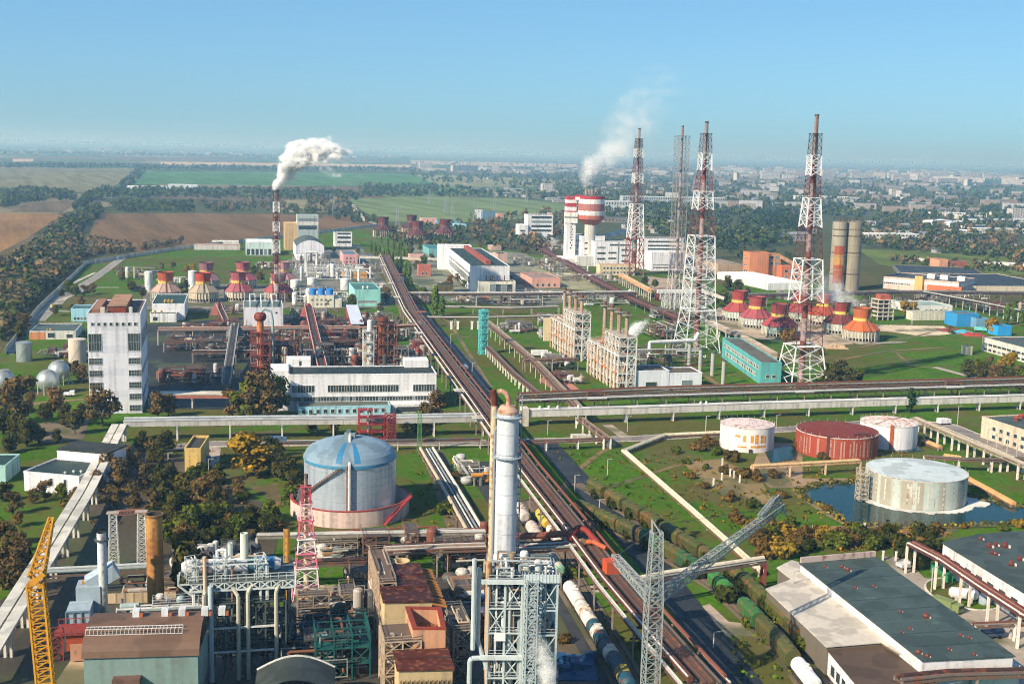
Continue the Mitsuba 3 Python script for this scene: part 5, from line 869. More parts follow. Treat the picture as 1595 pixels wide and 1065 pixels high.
def tankcar(ls, px, py, col, label, L=10.6, end=None, patch=None):
    p, a = on(ls, px, py); k = thing('tank_wagon', label, 'wagon'); bogies(k, p, a, L); part(k, 'frame', M(p, a).paint('3a3634').box(-L / 2, -1.1, 1.05, L / 2, 1.1, 1.4))
    m = M(p, a).paint(col, 1 if patch else 0).cyl((-L / 2 + .6, 0, 2.9), (L / 2 - .6, 0, 2.9), 1.5, 20); m.paint(end or col)
    for s in (-1, 1): m.cyl((s * (L / 2 - .6), 0, 2.9), (s * (L / 2 - .1), 0, 2.9), 1.5, 20, .95)
    part(k, 'tank', m); part(k, 'dome', M(p, a).paint(patch or col).cyl((0, 0, 4.2), (0, 0, 4.9), .6, 12).box(-1.6, -.7, 4.42, 1.6, .7, 4.5))
    if patch: part(k, 'pale_band', M(p, a).paint(patch, 1).cyl((-1.3, 0, 2.9), (1.3, 0, 2.9), 1.53, 20))
tankcar(TC, 884, 931, 'e2dcd4', 'white tank wagon at the head of the near tank train'); tankcar(TC, 903, 962, 'ddd6cc', 'second white tank wagon of the near tank train', patch='cfc0b0'); tankcar(TC, 922, 993, '24505e', 'dark teal tank wagon with pale band behind the white ones', patch='c9c9c0'); tankcar(TC, 942, 1026, '2a5866', 'dark teal tank wagon, second of the teal ones', patch='d8ccb8'); tankcar(TC, 962, 1058, '234e60', 'dark teal tank wagon at the bottom of the picture', patch='9a8a4a')
tankcar(TC, 856, 884, 'd8d0c2', 'cream tank wagon with pale green end under the rusty pipe', end='8fc4a4'); tankcar(TC, 826, 832, 'c8b8b0', 'dusty pink white tank wagon right of the silver column'); tankcar(TC, 808, 802, 'c4bab4', 'dusty white tank wagon behind the pink white one'); tankcar(TD, 842, 812, 'b4b03a', 'yellow green tank wagon right of the silver column', end='d8b04a'); tankcar(TD, 858, 838, 'e2ddd4', 'white tank wagon coupled to the yellow green one', patch='b0583a')
tankcar(TB, 1248, 1056, 'eceaea', 'white tank wagon at the lower end of the green siding')
# ---------------------------------------------------------------- process units: steel frames, vessels, furnaces
def steel_frame(k, at, nx, ny, dx, dy, zs, col, w=.32, brace=None, deck=None, yaw=GRID, rails=True, skipdeck=()):
    m = M(at, yaw).paint(col, 0); b = w * .7
    for i in range(nx + 1):
        for j in range(ny + 1): m.bar((i * dx, j * dy, 0), (i * dx, j * dy, zs[-1]), w)
    z0 = 0
    for z in zs:
        for j in range(ny + 1): m.bar((0, j * dy, z), (nx * dx, j * dy, z), b)
        for i in range(nx + 1): m.bar((i * dx, 0, z), (i * dx, ny * dy, z), b)
        if brace:
            for j in (0, ny):
                for i in range(nx):
                    if (i + int(z)) % brace == 0: m.bar((i * dx, j * dy, z0), ((i + 1) * dx, j * dy, z), b * .7).bar(((i + 1) * dx, j * dy, z0), (i * dx, j * dy, z), b * .7)
            for i in (0, nx):
                for j in range(ny):
                    if (j + int(z)) % brace == 0: m.bar((i * dx, j * dy, z0), (i * dx, (j + 1) * dy, z), b * .7).bar((i * dx, (j + 1) * dy, z0), (i * dx, j * dy, z), b * .7)
        z0 = z
    part(k, 'frame', m)
    for q, z in enumerate(zs):
        if deck and q not in skipdeck: part(k, 'deck', M(at, yaw).paint(deck).box(.1, .1, z + .12, nx * dx - .1, ny * dy - .1, z + .2))
        if rails:
            m = M(at, yaw).paint(col)
            for hh in (.55, 1.1):
                for a, e in (((0, 0), (nx * dx, 0)), ((0, ny * dy), (nx * dx, ny * dy)), ((0, 0), (0, ny * dy)), ((nx * dx, 0), (nx * dx, ny * dy))): m.bar((*a, z + hh), (*e, z + hh), .07)
            part(k, 'rail', m)
def vessel(k, at, x, y, z0, r, ht, col, yaw=GRID, cls=0, name='vessel', mat='paint', n=16):
    part(k, name, M(at, yaw).paint(col, cls).lathe([(.05, z0), (r * .8, z0 + .05), (r, z0 + r * .4), (r, z0 + ht - r * .5), (r * .75, z0 + ht - r * .12), (.05, z0 + ht)], (x, y), n), mat)
def drum(k, at, p, q, r, col, yaw=GRID, cls=0, mat='paint'):
    p, q = np.array(p, float), np.array(q, float); d = (q - p) / np.linalg.norm(q - p)
    part(k, 'drum', M(at, yaw).paint(col, cls).cyl(p, q, r, 16).cyl(p - d * r * .4, p, r * .6, 16, r).cyl(q, q + d * r * .4, r, 16, r * .6), mat)
def pipework(k, at, w, d, h0, h1, n, cols, seed, yaw=GRID, r=(.1, .3)):
    """n orthogonal pipe runs wandering through the box w x d x (h0..h1)."""
    g = np.random.default_rng(seed)
    for i in range(n):
        p = np.array([g.uniform(0, w), g.uniform(0, d), g.uniform(h0, h1)]); pts = [p.copy()]; ax = int(g.integers(3))
        for s in range(int(g.integers(3, 6))):
            ax = (ax + int(g.integers(1, 3))) % 3; p = p.copy(); p[ax] = g.uniform(0, (w, d)[ax]) if ax < 2 else g.uniform(h0, h1); pts.append(p)
        part(k, 'pipe_run', M(at, yaw).paint(cols[int(g.integers(len(cols)))], 0).pipe(pts, float(g.uniform(*r)), 6))
def plant(label, A, w, d, ht, seed, nv=8, npipe=14, vc=('c9cccb', '8a4a3a', '6f6a64', 'b9a894', '4a4a4a'), pc=('c4c6c4', '7a4438', '9a9c98', '5a3a34', '3f4446'), fcol='6a4a42', frames=1, drums=3, name='process_unit', yaw=GRID, vr=(.7, 1.8)):
    """A plot of equipment w x d metres: small frames, upright vessels, drums and pipework up to ht metres."""
    at = P(*A); k = thing(name, label, 'process unit'); g = np.random.default_rng(seed)
    for i in range(frames): 
        x, y = g.uniform(0, max(1, w - 8)), g.uniform(0, max(1, d - 6)); f = M(at, yaw); q = at + np.array([x * math.cos(yaw) - y * math.sin(yaw), x * math.sin(yaw) + y * math.cos(yaw)])
        steel_frame(k, q, int(g.integers(1, 4)), int(g.integers(1, 3)), 3.2, 3.2, [ht * .35, ht * .65, ht * g.uniform(.8, 1)], fcol, .24, 2, '5a5450', yaw, True)
    for i in range(nv): vessel(k, at, g.uniform(1, w - 1), g.uniform(1, d - 1), g.uniform(.3, 1.2), g.uniform(*vr), ht * g.uniform(.3, 1.0), vc[int(g.integers(len(vc)))], yaw, int(g.integers(0, 2)))
    for i in range(drums):
        x, y, z, L = g.uniform(.5, max(1, w - 6)), g.uniform(1, d - 1), g.uniform(1.2, max(1.5, ht * .7)), g.uniform(3, 6)
        drum(k, at, (x, y, z), (x + L, y, z), g.uniform(.5, 1.1), vc[int(g.integers(len(vc)))], yaw)
        for q in (x + .5, x + L - 1): part(k, 'saddle', M(at, yaw).paint('8a847a', 2).box(q, y - .4, 0, q + .5, y + .4, z - .3))
    pipework(k, at, w, d, .6, ht * .85, npipe, pc, seed + 1, yaw); return k, at
WH = ('dfe1e0', 'd2d4d2', 'c4c8c8')
# left ammonia units
k, at = plant('red steel unit around a tall orange column, right of the office tower', (384, 590), 22, 24, 15, 41, 7, 18, fcol='8f3a2c', frames=3)
vessel(k, at, 6, 3, 0, 1.5, 27, 'c07a4a', cls=1, name='tall_column'); part(k, 'bent_pipe', M(at, GRID).paint('9fb4b0').pipe([(6, 3, 26.5), (6, 3, 28.5), (8, 3, 30), (10.5, 3, 29), (11.3, 3, 25), (11.3, 3, 3)], .55, 8)); vessel(k, at, 6, 3, 25, 2.6, 3.6, '7a2f28', cls=1, name='column_head')
steel_frame(k, at + EX * 2.0, 2, 2, 4, 4, [5, 10, 15, 20], '93402f', .3, 1, '6a3a30')
k, at = plant('tangled brown unit with twin rusty columns left of the main rack', (572, 592), 26, 26, 14, 43, 9, 22, fcol='9a8f84', frames=3)
for x, y, r, z, c in ((1.5, 4, 1.3, 26, 'd6d8d4'), (7, 5, 1.7, 27, '8a5238'), (11, 6, 1.2, 25, '5f4238'), (17, 10, 2.6, 13, 'a8a29a'), (20, 6, 1.6, 10, 'c9cac6')): vessel(k, at, x, y, 0, r, z, c, cls=1, name='tall_column')
steel_frame(k, at - EX * 1.5 + EY * 2, 1, 1, 4.5, 4.5, [6, 11, 16, 21], 'c9ccc8', .28, 1, 'b9bcb8'); steel_frame(k, at + EX * 5 + EY * 2.5, 2, 1, 4, 5, [5, 10, 15, 20, 24], '7a4a3a', .28, 1, '5a4038')
part(k, 'column_ring', M(at, GRID).paint('6a3a2c', 1).lathe([(2.0, 25), (2.6, 25.4), (2.6, 26.6), (2.0, 27)], (7, 5), 18))
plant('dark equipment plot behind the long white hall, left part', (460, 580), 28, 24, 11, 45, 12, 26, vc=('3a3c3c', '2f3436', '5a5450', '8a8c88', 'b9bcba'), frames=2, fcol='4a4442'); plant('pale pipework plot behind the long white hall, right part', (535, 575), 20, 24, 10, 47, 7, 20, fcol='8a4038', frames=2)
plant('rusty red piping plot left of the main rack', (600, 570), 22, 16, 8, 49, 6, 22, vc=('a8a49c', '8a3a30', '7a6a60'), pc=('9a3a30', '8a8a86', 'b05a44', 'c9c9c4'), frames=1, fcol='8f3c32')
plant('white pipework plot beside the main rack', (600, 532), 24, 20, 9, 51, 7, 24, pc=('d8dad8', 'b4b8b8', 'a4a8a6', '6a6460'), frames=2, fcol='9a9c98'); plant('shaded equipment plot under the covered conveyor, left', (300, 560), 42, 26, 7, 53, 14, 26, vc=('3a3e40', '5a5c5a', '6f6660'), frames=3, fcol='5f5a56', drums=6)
plant('brown steel unit left of the red steel unit', (255, 548), 24, 20, 8, 54, 8, 14, frames=2, fcol='6f5a50'); plant('red brown plot under the pipe bridge, centre left', (470, 545), 26, 22, 9, 56, 9, 18, fcol='7a3a30', frames=3)
for lab, A, B, z0, z1, w, col in (('sloping dark conveyor trough in the left units', (352, 600), (366, 508), 3, 11, 3.6, '6a7070'), ('red brown sloping conveyor right of the red steel unit', (506, 592), (480, 478), 3, 14, 4, '8a3a34'), ('short red brown sloping conveyor near the cooling towers', (352, 502), (340, 476), 4, 12, 3, '7a4440')):
    a, e = P(*A, z0), P(*B, z1); k = thing('sloping_conveyor', lab, 'conveyor'); a, e = np.array([*a, z0]), np.array([*e, z1])
    part(k, 'trough', M().paint(col, 1).bar(a, e, w, 1.2)); part(k, 'roof_sheet', M().paint('4a4442', 3).bar(a + [0, 0, .8], e + [0, 0, .8], w * .4, .3)); d = e - a; r = np.array([d[1], -d[0], 0]) / np.hypot(d[0], d[1]) * w * .5; m = M().paint('b9bab6')
    for s in (-1, 1): m.bar(a + r * s + [0, 0, 1.4], e + r * s + [0, 0, 1.4], .25)
    part(k, 'side_rail', m, stuff=True)
    for t in (.1, .35, .6, .85): p = a + d * t; part(k, 'trestle', M().paint(col).bar((*(p + r)[:2], 0), p + r, .4).bar((*(p - r)[:2], 0), p - r, .4).bar((p + r) * [1, 1, .6], (p - r) * [1, 1, .6], .25))
    part(k, 'head_house', M(e[:2], GRID).paint(col, 1).lathe([(4.5, z1 - 5), (3, z1 - .5), (.6, z1 + 2)], n=4))
k = thing('pitched_canopy', 'pale blue white sloping roof by the brown unit', 'canopy'); a, e = P(548, 478, 5), P(557, 508, 4); m = M().paint('c3cde0', 0).bar((*a, 6.2), (*e, 5.2), 7, .25); part(k, 'roof', m); part(k, 'side', M().paint('8a4038').bar((*(a - EX * 3.4), 3), (*(e - EX * 3.4), 2.5), .3, 4.5)); 
# mid field plots
plant('white piped plot beside the turquoise building', (455, 478), 40, 40, 9, 61, 10, 24, vc=WH, pc=WH, frames=3, fcol='c9ccc8'); plant('white framed plot behind the row of white tanks', (462, 440), 60, 70, 11, 63, 12, 26, vc=WH, pc=WH, frames=4, fcol='d4d6d4')
k = thing('pipe_portal', 'tall white pipe portal in front of the arched hall', 'pipe portal'); C = P(476, 424); part(k, 'pipe', M(C, GRID).paint('d9dcdc').pipe([(0, 0, 0), (0, 0, 16), (9, 0, 16), (9, 0, 0)], .9, 8)); part(k, 'frame', M(C, GRID).paint('cfd2d2').bar((1, 3, 0), (1, 3, 13), .6).bar((8, 3, 0), (8, 3, 13), .6).bar((1, 3, 13), (8, 3, 13), .6))
for i, (A, w, d, ht, sd, lab) in enumerate((((800, 470), 60, 40, 6, 71, 'scattered grey equipment by the pipe bridge, centre'), ((712, 475), 24, 30, 5, 72, 'white pipe cluster on the lawn above the turquoise frame'), ((850, 425), 40, 40, 7, 73, 'pale equipment plot left of the rusty pipe belt'), ((842, 505), 10, 24, 4, 74, 'low blue and orange trimmed basin plot left of the reformer'), ((1015, 470), 30, 30, 7, 75, 'red framed plot beside the white trestles'), ((1000, 580), 44, 46, 7, 76, 'dark heaped equipment plot behind the white block'), ((860, 395), 60, 60, 9, 77, 'steaming grey plot at the foot of the slim shaft'), ((1060, 430), 30, 40, 8, 78, 'white equipment plot below the striped white building'), ((1395, 478), 40, 30, 6, 79, 'dark equipment row along the right pipe bridge'))):
    plant(lab, A, w, d, ht, sd, 7, 14, vc=('4a4a48', '6a6058', '3a3c3c') if i in (5, 8) else ('c9ccca', 'b0b2ae', 'a8907c'), fcol='8a2f2c' if i == 4 else '8f8f8a', frames=2)
# reformer frames
def reformer(label, A, ny, seed, top):
    at = P(*A); k = thing('reformer', label, 'process unit'); zs = [3.8, 7.6, 11.4, 15.2]
    steel_frame(k, at, 2, ny, 3.9, 5.2, zs, 'dededa', .4, 2, 'a0968a', skipdeck=(0, 2)); g = np.random.default_rng(seed)
    for j in range(ny):
        for q in range(3): part(k, 'burner_box', M(at, GRID).paint(['a08670', 'b09a84', '8a7462'][int(g.integers(3))], 1).box(1.6, j * 5.2 + 1.2, zs[q] + .4, 6.2, j * 5.2 + 3.8, zs[q] + 2.4)) if (j + 2 * q) % 3 == 0 else None
        part(k, 'down_pipe', M(at, GRID).paint('c4a88c').cyl((-.4, j * 5.2 + 2.6, 0), (-.4, j * 5.2 + 2.6, 14), .3, 6)); part(k, 'header', M(at, GRID).paint(['c9764a', 'b9bab4', 'c48a5c'][j % 3]).pipe([(-.6, j * 5.2 + .5, 8), (-.6, j * 5.2 + 4.6, 8)], .35).pipe([(.5, j * 5.2 + .6, 15.8), (7, j * 5.2 + .6, 16.6), (7, j * 5.2 + 4.2, 16.6)], .28))
    q = at + EX * 0.2; steel_frame(k, q, 2, min(ny, 4), 3.9, 5.2, [15.3, 19.2, 23], 'd9d9d4', .32, 1, 'a0968a')
    for i in range(4):
        y = 3 + i * (ny * 5.2 - 6) / 3 * .8; part(k, 'flue', M(at, GRID).paint('a8917c', 1).lathe([(1.3, 15.3), (.85, 18), (.85, top - .5)], (4.2, y), 18).paint('8a8078').lathe([(.9, top - 1), (2.3, top - .8), (2.3, top - .5), (.9, top - .4)], (4.2, y), 18).paint('6a4a3c').lathe([(.9, top - .4), (.9, top + 1.2)], (4.2, y), 18))
    pipework(k, at, 7.8, ny * 5.2, 1, 18, 70, ['c9b49c', 'd0d0ca', 'b8784c', 'a8a8a0', '9a8a74'], seed, r=(.12, .3)); return k, at
reformer('cream reformer furnace frame with tan flues, front one right of centre', (961, 610), 9, 81, 33); k, at = reformer('cream reformer furnace frame with tan flues, rear one left of the front frame', (893, 563), 9, 82, 31)
part(k, 'end_wall', M(at, GRID).paint('d8c9a0', 2).box(-4, 45, 3, 6, 46, 15))
k = thing('flue_stack', 'row of four grey flue pipes by the turquoise building', 'flue')
for i, (x, y) in enumerate(((1073, 569), (1090, 579), (1109, 585), (1126, 599))): part(k, 'flue', M(P(x, y)).paint('a9a8a4').cyl((0, 0, 0), (0, 0, 10.5), .9, 12).paint('5a5a58').cyl((0, 0, 10.5), (0, 0, 11), 1.0, 12))
k = thing('white_duct', 'white overhead duct from the steaming unit to the lattice tower', 'duct'); a, e = P(1012, 533, 8), P(1082, 530, 8); part(k, 'duct', M().paint('d9dcda').pipe([(*a, 0), (*a, 8), (*e, 8), (*(e + EX * 2), 12)], .9, 10))
for t in (.35, .6, .85): p = a + (e - a) * t; part(k, 'leg', M(p).paint('cfd2d0').bar((0, 0, 0), (0, 0, 7.2), .4))
# far left works and steaming corner
plant('small dark works with orange roofs among the far left lawns', (160, 437), 40, 24, 9, 91, 6, 10, frames=2); plant('white piped plot beside the left cooling towers', (236, 448), 30, 30, 6, 93, 5, 12, vc=WH, pc=WH, frames=1); plant('equipment yard between the spheres and the metal tank', (55, 560), 26, 16, 4, 94, 4, 12, vc=('b9b09c', '6a4a3a'), frames=1)
# near centre structure under the silver column
at = P(756, 1116); k = thing('absorber_structure', 'tall pale grey steel structure packed with pipes at the bottom centre', 'process unit'); G2c = 'b7c2c4'
zt = float(Z(790, 905, at)); zs = [zt * q for q in (.14, .29, .45, .62, .8, 1.0)]
steel_frame(k, at, 2, 2, 3.0, 5, zs, G2c, .36, 2, '4d5658', yaw=0.05, skipdeck=(1, 3)); at2 = at + [6.4, -.5]; steel_frame(k, at2, 2, 2, 2.9, 5, zs, 'b4c4c8', .34, 2, '5a686c', yaw=.05, skipdeck=(0, 2, 4))
m = M(at2, .05).paint('bccace')
for q in range(14): m.box(2.1, -.25, zs[0] + q * zt / 15, 2.9, .1, zs[0] + q * zt / 15 + .9)
part(k, 'lift_landing', m, stuff=True); m = M(at2, .05).paint('a4b2b7'); lattice(m, (1.1, -.6, 0), (1.1, -.6, zt + .8), .95, .95, 12, .2, .12, x=True)
for q in range(40): m.box(.2, -1.5, q * zt / 40, 2.0, -1.42, q * zt / 40 + .22)
part(k, 'lift_shaft', m); m = M(at2, .05).paint('b9c6ca').box(-.3, -.6, zt + .2, 6.2, -.45, zt + 1.7)
for x in np.linspace(0, 6, 11): m.bar((x, -.62, zt + .2), (x, -.62, zt + 2.1), .12)
part(k, 'top_screen', m); 
for z in (zs[2], zs[5]): part(k, 'walk_beam', M(at, .05).paint('c4ced0').bar((-1.2, -.5, z), (8.5, -.5, z), .7, .7))
pipework(k, at, 12, 10, 1, zt + 2.5, 130, ['c4cacb', 'aab4b6', 'd6d8d8', '8a9698', '5a686c', 'a8876a'], 101, .05, (.1, .34)); g = np.random.default_rng(5)
for i in range(12): vessel(k, at, g.uniform(1, 11), g.uniform(1, 9), zs[int(g.integers(0, 5))] + .2, g.uniform(.5, 1.2), g.uniform(2, 4), ['b9bfbf', '8f9a9c', 'd0d4d4'][i % 3], .05)
for i in range(10): vessel(k, at, g.uniform(0, 11), g.uniform(2, 9), zt + .2, g.uniform(.3, .8), g.uniform(1.2, 3), ['c9cdcc', '8a7a6a', 'dfe0de'][i % 3], .05)
part(k, 'sign_board', M(at, .05).paint('e4e6e6').box(1.2, -.6, zs[3] - 1.2, 3.2, -.5, zs[3] + .3)); part(k, 'side_pipe', M(at, .05).paint('b4c0c4').pipe([(-1.6, 1, zt + 2), (-1.6, 1, zt * .55), (-.8, .5, zt * .45), (.6, .3, zt * .3)], .4, 8).pipe([(-2.5, 0, zt + 4), (-2.5, 0, zt * .5)], .42, 8)); part(k, 'side_pipe', M(at, .05).paint('b9c6c8').pipe([(0, 0, zt * .44), (-2.6, -.3, zt * .44), (-3.0, -.3, zt * .42), (-3.0, -.3, 0)], .45, 10)); part(k, 'rusty_riser', M(at, .05).paint('c49a70', 1).pipe([(0, 1.5, zt + 3), (.1, 1, zt * .4), (.6, .6, 0)], .55, 10))
# platform unit at the lower left with horizontal drum
at = P(318, 1060); zt = float(Z(330, 912, at)); k = thing('platform_unit', 'dark pipe packed unit carrying a white and blue drum on a truss, lower left', 'process unit')
steel_frame(k, at, 4, 2, 3.8, 4.5, [zt * .3, zt * .55, zt * .8], '4a5654', .3, 2, '3a4240'); m = M(at, GRID).paint('c4ccca'); w = 16.8
lattice(m, (-2.5, 1, zt - .4), (w, 1, zt - .4), .8, .8, 9, .3, .22, x=True); lattice(m, (-2.5, 8, zt - .4), (w, 8, zt - .4), .8, .8, 9, .3, .22, x=True); part(k, 'platform_truss', m); part(k, 'platform_deck', M(at, GRID).paint('5c6462').box(-2.5, 0, zt + .4, w, 9, zt + .6))
m = M(at, GRID).paint('c9d0ce')
for y in (0, 9):
    for hh in (.6, 1.2): m.bar((-2.5, y, zt + .6 + hh), (w, y, zt + .6 + hh), .09)
    for x in np.linspace(-2.5, w, 14): m.bar((x, y, zt + .6), (x, y, zt + 1.8), .09)
part(k, 'rail', m)
part(k, 'bracket', M(at, GRID).paint('b9c2c0').bar((-4.5, 1, zt + 2), (-4.5, 1, zt), .3).bar((-4.5, 1, zt), (0, 1, zt - 4), .4).bar((-4.5, 8, zt), (0, 8, zt - 4), .4).bar((-4.5, 1, zt), (-4.5, 8, zt), .3).bar((-4.5, 1, zt), (-2, 1, zt), .3))
for x0, x1, c in ((-3, -.2, 'd9dadc'), (-.2, 1.0, 'b9673a'), (1.0, 8.2, 'dcdde0'), (8.4, 9.6, '3f6a7a'), (9.6, 13.2, '2f6fa0')): part(k, 'drum_section', M(at, GRID).paint(c).cyl((x0, 4.5, zt + 2.2), (x1, 4.5, zt + 2.2), 1.35, 20))
part(k, 'drum_head', M(at, GRID).paint('d6d6d8').cyl((-4, 4.5, zt + 2.2), (-3, 4.5, zt + 2.2), .8, 20, 1.35).cyl((13.2, 4.5, zt + 2.2), (14.4, 4.5, zt + 2.1), 1.35, 20, .9)); 
for x, hh, r, c in ((5.0, 6.6, .45, 'c9d6d2'), (7.6, 8.4, .75, 'ccd2c2')): part(k, 'chimney', M(at, GRID).paint(c).lathe([(r, zt + .6), (r, zt + hh), (r * .8, zt + hh), (r * .8, zt + hh - .5)], (x, 4.5), 18))
part(k, 'hoop_pipe', M(at, GRID).paint('dfe0e0').pipe([(2.6, 4.5, zt + 3.8), (2.6, 4.5, zt + 5.2), (4.2, 4.5, zt + 5.2), (4.2, 4.5, zt + 3.8)], .3, 8).paint('c9b49a').pipe([(.4, 0, zt + 5.6), (.4, 0, .5)], .35, 8))
for x, z1 in ((.2, zt - 1), (6.4, zt - 1.5), (8.2, zt - 1), (13.4, zt - 1)): part(k, 'leg_duct', M(at, GRID).paint('b9b6a4').pipe([(x + (-1.5 if x in (6.4,) else 1.0), 1, zt), (x, -.4, z1 - .8), (x, -.4, 0)], .38, 8))
part(k, 'pale_riser', M(at, GRID).paint('b4c6cc').cyl((1.4, -.5, 0), (1.4, -.5, zt), .5, 10)); pipework(k, at, 17, 9, .5, zt - .5, 60, ['3a4442', '5a6664', 'b9bab4', '8a5a3a', '2f3638', '7a8886'], 111); g = np.random.default_rng(11)
for i in range(14): vessel(k, at, g.uniform(1, 16), g.uniform(1, 9), g.uniform(.2, zt * .6), g.uniform(.5, 1.2), g.uniform(2, 5), ['4a5250', '6a706e', 'a9aaa4', '8a5f44'][i % 4])
part(k, 'white_beam', M(at, GRID).paint('d3d6d4').bar((-2, -.3, zt * .55), (14, -.3, zt * .55), .4, .3).bar((-1, -.3, zt * .3), (13, -.3, zt * .3), .4, .3))
# furnace blocks at the bottom, left of the absorber structure
def fblock(label, px, z, wall, roof, seams=0, z0=0.0, open_top=False):
    pts = np.array([P(x, y, z) for x, y in px]); k = thing('furnace_block', label, 'furnace')
    if open_top:
        part(k, 'wall', M().paint(wall, 2).prism(ring(pts, .7), 0, z)); part(k, 'inner_floor', M().paint('6a4030', 1).prism(pts, 0, z - 3.2))
        m = M().paint('8a5a34', 1)
        for i in range(9): t = (i + .5) / 9; a, e = pts[3] + (pts[2] - pts[3]) * t, pts[0] + (pts[1] - pts[0]) * t; m.bar((*(a + (e - a) * .1), z - 2.8), (*(a + (e - a) * .95), z - 2.8), .45, .5)
        part(k, 'tube_rows', m, stuff=True); part(k, 'rim', M().paint('8a3a2a', 1).prism(ring(pts, .9), z + .003, z + .3))
    else:
        part(k, 'wall', M().paint(wall, 2).prism(pts, 0, z)); part(k, 'roof', M().paint(roof, 1).prism(list(Polygon(pts).buffer(.35, join_style='mitre').exterior.coords), z + .003, z + .35))
        for i in range(seams): t = (i + 1) / (seams + 1); a, e = pts[0] + (pts[3] - pts[0]) * t, pts[1] + (pts[2] - pts[1]) * t; part(k, 'roof_seam', M().paint('4a2620').bar((*a, z + .5), (*e, z + .5), .5, .35))
    return k, pts
k, p1 = fblock('furnace block with large dark brown ribbed roof and cream front, behind the open peach box', [(599, 938), (673, 936), (651, 879), (586, 881)], 12.5, 'bba67e', '3f221c', 2)
for i in range(13): t = .03 + i * .075 + (.03 if i > 3 else 0) + (.03 if i > 9 else 0); a = p1[2] + (p1[1] - p1[2]) * t; part(k, 'burner_pipe', M().paint('b5793c').bar((*a, 12), (*(a + EX * 3.0), 11.2), .42, .4))
for x in (0.3, .62): a = p1[3] + (p1[2] - p1[3]) * x; part(k, 'fan_ring', M(a + EY * 1.6).paint('c9ae84').lathe([(1.9, 11), (1.9, 13), (1.6, 13), (1.6, 11)], n=20).lathe([(.4, 0), (.4, 11)], n=8))
k, p2 = fblock('open topped peach furnace box with rusty tubes inside', [(646, 979), (691, 979), (684, 948), (635, 947)], 12.5, 'c08f70', '', open_top=True); part(k, 'manhole', M(p2[0] + (p2[1] - p2[0]) * .35).paint('3a302c').box(-.8, -.6, 7, .4, -.3, 8).box(1.6, -.6, 7.2, 2.6, -.3, 8))
k, p3 = fblock('furnace block with rust brown roof and cream front at the bottom', [(621, 1044), (705, 1042), (695, 1012), (615, 1016)], 9.5, 'bda680', '52291c', 1); m = M().paint('7a5f44')
for i in range(12): a = p3[0] + (p3[1] - p3[0]) * (i + .5) / 12; m.bar((*(a - EY * .5), 6.8), (*(a - EY * .5), 7.8), .3)
part(k, 'burner_row', m, stuff=True)
for lab, A, nx, ny, zs, col, dk, sd in (('tan pipe gallery frame along the left side of the furnace blocks', (590, 1008), 1, 5, [4, 8, 11.5, 13.5], 'b09a84', '6a5a4c', 121), ('tan pipe frame beside the lowest furnace block', (598, 1085), 2, 2, [4, 8, 10.5], 'b8a48c', '6a5a4c', 122), ('grey stair frame right of the furnace blocks', (706, 1060), 1, 3, [4, 7, 10], '9a9488', '5a5248', 123)):
    at = P(*A); k = thing('pipe_rack_tower', lab, 'process unit'); steel_frame(k, at, nx, ny, 3.4, 4.2, zs, col, .26, 1, dk); pipework(k, at, nx * 3.4, ny * 4.2, 1, zs[-1] + 1, 26, ['c4ac90', 'a89a8a', '8a7460', 'd0cabf', '6a5648'], sd, r=(.1, .26))
k = thing('slag_heap', 'pale sandy heap between the furnace blocks', 'heap'); m = M(P(625, 985), GRID).paint('c4a97c', 5).lathe([(5.2, 0), (4.6, 3), (3.6, 6.5), (2.2, 9), (.05, 9.8)], n=14); put(k, m)
at = P(492, 1062); k = thing('teal_unit', 'dark teal steel decks with pipework left of the furnace blocks', 'process unit'); steel_frame(k, at, 3, 3, 3.4, 3.6, [3.2, 6.4, 9], '1c5452', .3, 2, '17605e', skipdeck=(2,)); pipework(k, at, 10, 10, .5, 9, 34, ['1f6a6a', '2a3436', '8a9a98', '3a4a4c', '6a4a38'], 131)
plant('dark machinery plot between the platform unit and the teal decks', (436, 1070), 16, 26, 7, 133, 12, 30, vc=('2f3434', '3f4644', '6a6a64', '24506a'), pc=('2f3638', '4a5250', '8a8a84', '7a5038'), frames=2, fcol='3a4240'); plant('rusty and pink plant plot below the ring wall', (520, 880), 40, 14, 7, 135, 8, 26, vc=('b9a49a', '7a4a3c', 'a8a8a4'), pc=('8a4a3c', 'c4c0b8', '9a8a80', '5a4038'), frames=2, fcol='7a5a4c'); plant('dark low plot right of the furnace blocks', (706, 1000), 12, 26, 3.5, 137, 4, 12, vc=('3a4044', '2f5a8a', '6a5a4c'), frames=1, fcol='5a4a42')
plant('yellow and white valve plot left of the cream flare', (722, 760), 9, 24, 5, 139, 5, 18, vc=('d8d4cc', 'c98a3c', 'b8b8b4'), pc=('d9d4c8', 'b8824a', 'a8a8a4'), frames=1, fcol='a8a49a'); plant('steel equipment beside the turbine hall', (178, 985), 22, 7, 6, 141, 4, 16, vc=('c9ccca', '9ab0b0'), pc=('b05a34', 'c9cccb', '8a9694'), frames=2, fcol='c4c8c6')
k = thing('boiler_house', 'grey blue sheet metal boiler casing left of the slim chimney', 'building'); at = P(104, 1000); part(k, 'casing', M(at, GRID).paint('9fb0bc').box(0, 0, 0, 4.6, 6, 6.4).box(1.2, 6.1, 0, 6.0, 11, 9.2)); part(k, 'sloped_hood', M(at, GRID).paint('a9bac4').bar((3.4, 8.4, 9), (9, 9, 12), 4, 3)); part(k, 'hatch', M(at, GRID).paint('c08a3c').box(2.2, 8, 9.25, 4.2, 9.6, 9.7)); m = M(at, GRID).paint('6a8494'); 
for x in (0, 1.5, 3, 4.6): m.bar((x, -.15, 0), (x, -.15, 6.5), .25)
part(k, 'frame', m.bar((0, -.15, 6.4), (4.6, -.15, 6.4), .3).bar((0, -.15, 3.6), (4.6, -.15, 3.6), .2))
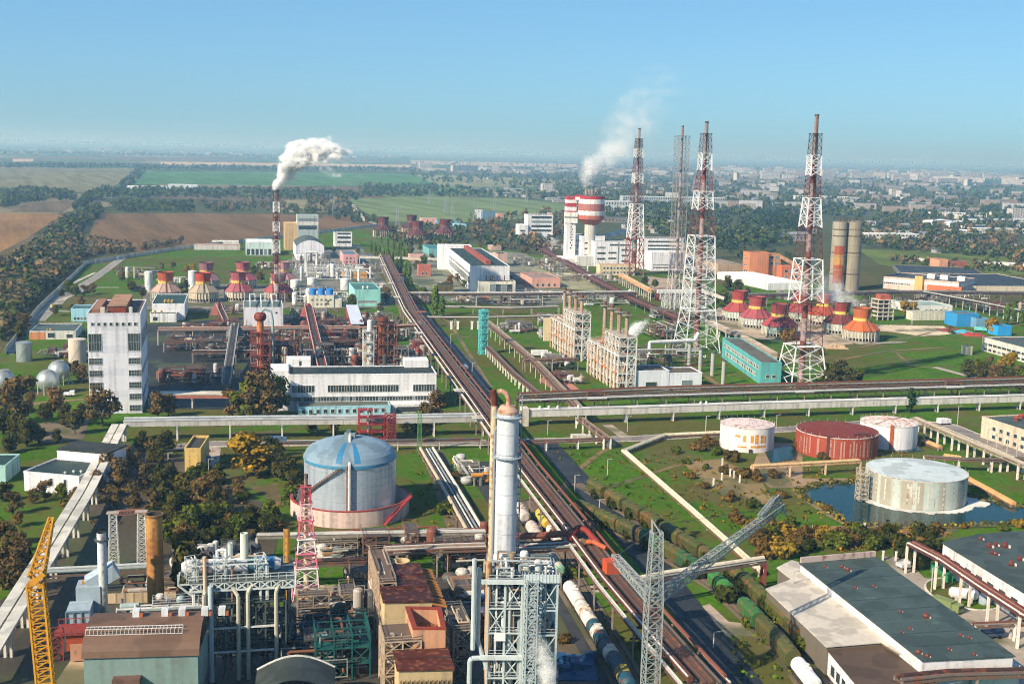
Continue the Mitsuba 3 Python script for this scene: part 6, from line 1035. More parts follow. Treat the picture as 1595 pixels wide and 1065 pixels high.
k = thing('hopper_bin', 'rust orange steel hopper with walkway beside the turbine hall', 'hopper'); at = P(104, 1032); part(k, 'bin', M(at, GRID).paint('a5492f', 1).box(0, 0, 2.4, 6.8, 5, 5.6)); part(k, 'front_sheet', M(at, GRID).paint('b98a70', 1).box(.7, -.2, .4, 6.6, -.05, 3.8)); part(k, 'walkway', M(at, GRID).paint('8f3a2c').box(-2, -.6, 5.7, 8, 5.4, 5.85)); m = M(at, GRID).paint('9a4434')
for x in np.linspace(-2, 8, 11): m.bar((x, -.6, 5.8), (x, -.6, 6.9), .12).bar((x, 5.4, 5.8), (x, 5.4, 6.9), .12)
part(k, 'rail', m.bar((-2, -.6, 6.9), (8, -.6, 6.9), .12).bar((-2, 5.4, 6.9), (8, 5.4, 6.9), .12)); part(k, 'side_frame', lattice(M(at, GRID).paint('93402f'), (-2.4, 2, 0), (-2.4, 2, 6), 1.4, 1.4, 3, .22, .16, x=True))
# yard things
for x, y, lab in ((1458, 893, 'green waste bin by the bushes, upper of the two'), (1475, 906, 'green waste bin by the bushes, lower of the two')): k = thing('waste_bin', lab, 'bin'); part(k, 'body', M(P(x, y)).paint('2f9a5c').prism([(-1.1, -.8), (1.1, -.8), (1.1, .8), (-1.1, .8)], .1, 2.0)); part(k, 'lid', M(P(x, y)).paint('2a8a52').box(-1.2, -.9, 2.0, 1.2, .9, 2.25))
c = P(1500, 925); struct('kerb_ring', M(c, .1).paint('c9c4ba', 2).prism(ring([(8 * math.cos(t), 10.5 * math.sin(t)) for t in np.linspace(0, 6.28, 40)[:-1]], .45), 0, .3)); struct('lawn', M(c, .1).sheet([(7.8 * math.cos(t), 10.3 * math.sin(t)) for t in np.linspace(0, 6.28, 40)[:-1]], .17), 'mat_lawn')
def vehicle(label, px, py, col, L, yaw, name='truck', cab=None, ht=2.6):
    at = P(px, py); k = thing(name, label, name); part(k, 'body', M(at, yaw).paint(col).box(-L / 2, -1.2, .7, L / 2 - 1.9, 1.2, ht)); part(k, 'cab', M(at, yaw).paint(cab or col).box(L / 2 - 1.8, -1.15, .6, L / 2, 1.15, 2.2).paint('26303a').box(L / 2 - .9, -1.0, 1.4, L / 2 + .03, 1.0, 2.0))
    for x in (-L / 2 + 1, L / 2 - 1):
        for y in (-1.05, 1.05): part(k, 'wheel', M(at, yaw).paint('1c1c1c').cyl((x, y - .15, .45), (x, y + .15, .45), .45, 10))
vehicle('white bus parked by the reformer frames', 843, 555, 'e4e6e8', 10, .25, 'bus', ht=3.1); vehicle('white van on the road by the main rack', 724, 576, 'dfe3e8', 5, 1.75, 'van', ht=2.3); vehicle('yellow truck by the blue shed', 1480, 503, 'd0a22f', 7, .2); vehicle('turquoise truck in the yard below the blue shed', 1527, 516, '6fc4c8', 7, -.3); vehicle('pale car at the foot of the office tower', 108, 617, 'd9dce0', 4, .2, 'car', ht=1.5)
for x, y, c, lab in ((1478, 515, '8a4a48', 'dark red scrap heap left in the yard'), (1500, 518, '4fb4c8', 'turquoise scrap heap in the yard'), (1515, 522, 'a8443c', 'red scrap heap in the yard'), (880, 1040, '1f4f78', 'dark blue tarpaulin heap beside the absorber structure'), (1300, 541, 'c4a888', 'rubble heap before the orange cooling tower')):
    g = np.random.default_rng(x); m = M(P(x, y)).paint(c, 0).box(-6, -6, 0, 6, 6, .35)
    for i in range(14): p = g.normal(0, 2.2, 2); m.box(p[0] - g.uniform(.4, 1.6), p[1] - g.uniform(.4, 1.2), 0, p[0] + g.uniform(.4, 1.6), p[1] + g.uniform(.4, 1.2), g.uniform(.3, 1.8))
    solo('scrap_heap', lab, 'heap', m)
# lamp posts and white bollards
for x, y, t in ((629, 604, 560), (853, 677, 655), (977, 673, 648), (1099, 674, 648), (946, 740, 715), (895, 768, 740), (933, 805, 778), (984, 845, 822), (1111, 1010, 984), (1450, 924, 884), (1491, 664, 632), (1421, 505, 470), (1209, 669, 646), (1233, 950, 890), (320, 726, 700), (325, 747, 715), (262, 716, 705), (1418, 520, 492), (648, 562, 540), (702, 548, 520), (735, 598, 565), (1538, 692, 668), (1552, 699, 674), (1568, 706, 680), (1583, 712, 686), (1140, 692, 672), (860, 590, 560)):
    C = P(x, y); z = float(Z(x, t, C)); k = thing('lamp_post', 'slender pale lamp post standing on the works ground', 'lamp post', 'lamp posts along the roads and lawns'); part(k, 'pole', M(C).paint('b9b8b0').cyl((0, 0, 0), (0, 0, z), .13, 6)); part(k, 'lamp_arm', M(C, GRID).paint('a8a8a4').bar((0, 0, z), (1.1, 0, z + .1), .12).box(.8, -.15, z, 1.5, .15, z + .16))
for i, (x, y) in enumerate([(1111, 757), (1124, 748), (1143, 745), (1152, 752), (1266, 832), (1346, 828), (1375, 872), (1395, 873), (1125, 725), (1137, 742), (1428, 862)]): solo('marker_post', 'short white concrete marker post in the rough grass', 'post', M(P(x, y)).paint('dcdad2', 2).box(-.22, -.22, 0, .22, .22, 2.3).box(-.3, -.3, 2.3, .3, .3, 2.45), 'white marker posts in the rough grass')
for (x, y), w in zip(((703, 513), (713, 513), (735, 513), (745, 513)), ORD): solo('pipe_pillar', f'{w} from the left of four thick white pillars on the lawn by the turquoise frame', 'pillar', M(P(x, y)).paint('dfddd6', 2).box(-.6, -.6, 0, .6, .6, 4.2).box(-.9, -.7, 4.2, .9, .7, 4.6), 'white pillars on the lawn')
# denser plots packed between the left units and in the near left yard
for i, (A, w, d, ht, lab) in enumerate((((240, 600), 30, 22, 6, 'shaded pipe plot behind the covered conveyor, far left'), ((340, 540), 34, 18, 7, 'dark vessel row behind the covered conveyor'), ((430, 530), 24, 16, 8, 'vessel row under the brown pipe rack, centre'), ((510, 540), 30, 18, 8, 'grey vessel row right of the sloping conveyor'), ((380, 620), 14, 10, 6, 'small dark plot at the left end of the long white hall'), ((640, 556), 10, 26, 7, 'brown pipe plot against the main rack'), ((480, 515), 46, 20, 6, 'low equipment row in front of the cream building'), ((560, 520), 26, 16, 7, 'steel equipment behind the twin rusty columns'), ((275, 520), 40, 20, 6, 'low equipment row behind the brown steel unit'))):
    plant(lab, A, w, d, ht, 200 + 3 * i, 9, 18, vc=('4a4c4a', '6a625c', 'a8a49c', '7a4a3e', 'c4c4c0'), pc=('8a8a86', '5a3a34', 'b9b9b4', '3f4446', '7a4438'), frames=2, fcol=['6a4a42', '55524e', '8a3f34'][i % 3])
for i, (A, w, d, ht, lab) in enumerate((((180, 940), 18, 12, 4, 'pipe manifold behind the striped panel fence, left'), ((262, 905), 12, 14, 6, 'small steel plot beside the tan stack'), ((460, 990), 18, 12, 8, 'dark vessel group behind the teal decks'), ((540, 930), 12, 12, 6, 'pump row left of the brown roofed furnace block'), ((600, 880), 30, 8, 6, 'pipe manifold behind the brown roofed furnace block'), ((470, 880), 12, 8, 5, 'pink and grey manifold below the silver dome'), ((690, 900), 12, 14, 6, 'tan pipe manifold right of the furnace roof'), ((330, 890), 12, 8, 5, 'white manifold behind the drum platform unit'), ((820, 940), 5, 18, 3.5, 'valve plot between absorber structure and tank train'), ((706, 940), 8, 14, 3, 'kerbed pump plot left of the absorber structure'))):
    plant(lab, A, w, d, ht, 300 + 3 * i, 7, 18, vc=('5a5c5a', 'a8a49c', '8a6a54', 'c9c6be', '3f4446'), pc=('b9b4a8', '6a4438', '8a8a86', 'c4a888', '4a4c4c'), frames=2, fcol=['8a7460', '6a6862', '9a8a78'][i % 3])
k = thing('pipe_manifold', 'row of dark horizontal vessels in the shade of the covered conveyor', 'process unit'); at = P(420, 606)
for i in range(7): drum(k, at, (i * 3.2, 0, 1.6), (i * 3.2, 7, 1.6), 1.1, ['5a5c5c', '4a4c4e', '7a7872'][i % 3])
SPOTS = [((452, 470), 30, 24, 9, 'between the pink cooling tower and cream building'), ((560, 452), 20, 20, 6, 'behind the turquoise building'), ((505, 428), 50, 20, 8, 'in front of the pink house'), ((455, 412), 40, 24, 10, 'under the white pipe portal'), ((395, 420), 40, 20, 7, 'behind the pink cooling tower'), ((640, 474), 16, 24, 5, 'on the lawn left of the poplar pair'), ((770, 478), 34, 22, 6, 'under the distant pipe bridge'), ((905, 478), 40, 30, 6, 'behind the front reformer frame'), ((770, 440), 40, 26, 7, 'right of the mid distance white hall'), ((800, 415), 50, 30, 8, 'left of the pink walled low building'), ((870, 440), 50, 26, 7, 'along the rusty pipe belt, lower'), ((930, 470), 36, 26, 6, 'along the rusty pipe belt, upper'), ((770, 520), 26, 20, 5, 'right of the turquoise frame tower'), ((845, 530), 10, 24, 5, 'left of the rear reformer frame'), ((1010, 530), 26, 26, 9, 'beside the steaming reformer'), ((1020, 500), 34, 20, 6, 'left of the second lattice tower'), ((1090, 500), 24, 16, 6, 'right of the second lattice tower'), ((1150, 560), 8, 8, 4, 'before the turquoise long building'), ((1340, 485), 30, 20, 6, 'left of the open concrete frame'), ((1430, 470), 60, 18, 7, 'under the right pipe bridge'), ((1520, 486), 50, 16, 6, 'under the dark diagonal rack'), ((1060, 470), 26, 20, 7, 'at the foot of the pale lattice mast'), ((1200, 470), 50, 20, 6, 'behind the right cooling towers'), ((870, 600), 14, 16, 4, 'on the pink gravel left of the front reformer'), ((850, 575), 14, 20, 5, 'below the short brown pipe bridge'), ((700, 420), 30, 20, 5, 'left of the mid distance white hall'), ((610, 445), 12, 24, 6, 'against the far main rack'), ((560, 505), 18, 14, 6, 'left of the pale sloping roof'), ((450, 500), 30, 14, 7, 'in front of the white plant building'), ((300, 492), 34, 16, 6, 'right of the two tier plant building'), ((200, 455), 24, 16, 4, 'on the lawn behind the office tower'), ((80, 520), 16, 12, 4, 'at the flat roofed orange bay building'), ((95, 555), 14, 10, 5, 'beside the pinkish cream tank')]
for i, (A, w, d, ht, lab) in enumerate(SPOTS):
    plant('small cluster of vessels and pipes ' + lab, A, w, d, ht, 500 + 7 * i, 6, 12, vc=('d0d2cf', '8a8680', 'b0a494', '6a4a40', 'c9ccca', '5a5c5a'), pc=('c4c6c2', '7f7a74', '6a4a42', 'a8a8a2'), frames=2, fcol=['8a8680', 'b9b9b4', '7a4a40'][i % 3], drums=2)
# cages, risers and handrails round the drum of the platform unit
k = 'platform_unit' if False else [q for q in labels if labels[q].get('label', '').startswith('dark pipe packed unit')][0]; at = P(318, 1060); zt = float(Z(330, 912, at))
g = np.random.default_rng(77)
for i in range(12): x = float(g.uniform(-3, 14)); part(k, 'riser', M(at, GRID).paint(['c9d0ce', 'b4bcba', '8a9492', 'd6d8d6', 'a8765a'][i % 5]).pipe([(x, float(g.uniform(.2, 1.2)), zt - 4), (x, .6, zt + float(g.uniform(2, 5))), (x + float(g.uniform(-1, 1)), 3, zt + float(g.uniform(3, 5)))], float(g.uniform(.1, .22)), 6))
for x in (-2.2, 3, 10.5): m = M(at, GRID).paint('c4ccca'); lattice(m, (x, 1.2, zt + .6), (x, 1.2, zt + 5.2), .9, .9, 3, .12, .08); part(k, 'cage', m)
for y in (.1, 2.4): part(k, 'catwalk', M(at, GRID).paint('b9c1bf').box(-2.5, y, zt + 3.6, 12, y + .7, zt + 3.7))
for nm, x, y, c, L, a, lab in (('truck', 430, 691, '4a6a8a', 7, .22, 'blue lorry on the kerbed road left of the domed tank'), ('truck', 905, 687, 'c9c4b8', 7, .22, 'pale lorry on the kerbed road by the low brown rack'), ('car', 1190, 671, 'b03a34', 4.2, .3, 'red car on the kerbed road before the white tank'), ('van', 1470, 661, 'e2e4e6', 5, .3, 'white van on the kerbed road at the peach building'), ('truck', 1475, 950, '7a8a5a', 7, -.9, 'olive lorry in the paved yard'), ('car', 1410, 885, 'c9ccd0', 4.2, .4, 'silver car by the upper corner of the dark roofed depot'), ('car', 1545, 992, '2f4a6a', 4.2, .2, 'dark blue car in the paved yard'), ('van', 318, 722, '6a7a8a', 5, 1.4, 'grey van beside the yellow switchgear building'), ('truck', 88, 480, 'b9a46a', 7, .9, 'tan lorry on the left perimeter road'), ('car', 790, 800, 'd4d4d0', 4.2, 1.8, 'pale car on the dark road beside the main rack'), ('truck', 660, 605, '8a4a3c', 7, 1.75, 'brown lorry in the shade of the main rack'), ('truck', 470, 600, 'c4a03a', 6, .2, 'small yellow lorry behind the long white hall')):
    vehicle(lab, x, y, c, L, a, nm, ht=1.5 if nm == 'car' else 2.5)
# ---------------------------------------------------------------- trees, bushes, woods
import meshkit
def leafy(blobs, n, size, cols, seed, fl=.0):
    """n leaf clumps spread over the shells of the blobs (x, y, z, rx, rz): vertices, triangles, normals, colour codes."""
    g = np.random.default_rng(seed); B = np.array(blobs, float); w = B[:, 3] ** 2; pick = g.choice(len(B), n, p=w / w.sum()); b = B[pick]
    d = g.normal(size=(n, 3)); d /= np.linalg.norm(d, axis=1, keepdims=True); r = g.uniform(.35, 1.06, (n, 1)) ** .6
    c = b[:, :3] + d * r * np.stack([b[:, 3], b[:, 3], b[:, 4]], 1); nn = d * [1, 1, 1] + [0, 0, .25]; nn += g.normal(0, .35, (n, 3)); nn /= np.linalg.norm(nn, axis=1, keepdims=True)
    a = g.normal(size=(n, 3)); a -= nn * (a * nn).sum(1, keepdims=True) * .6; a /= np.linalg.norm(a, axis=1, keepdims=True); e = np.cross(nn, a); e /= np.linalg.norm(e, axis=1, keepdims=True); s = size * g.uniform(.6, 1.35, (n, 1))
    v = np.stack([c - a * s - e * s * .5, c + a * s * .3 - e * s, c + a * s + e * s * .5, c - a * s * .3 + e * s], 1).reshape(-1, 3); i = np.arange(n) * 4
    f = np.vstack([np.stack([i, i + 1, i + 2], 1), np.stack([i, i + 2, i + 3], 1)]); q = np.array([h(x) for x in cols]) ; k = g.integers(0, len(cols), n); col = (q[k] * .6 + q.mean(0) * .4) * g.uniform(.8, 1.2, (n, 1)); qq = np.round(np.sqrt(np.clip(col, 0, 1)) * 255)
    uv = np.stack([(qq[:, 0] * 256 + qq[:, 1] + .5) / 65536, (qq[:, 2] + .5) / 256], 1)
    return v, f, np.repeat(nn, 4, 0), np.repeat(uv, 4, 0)
def leafply(parts, mat='leaf'):
    V, Fs, N, U, n = [], [], [], [], 0
    for v, f, nn, uv in parts: V.append(v); Fs.append(f + n); N.append(nn); U.append(uv); n += len(v)
    path = meshkit.write_ply((np.vstack(V), np.vstack(Fs)), False, np.vstack(U), None, np.vstack(N)); return {'type': 'ply', 'filename': path, 'face_normals': False, 'bsdf': {'type': 'ref', 'id': mat}}
KINDS = {'dark': (['343c20', '3f4624', '2b331a', '50502a', '4a4628'], 'round'), 'olive': (['4a5a22', '3a4c1c', '5c6428', '2f401a'], 'round'), 'gold': (['8a701f', '756422', '97802a', '5c5c24', '66521c'], 'round'), 'rust': (['5a4a34', '645236', '4e4230', '66583a', '4a4a2e'], 'bare'), 'brown': (['5a4e34', '4c432c', '665838', '44442a'], 'bare'),
         'pop': (['3f5a20', '4f6a26', '33491c', '5c7030'], 'poplar'), 'poplar_dark': (['27401c', '34502a', '1f3318'], 'poplar'), 'bushd': (['232e16', '2d371a', '3a4020'], 'bush'), 'bushb': (['54482a', '483f24', '5f5030', '3f3e20'], 'bush'), 'bushg': (['6f6228', '5c5624', '7d6c2a'], 'bush'), 'busho': (['44521f', '354518', '586028'], 'bush')}
VAR = 3; models = {}
for kind, (cols, form) in KINDS.items():
    for v in range(VAR):
        g = np.random.default_rng(abs(hash(kind)) % 1000 + v if False else sum(map(ord, kind)) * 7 + v); blobs = []
        if form == 'poplar':
            for i in range(9): z = 1.2 + i * 1.0; blobs.append((g.normal(0, .15), g.normal(0, .15), z, 1.25 * math.sin(math.pi * (i + 1.4) / 11.5) + .2, 1.0))
            n, s = 900, .34
        elif form == 'bush':
            for i in range(7): a = g.uniform(0, 6.28); q = g.uniform(.5, 2.8); blobs.append((q * math.cos(a), q * math.sin(a), g.uniform(1.2, 3.4), g.uniform(1.4, 2.4), g.uniform(1.4, 2.4)))
            n, s = 760, .45
        else:
            for i in range(15): a = g.uniform(0, 6.28); z = g.uniform(2.2, 8.6); q = g.uniform(.4, 3.7) * (1 - abs(z - 4.6) / 6.5); blobs.append((q * math.cos(a), q * math.sin(a), z, g.uniform(1.4, 2.3), g.uniform(1.1, 1.9)))
            n, s = (1500, .38) if form == 'round' else (1150, .33)
        m = M().paint('4a3a2a').cyl((0, 0, 0), (.1, 0, 3.0 if form != 'bush' else 1), .28, 7, .18)
        if form in ('round', 'bare'):
            for x, y, z, rx, rz in blobs[:9]: m.cyl((.1, 0, 2.2 + g.uniform(0, 1.2)), (x * .9, y * .9, z), .11, 5, .03, False)
        elif form == 'poplar': m.cyl((.1, 0, 3), (0, 0, 9.5), .18, 6, .04)
        else:
            for x, y, z, rx, rz in blobs[:5]: m.cyl((0, 0, .4), (x * .8, y * .8, z), .09, 5, .03, False)
        gk = f'plant_model_{kind}_{v}'; scene[gk] = {'type': 'shapegroup', 'trunk': mikit.ply((np.vstack(m.V), np.vstack(m.Fc)), 'paint', uv=np.vstack(m.C)), 'crown': leafply([leafy(blobs, n, s, cols, v + 11)])}; models[kind, v] = gk
_tn = [0]
NAMES = {'round': 'tree', 'bare': 'tree', 'poplar': 'poplar_tree', 'bush': 'bush'}
def tree(px, py, ht, kind, label, group=None, wide=1.0, at=None):
    form = KINDS[kind][1]; k = thing(NAMES[form], label, {'bush': 'bush', 'poplar': 'poplar'}.get(form, 'tree'), group); _tn[0] += 1; g = np.random.default_rng(_tn[0]); a = P(px, py) if at is None else at
    ht *= float(g.uniform(.78, 1.18)); s = ht / {'bush': 5.2, 'poplar': 10.6}.get(form, 10.0); t = mi.ScalarTransform4f().translate([float(a[0]), float(a[1]), 0]).rotate([0, 0, 1], float(g.uniform(0, 360))).scale([s * wide, s * wide, s])
    scene[k] = {'type': 'instance', 'to_world': t, 'shapegroup': {'type': 'ref', 'id': models[kind, int(g.integers(VAR))]}}; return k
tree(384, 742, 13.5, 'gold', 'broad autumn yellow tree standing alone left of the domed tank', wide=1.45); tree(400, 738, 11, 'olive', 'green tree growing into the right side of the yellow tree', wide=1.1)
tree(1417, 643, 13, 'poplar_dark', 'single dark poplar standing before the long pale gallery at the right', wide=1.3); tree(160, 664, 13, 'brown', 'thin yellow brown tree in front of the white office tower'); tree(30, 660, 17, 'brown', 'tall brown tree by the spheres at the left edge'); tree(292, 938, 16, 'dark', 'tall dark tree behind the drum platform unit', wide=.8); tree(1337, 604, 9, 'olive', 'slim green tree on the lawn edge left of the lattice tower shadow', wide=.7); tree(36, 520, 13, 'rust', 'rust brown tall tree by the garage roofs')
def grove(spots, label, group):
    for x, y, z, kd in spots: tree(x, y, z, kd, label, group)
grove([(165, 748, 8, 'rust'), (190, 764, 9, 'rust'), (214, 735, 8, 'rust'), (176, 792, 8, 'brown'), (206, 798, 8, 'brown'), (225, 760, 7, 'rust'), (152, 770, 7, 'rust'), (240, 715, 7, 'brown'), (222, 700, 6, 'dark'), (196, 725, 7, 'rust')], 'bare looking brown tree beside the sloping conveyor strips', 'brown trees beside the sloping conveyor strips')
grove([(250, 772, 9, 'dark'), (286, 782, 10, 'dark'), (312, 792, 9, 'brown'), (336, 800, 8, 'dark'), (266, 818, 8, 'dark'), (300, 832, 9, 'olive'), (350, 815, 7, 'olive'), (236, 800, 8, 'brown'), (372, 775, 6, 'rust'), (330, 770, 7, 'brown'), (262, 748, 7, 'dark'), (245, 722, 8, 'dark'), (258, 705, 7, 'dark'), (390, 815, 7, 'dark'), (420, 815, 7, 'olive'), (345, 840, 7, 'dark'), (290, 855, 8, 'brown'), (318, 862, 8, 'dark'), (370, 842, 7, 'olive'), (410, 838, 6, 'dark'), (300, 755, 6, 'olive'), (340, 750, 6, 'dark')], 'dark tree in the thicket left of the domed tank', 'thicket left of the domed tank')
grove([(428, 740, 9, 'dark'), (444, 748, 9, 'dark'), (458, 765, 7, 'dark'), (436, 718, 8, 'dark'), (420, 712, 8, 'dark'), (452, 792, 6, 'olive')], 'dark green tree in the shade between yellow tree and domed tank', 'shaded trees between yellow tree and domed tank')
grove([(70, 780, 6, 'brown'), (96, 782, 6, 'olive'), (52, 784, 5, 'brown'), (118, 786, 5, 'brown'), (20, 800, 6, 'brown'), (8, 780, 6, 'dark'), (30, 820, 6, 'brown')], 'small tree in front of the lower left workshop', 'trees in front of the lower left workshop')
grove([(10, 882, 8, 'rust'), (30, 902, 8, 'rust'), (18, 926, 8, 'brown'), (6, 850, 7, 'brown'), (40, 880, 7, 'rust'), (2, 905, 8, 'rust'), (28, 858, 6, 'brown')], 'rust brown tree at the lower left edge behind the crane boom', 'rust brown trees behind the crane boom')
grove([(100, 664, 10, 'dark'), (117, 676, 9, 'dark'), (72, 660, 8, 'dark'), (86, 644, 9, 'rust'), (14, 705, 9, 'dark'), (42, 694, 9, 'dark'), (6, 676, 10, 'dark'), (60, 690, 7, 'dark'), (26, 682, 9, 'dark'), (88, 690, 6, 'dark'), (130, 655, 8, 'dark'), (48, 640, 7, 'brown')], 'dark tree in the grove between spheres and workshop', 'grove between spheres and workshop')
grove([(246, 652, 11, 'brown'), (263, 648, 8, 'rust'), (130, 596, 9, 'rust'), (118, 588, 7, 'rust'), (105, 585, 6, 'brown')], 'autumn tree close to the foot of the office tower', 'autumn trees at the foot of the office tower')
grove([(384, 652, 15, 'olive'), (404, 650, 17, 'brown'), (430, 646, 14, 'olive'), (362, 650, 12, 'brown'), (416, 652, 12, 'brown'), (395, 655, 10, 'dark')], 'olive brown tree in the clump left of the long white hall', 'clump left of the long white hall')
grove([(500, 628, 6, 'gold'), (576, 627, 7, 'gold'), (540, 630, 5, 'gold'), (520, 676, 6, 'gold'), (660, 656, 9, 'brown'), (679, 652, 11, 'rust'), (668, 662, 8, 'brown'), (650, 676, 7, 'dark'), (664, 678, 7, 'dark'), (484, 674, 6, 'dark'), (630, 672, 6, 'dark')], 'small autumn tree along the front of the long white hall', 'small trees along the long white hall')
grove([(1296, 606, 11, 'dark'), (1312, 604, 12, 'dark'), (1324, 606, 10, 'dark'), (1286, 600, 9, 'olive'), (1304, 596, 10, 'brown'), (1205, 524, 7, 'olive'), (1228, 530, 6, 'bushg'), (1262, 548, 4, 'bushb'), (1278, 552, 4, 'bushb')], 'dark tree in the clump right of the splayed lattice tower feet', 'clump right of the splayed tower feet')
grove([(1508, 588, 8, 'dark'), (1528, 594, 9, 'dark'), (1548, 596, 8, 'rust'), (1574, 604, 9, 'dark'), (1592, 608, 9, 'olive'), (1540, 578, 8, 'brown'), (1564, 582, 8, 'gold'), (1520, 575, 7, 'olive'), (1584, 588, 8, 'brown'), (1560, 598, 8, 'dark'), (1535, 588, 8, 'olive'), (1575, 575, 8, 'gold')], 'tree in the hedge before the cream panelled building at the right', 'hedge before the cream panelled building')
grove([(1369, 488, 10, 'olive'), (1408, 492, 9, 'gold'), (1422, 490, 8, 'gold'), (1545, 520, 9, 'gold'), (1350, 470, 8, 'olive'), (1480, 520, 5, 'brown'), (1134, 452, 11, 'dark'), (1150, 456, 10, 'dark'), (1125, 478, 11, 'olive'), (1141, 482, 10, 'olive'), (1112, 470, 9, 'dark'), (1165, 460, 8, 'dark'), (1058, 455, 7, 'olive'), (1020, 450, 8, 'olive'), (1005, 445, 8, 'dark')], 'round tree among the yards around the right cooling towers', 'trees around the right cooling towers')
grove([(1567, 506, 14, 'pop'), (1590, 508, 14, 'pop'), (1578, 500, 12, 'pop')], 'green poplar at the right edge by the pipe racks', 'poplars at the right edge')
grove([(678, 493, 17, 'pop'), (688, 498, 15, 'pop')], 'tall green poplar of the pair on the lawn beside the main rack', 'poplar pair on the lawn')
grove([(578, 392, 13, 'pop'), (584, 398, 12, 'pop'), (590, 402, 13, 'pop'), (597, 405, 12, 'pop'), (604, 409, 13, 'pop'), (611, 414, 12, 'pop'), (618, 420, 13, 'pop'), (624, 426, 15, 'poplar_dark'), (631, 433, 13, 'pop'), (637, 440, 14, 'pop'), (612, 395, 12, 'pop'), (620, 400, 12, 'pop'), (628, 408, 13, 'pop'), (604, 385, 12, 'pop'), (594, 380, 12, 'pop'), (588, 372, 12, 'pop'), (640, 452, 11, 'pop'), (625, 390, 11, 'pop')], 'green poplar in the avenue right of the main rack far end', 'poplar avenue beside the main rack')
grove([(700, 446, 9, 'rust'), (712, 440, 8, 'rust'), (692, 450, 7, 'brown'), (722, 448, 7, 'olive'), (660, 462, 6, 'olive'), (660, 415, 9, 'olive'), (648, 420, 8, 'dark'), (672, 408, 8, 'olive'), (740, 395, 8, 'olive'), (725, 388, 9, 'olive'), (748, 386, 8, 'brown'), (735, 400, 8, 'olive'), (640, 395, 9, 'dark'), (655, 392, 9, 'olive'), (668, 386, 8, 'dark'), (715, 378, 9, 'olive')], 'tree around the mid distance white hall', 'trees around the mid distance white hall')
grove([(286, 459, 10, 'olive'), (240, 466, 7, 'gold'), (252, 420, 7, 'brown'), (290, 423, 7, 'gold'), (300, 426, 7, 'gold'), (270, 418, 6, 'brown'), (405, 440, 8, 'brown'), (396, 428, 8, 'olive'), (465, 462, 7, 'olive'), (502, 470, 8, 'olive'), (510, 478, 8, 'dark'), (548, 482, 9, 'olive'), (470, 488, 6, 'olive'), (600, 470, 9, 'brown'), (592, 486, 8, 'brown'), (530, 470, 7, 'olive'), (452, 470, 6, 'gold'), (540, 402, 7, 'dark'), (520, 394, 7, 'dark'), (558, 396, 7, 'olive'), (448, 380, 8, 'brown')], 'tree between the left cooling towers and small plant buildings', 'trees between the left cooling towers')
grove([(106, 458, 8, 'olive'), (118, 462, 8, 'olive'), (132, 461, 8, 'brown'), (144, 458, 7, 'brown'), (96, 462, 7, 'dark'), (126, 476, 6, 'rust'), (112, 488, 5, 'dark'), (86, 492, 6, 'dark'), (30, 528, 9, 'dark'), (44, 510, 7, 'brown'), (205, 455, 7, 'dark'), (222, 462, 7, 'dark'), (190, 440, 6, 'olive')], 'tree on the lawns behind the office tower', 'trees on the lawns behind the office tower')
grove([(1195, 866, 5, 'bushb'), (1215, 868, 5, 'bushg'), (1235, 852, 4.5, 'bushb'), (1260, 858, 4, 'bushd'), (1300, 852, 4.5, 'busho'), (1325, 848, 4, 'bushb'), (1345, 848, 5, 'bushd'), (1365, 854, 5, 'busho'), (1390, 845, 5, 'bushd'), (1410, 864, 5, 'bushd'), (1425, 872, 5, 'bushd'), (1440, 870, 4.5, 'bushd'), (1418, 884, 4, 'bushd'), (1285, 845, 4, 'bushg'), (1225, 838, 4, 'bushg'), (1250, 836, 3.6, 'bushb'), (1180, 846, 5, 'bushb'), (1205, 842, 4, 'busho'), (1270, 836, 3.6, 'bushb'), (1310, 838, 3.5, 'bushb'), (1340, 832, 3.5, 'busho'), (1440, 836, 4, 'bushd'), (1460, 830, 3, 'bushb'), (1376, 834, 3.6, 'bushb'), (1170, 830, 4, 'bushg'), (1150, 812, 3.4, 'bushb'), (1198, 818, 3.6, 'bushb'), (1226, 818, 3, 'busho'), (1452, 858, 4, 'bushd'), (1400, 852, 4, 'bushb')], 'autumn bush in the scrub between pond and depots', 'scrub bushes between pond and depots')
grove([(1086, 702, 4, 'bushb'), (1103, 694, 4.5, 'bushb'), (1140, 718, 4, 'bushb'), (1160, 744, 4.5, 'bushb'), (1182, 748, 4, 'bushb'), (1262, 704, 4.5, 'bushg'), (1244, 700, 3.6, 'bushb'), (1118, 708, 3.6, 'busho'), (1128, 738, 3.6, 'bushb'), (1206, 744, 3.4, 'bushb'), (1100, 730, 2.6, 'busho'), (1075, 745, 2.6, 'bushb'), (1098, 760, 2.8, 'bushb'), (1140, 780, 3, 'bushb'), (1170, 790, 2.8, 'busho'), (1218, 775, 2.6, 'bushb'), (1068, 722, 2.4, 'busho'), (1282, 716, 3, 'bushb'), (1054, 705, 2.4, 'busho')], 'low brown bush in the rough grass before the storage tanks', 'bushes before the storage tanks')
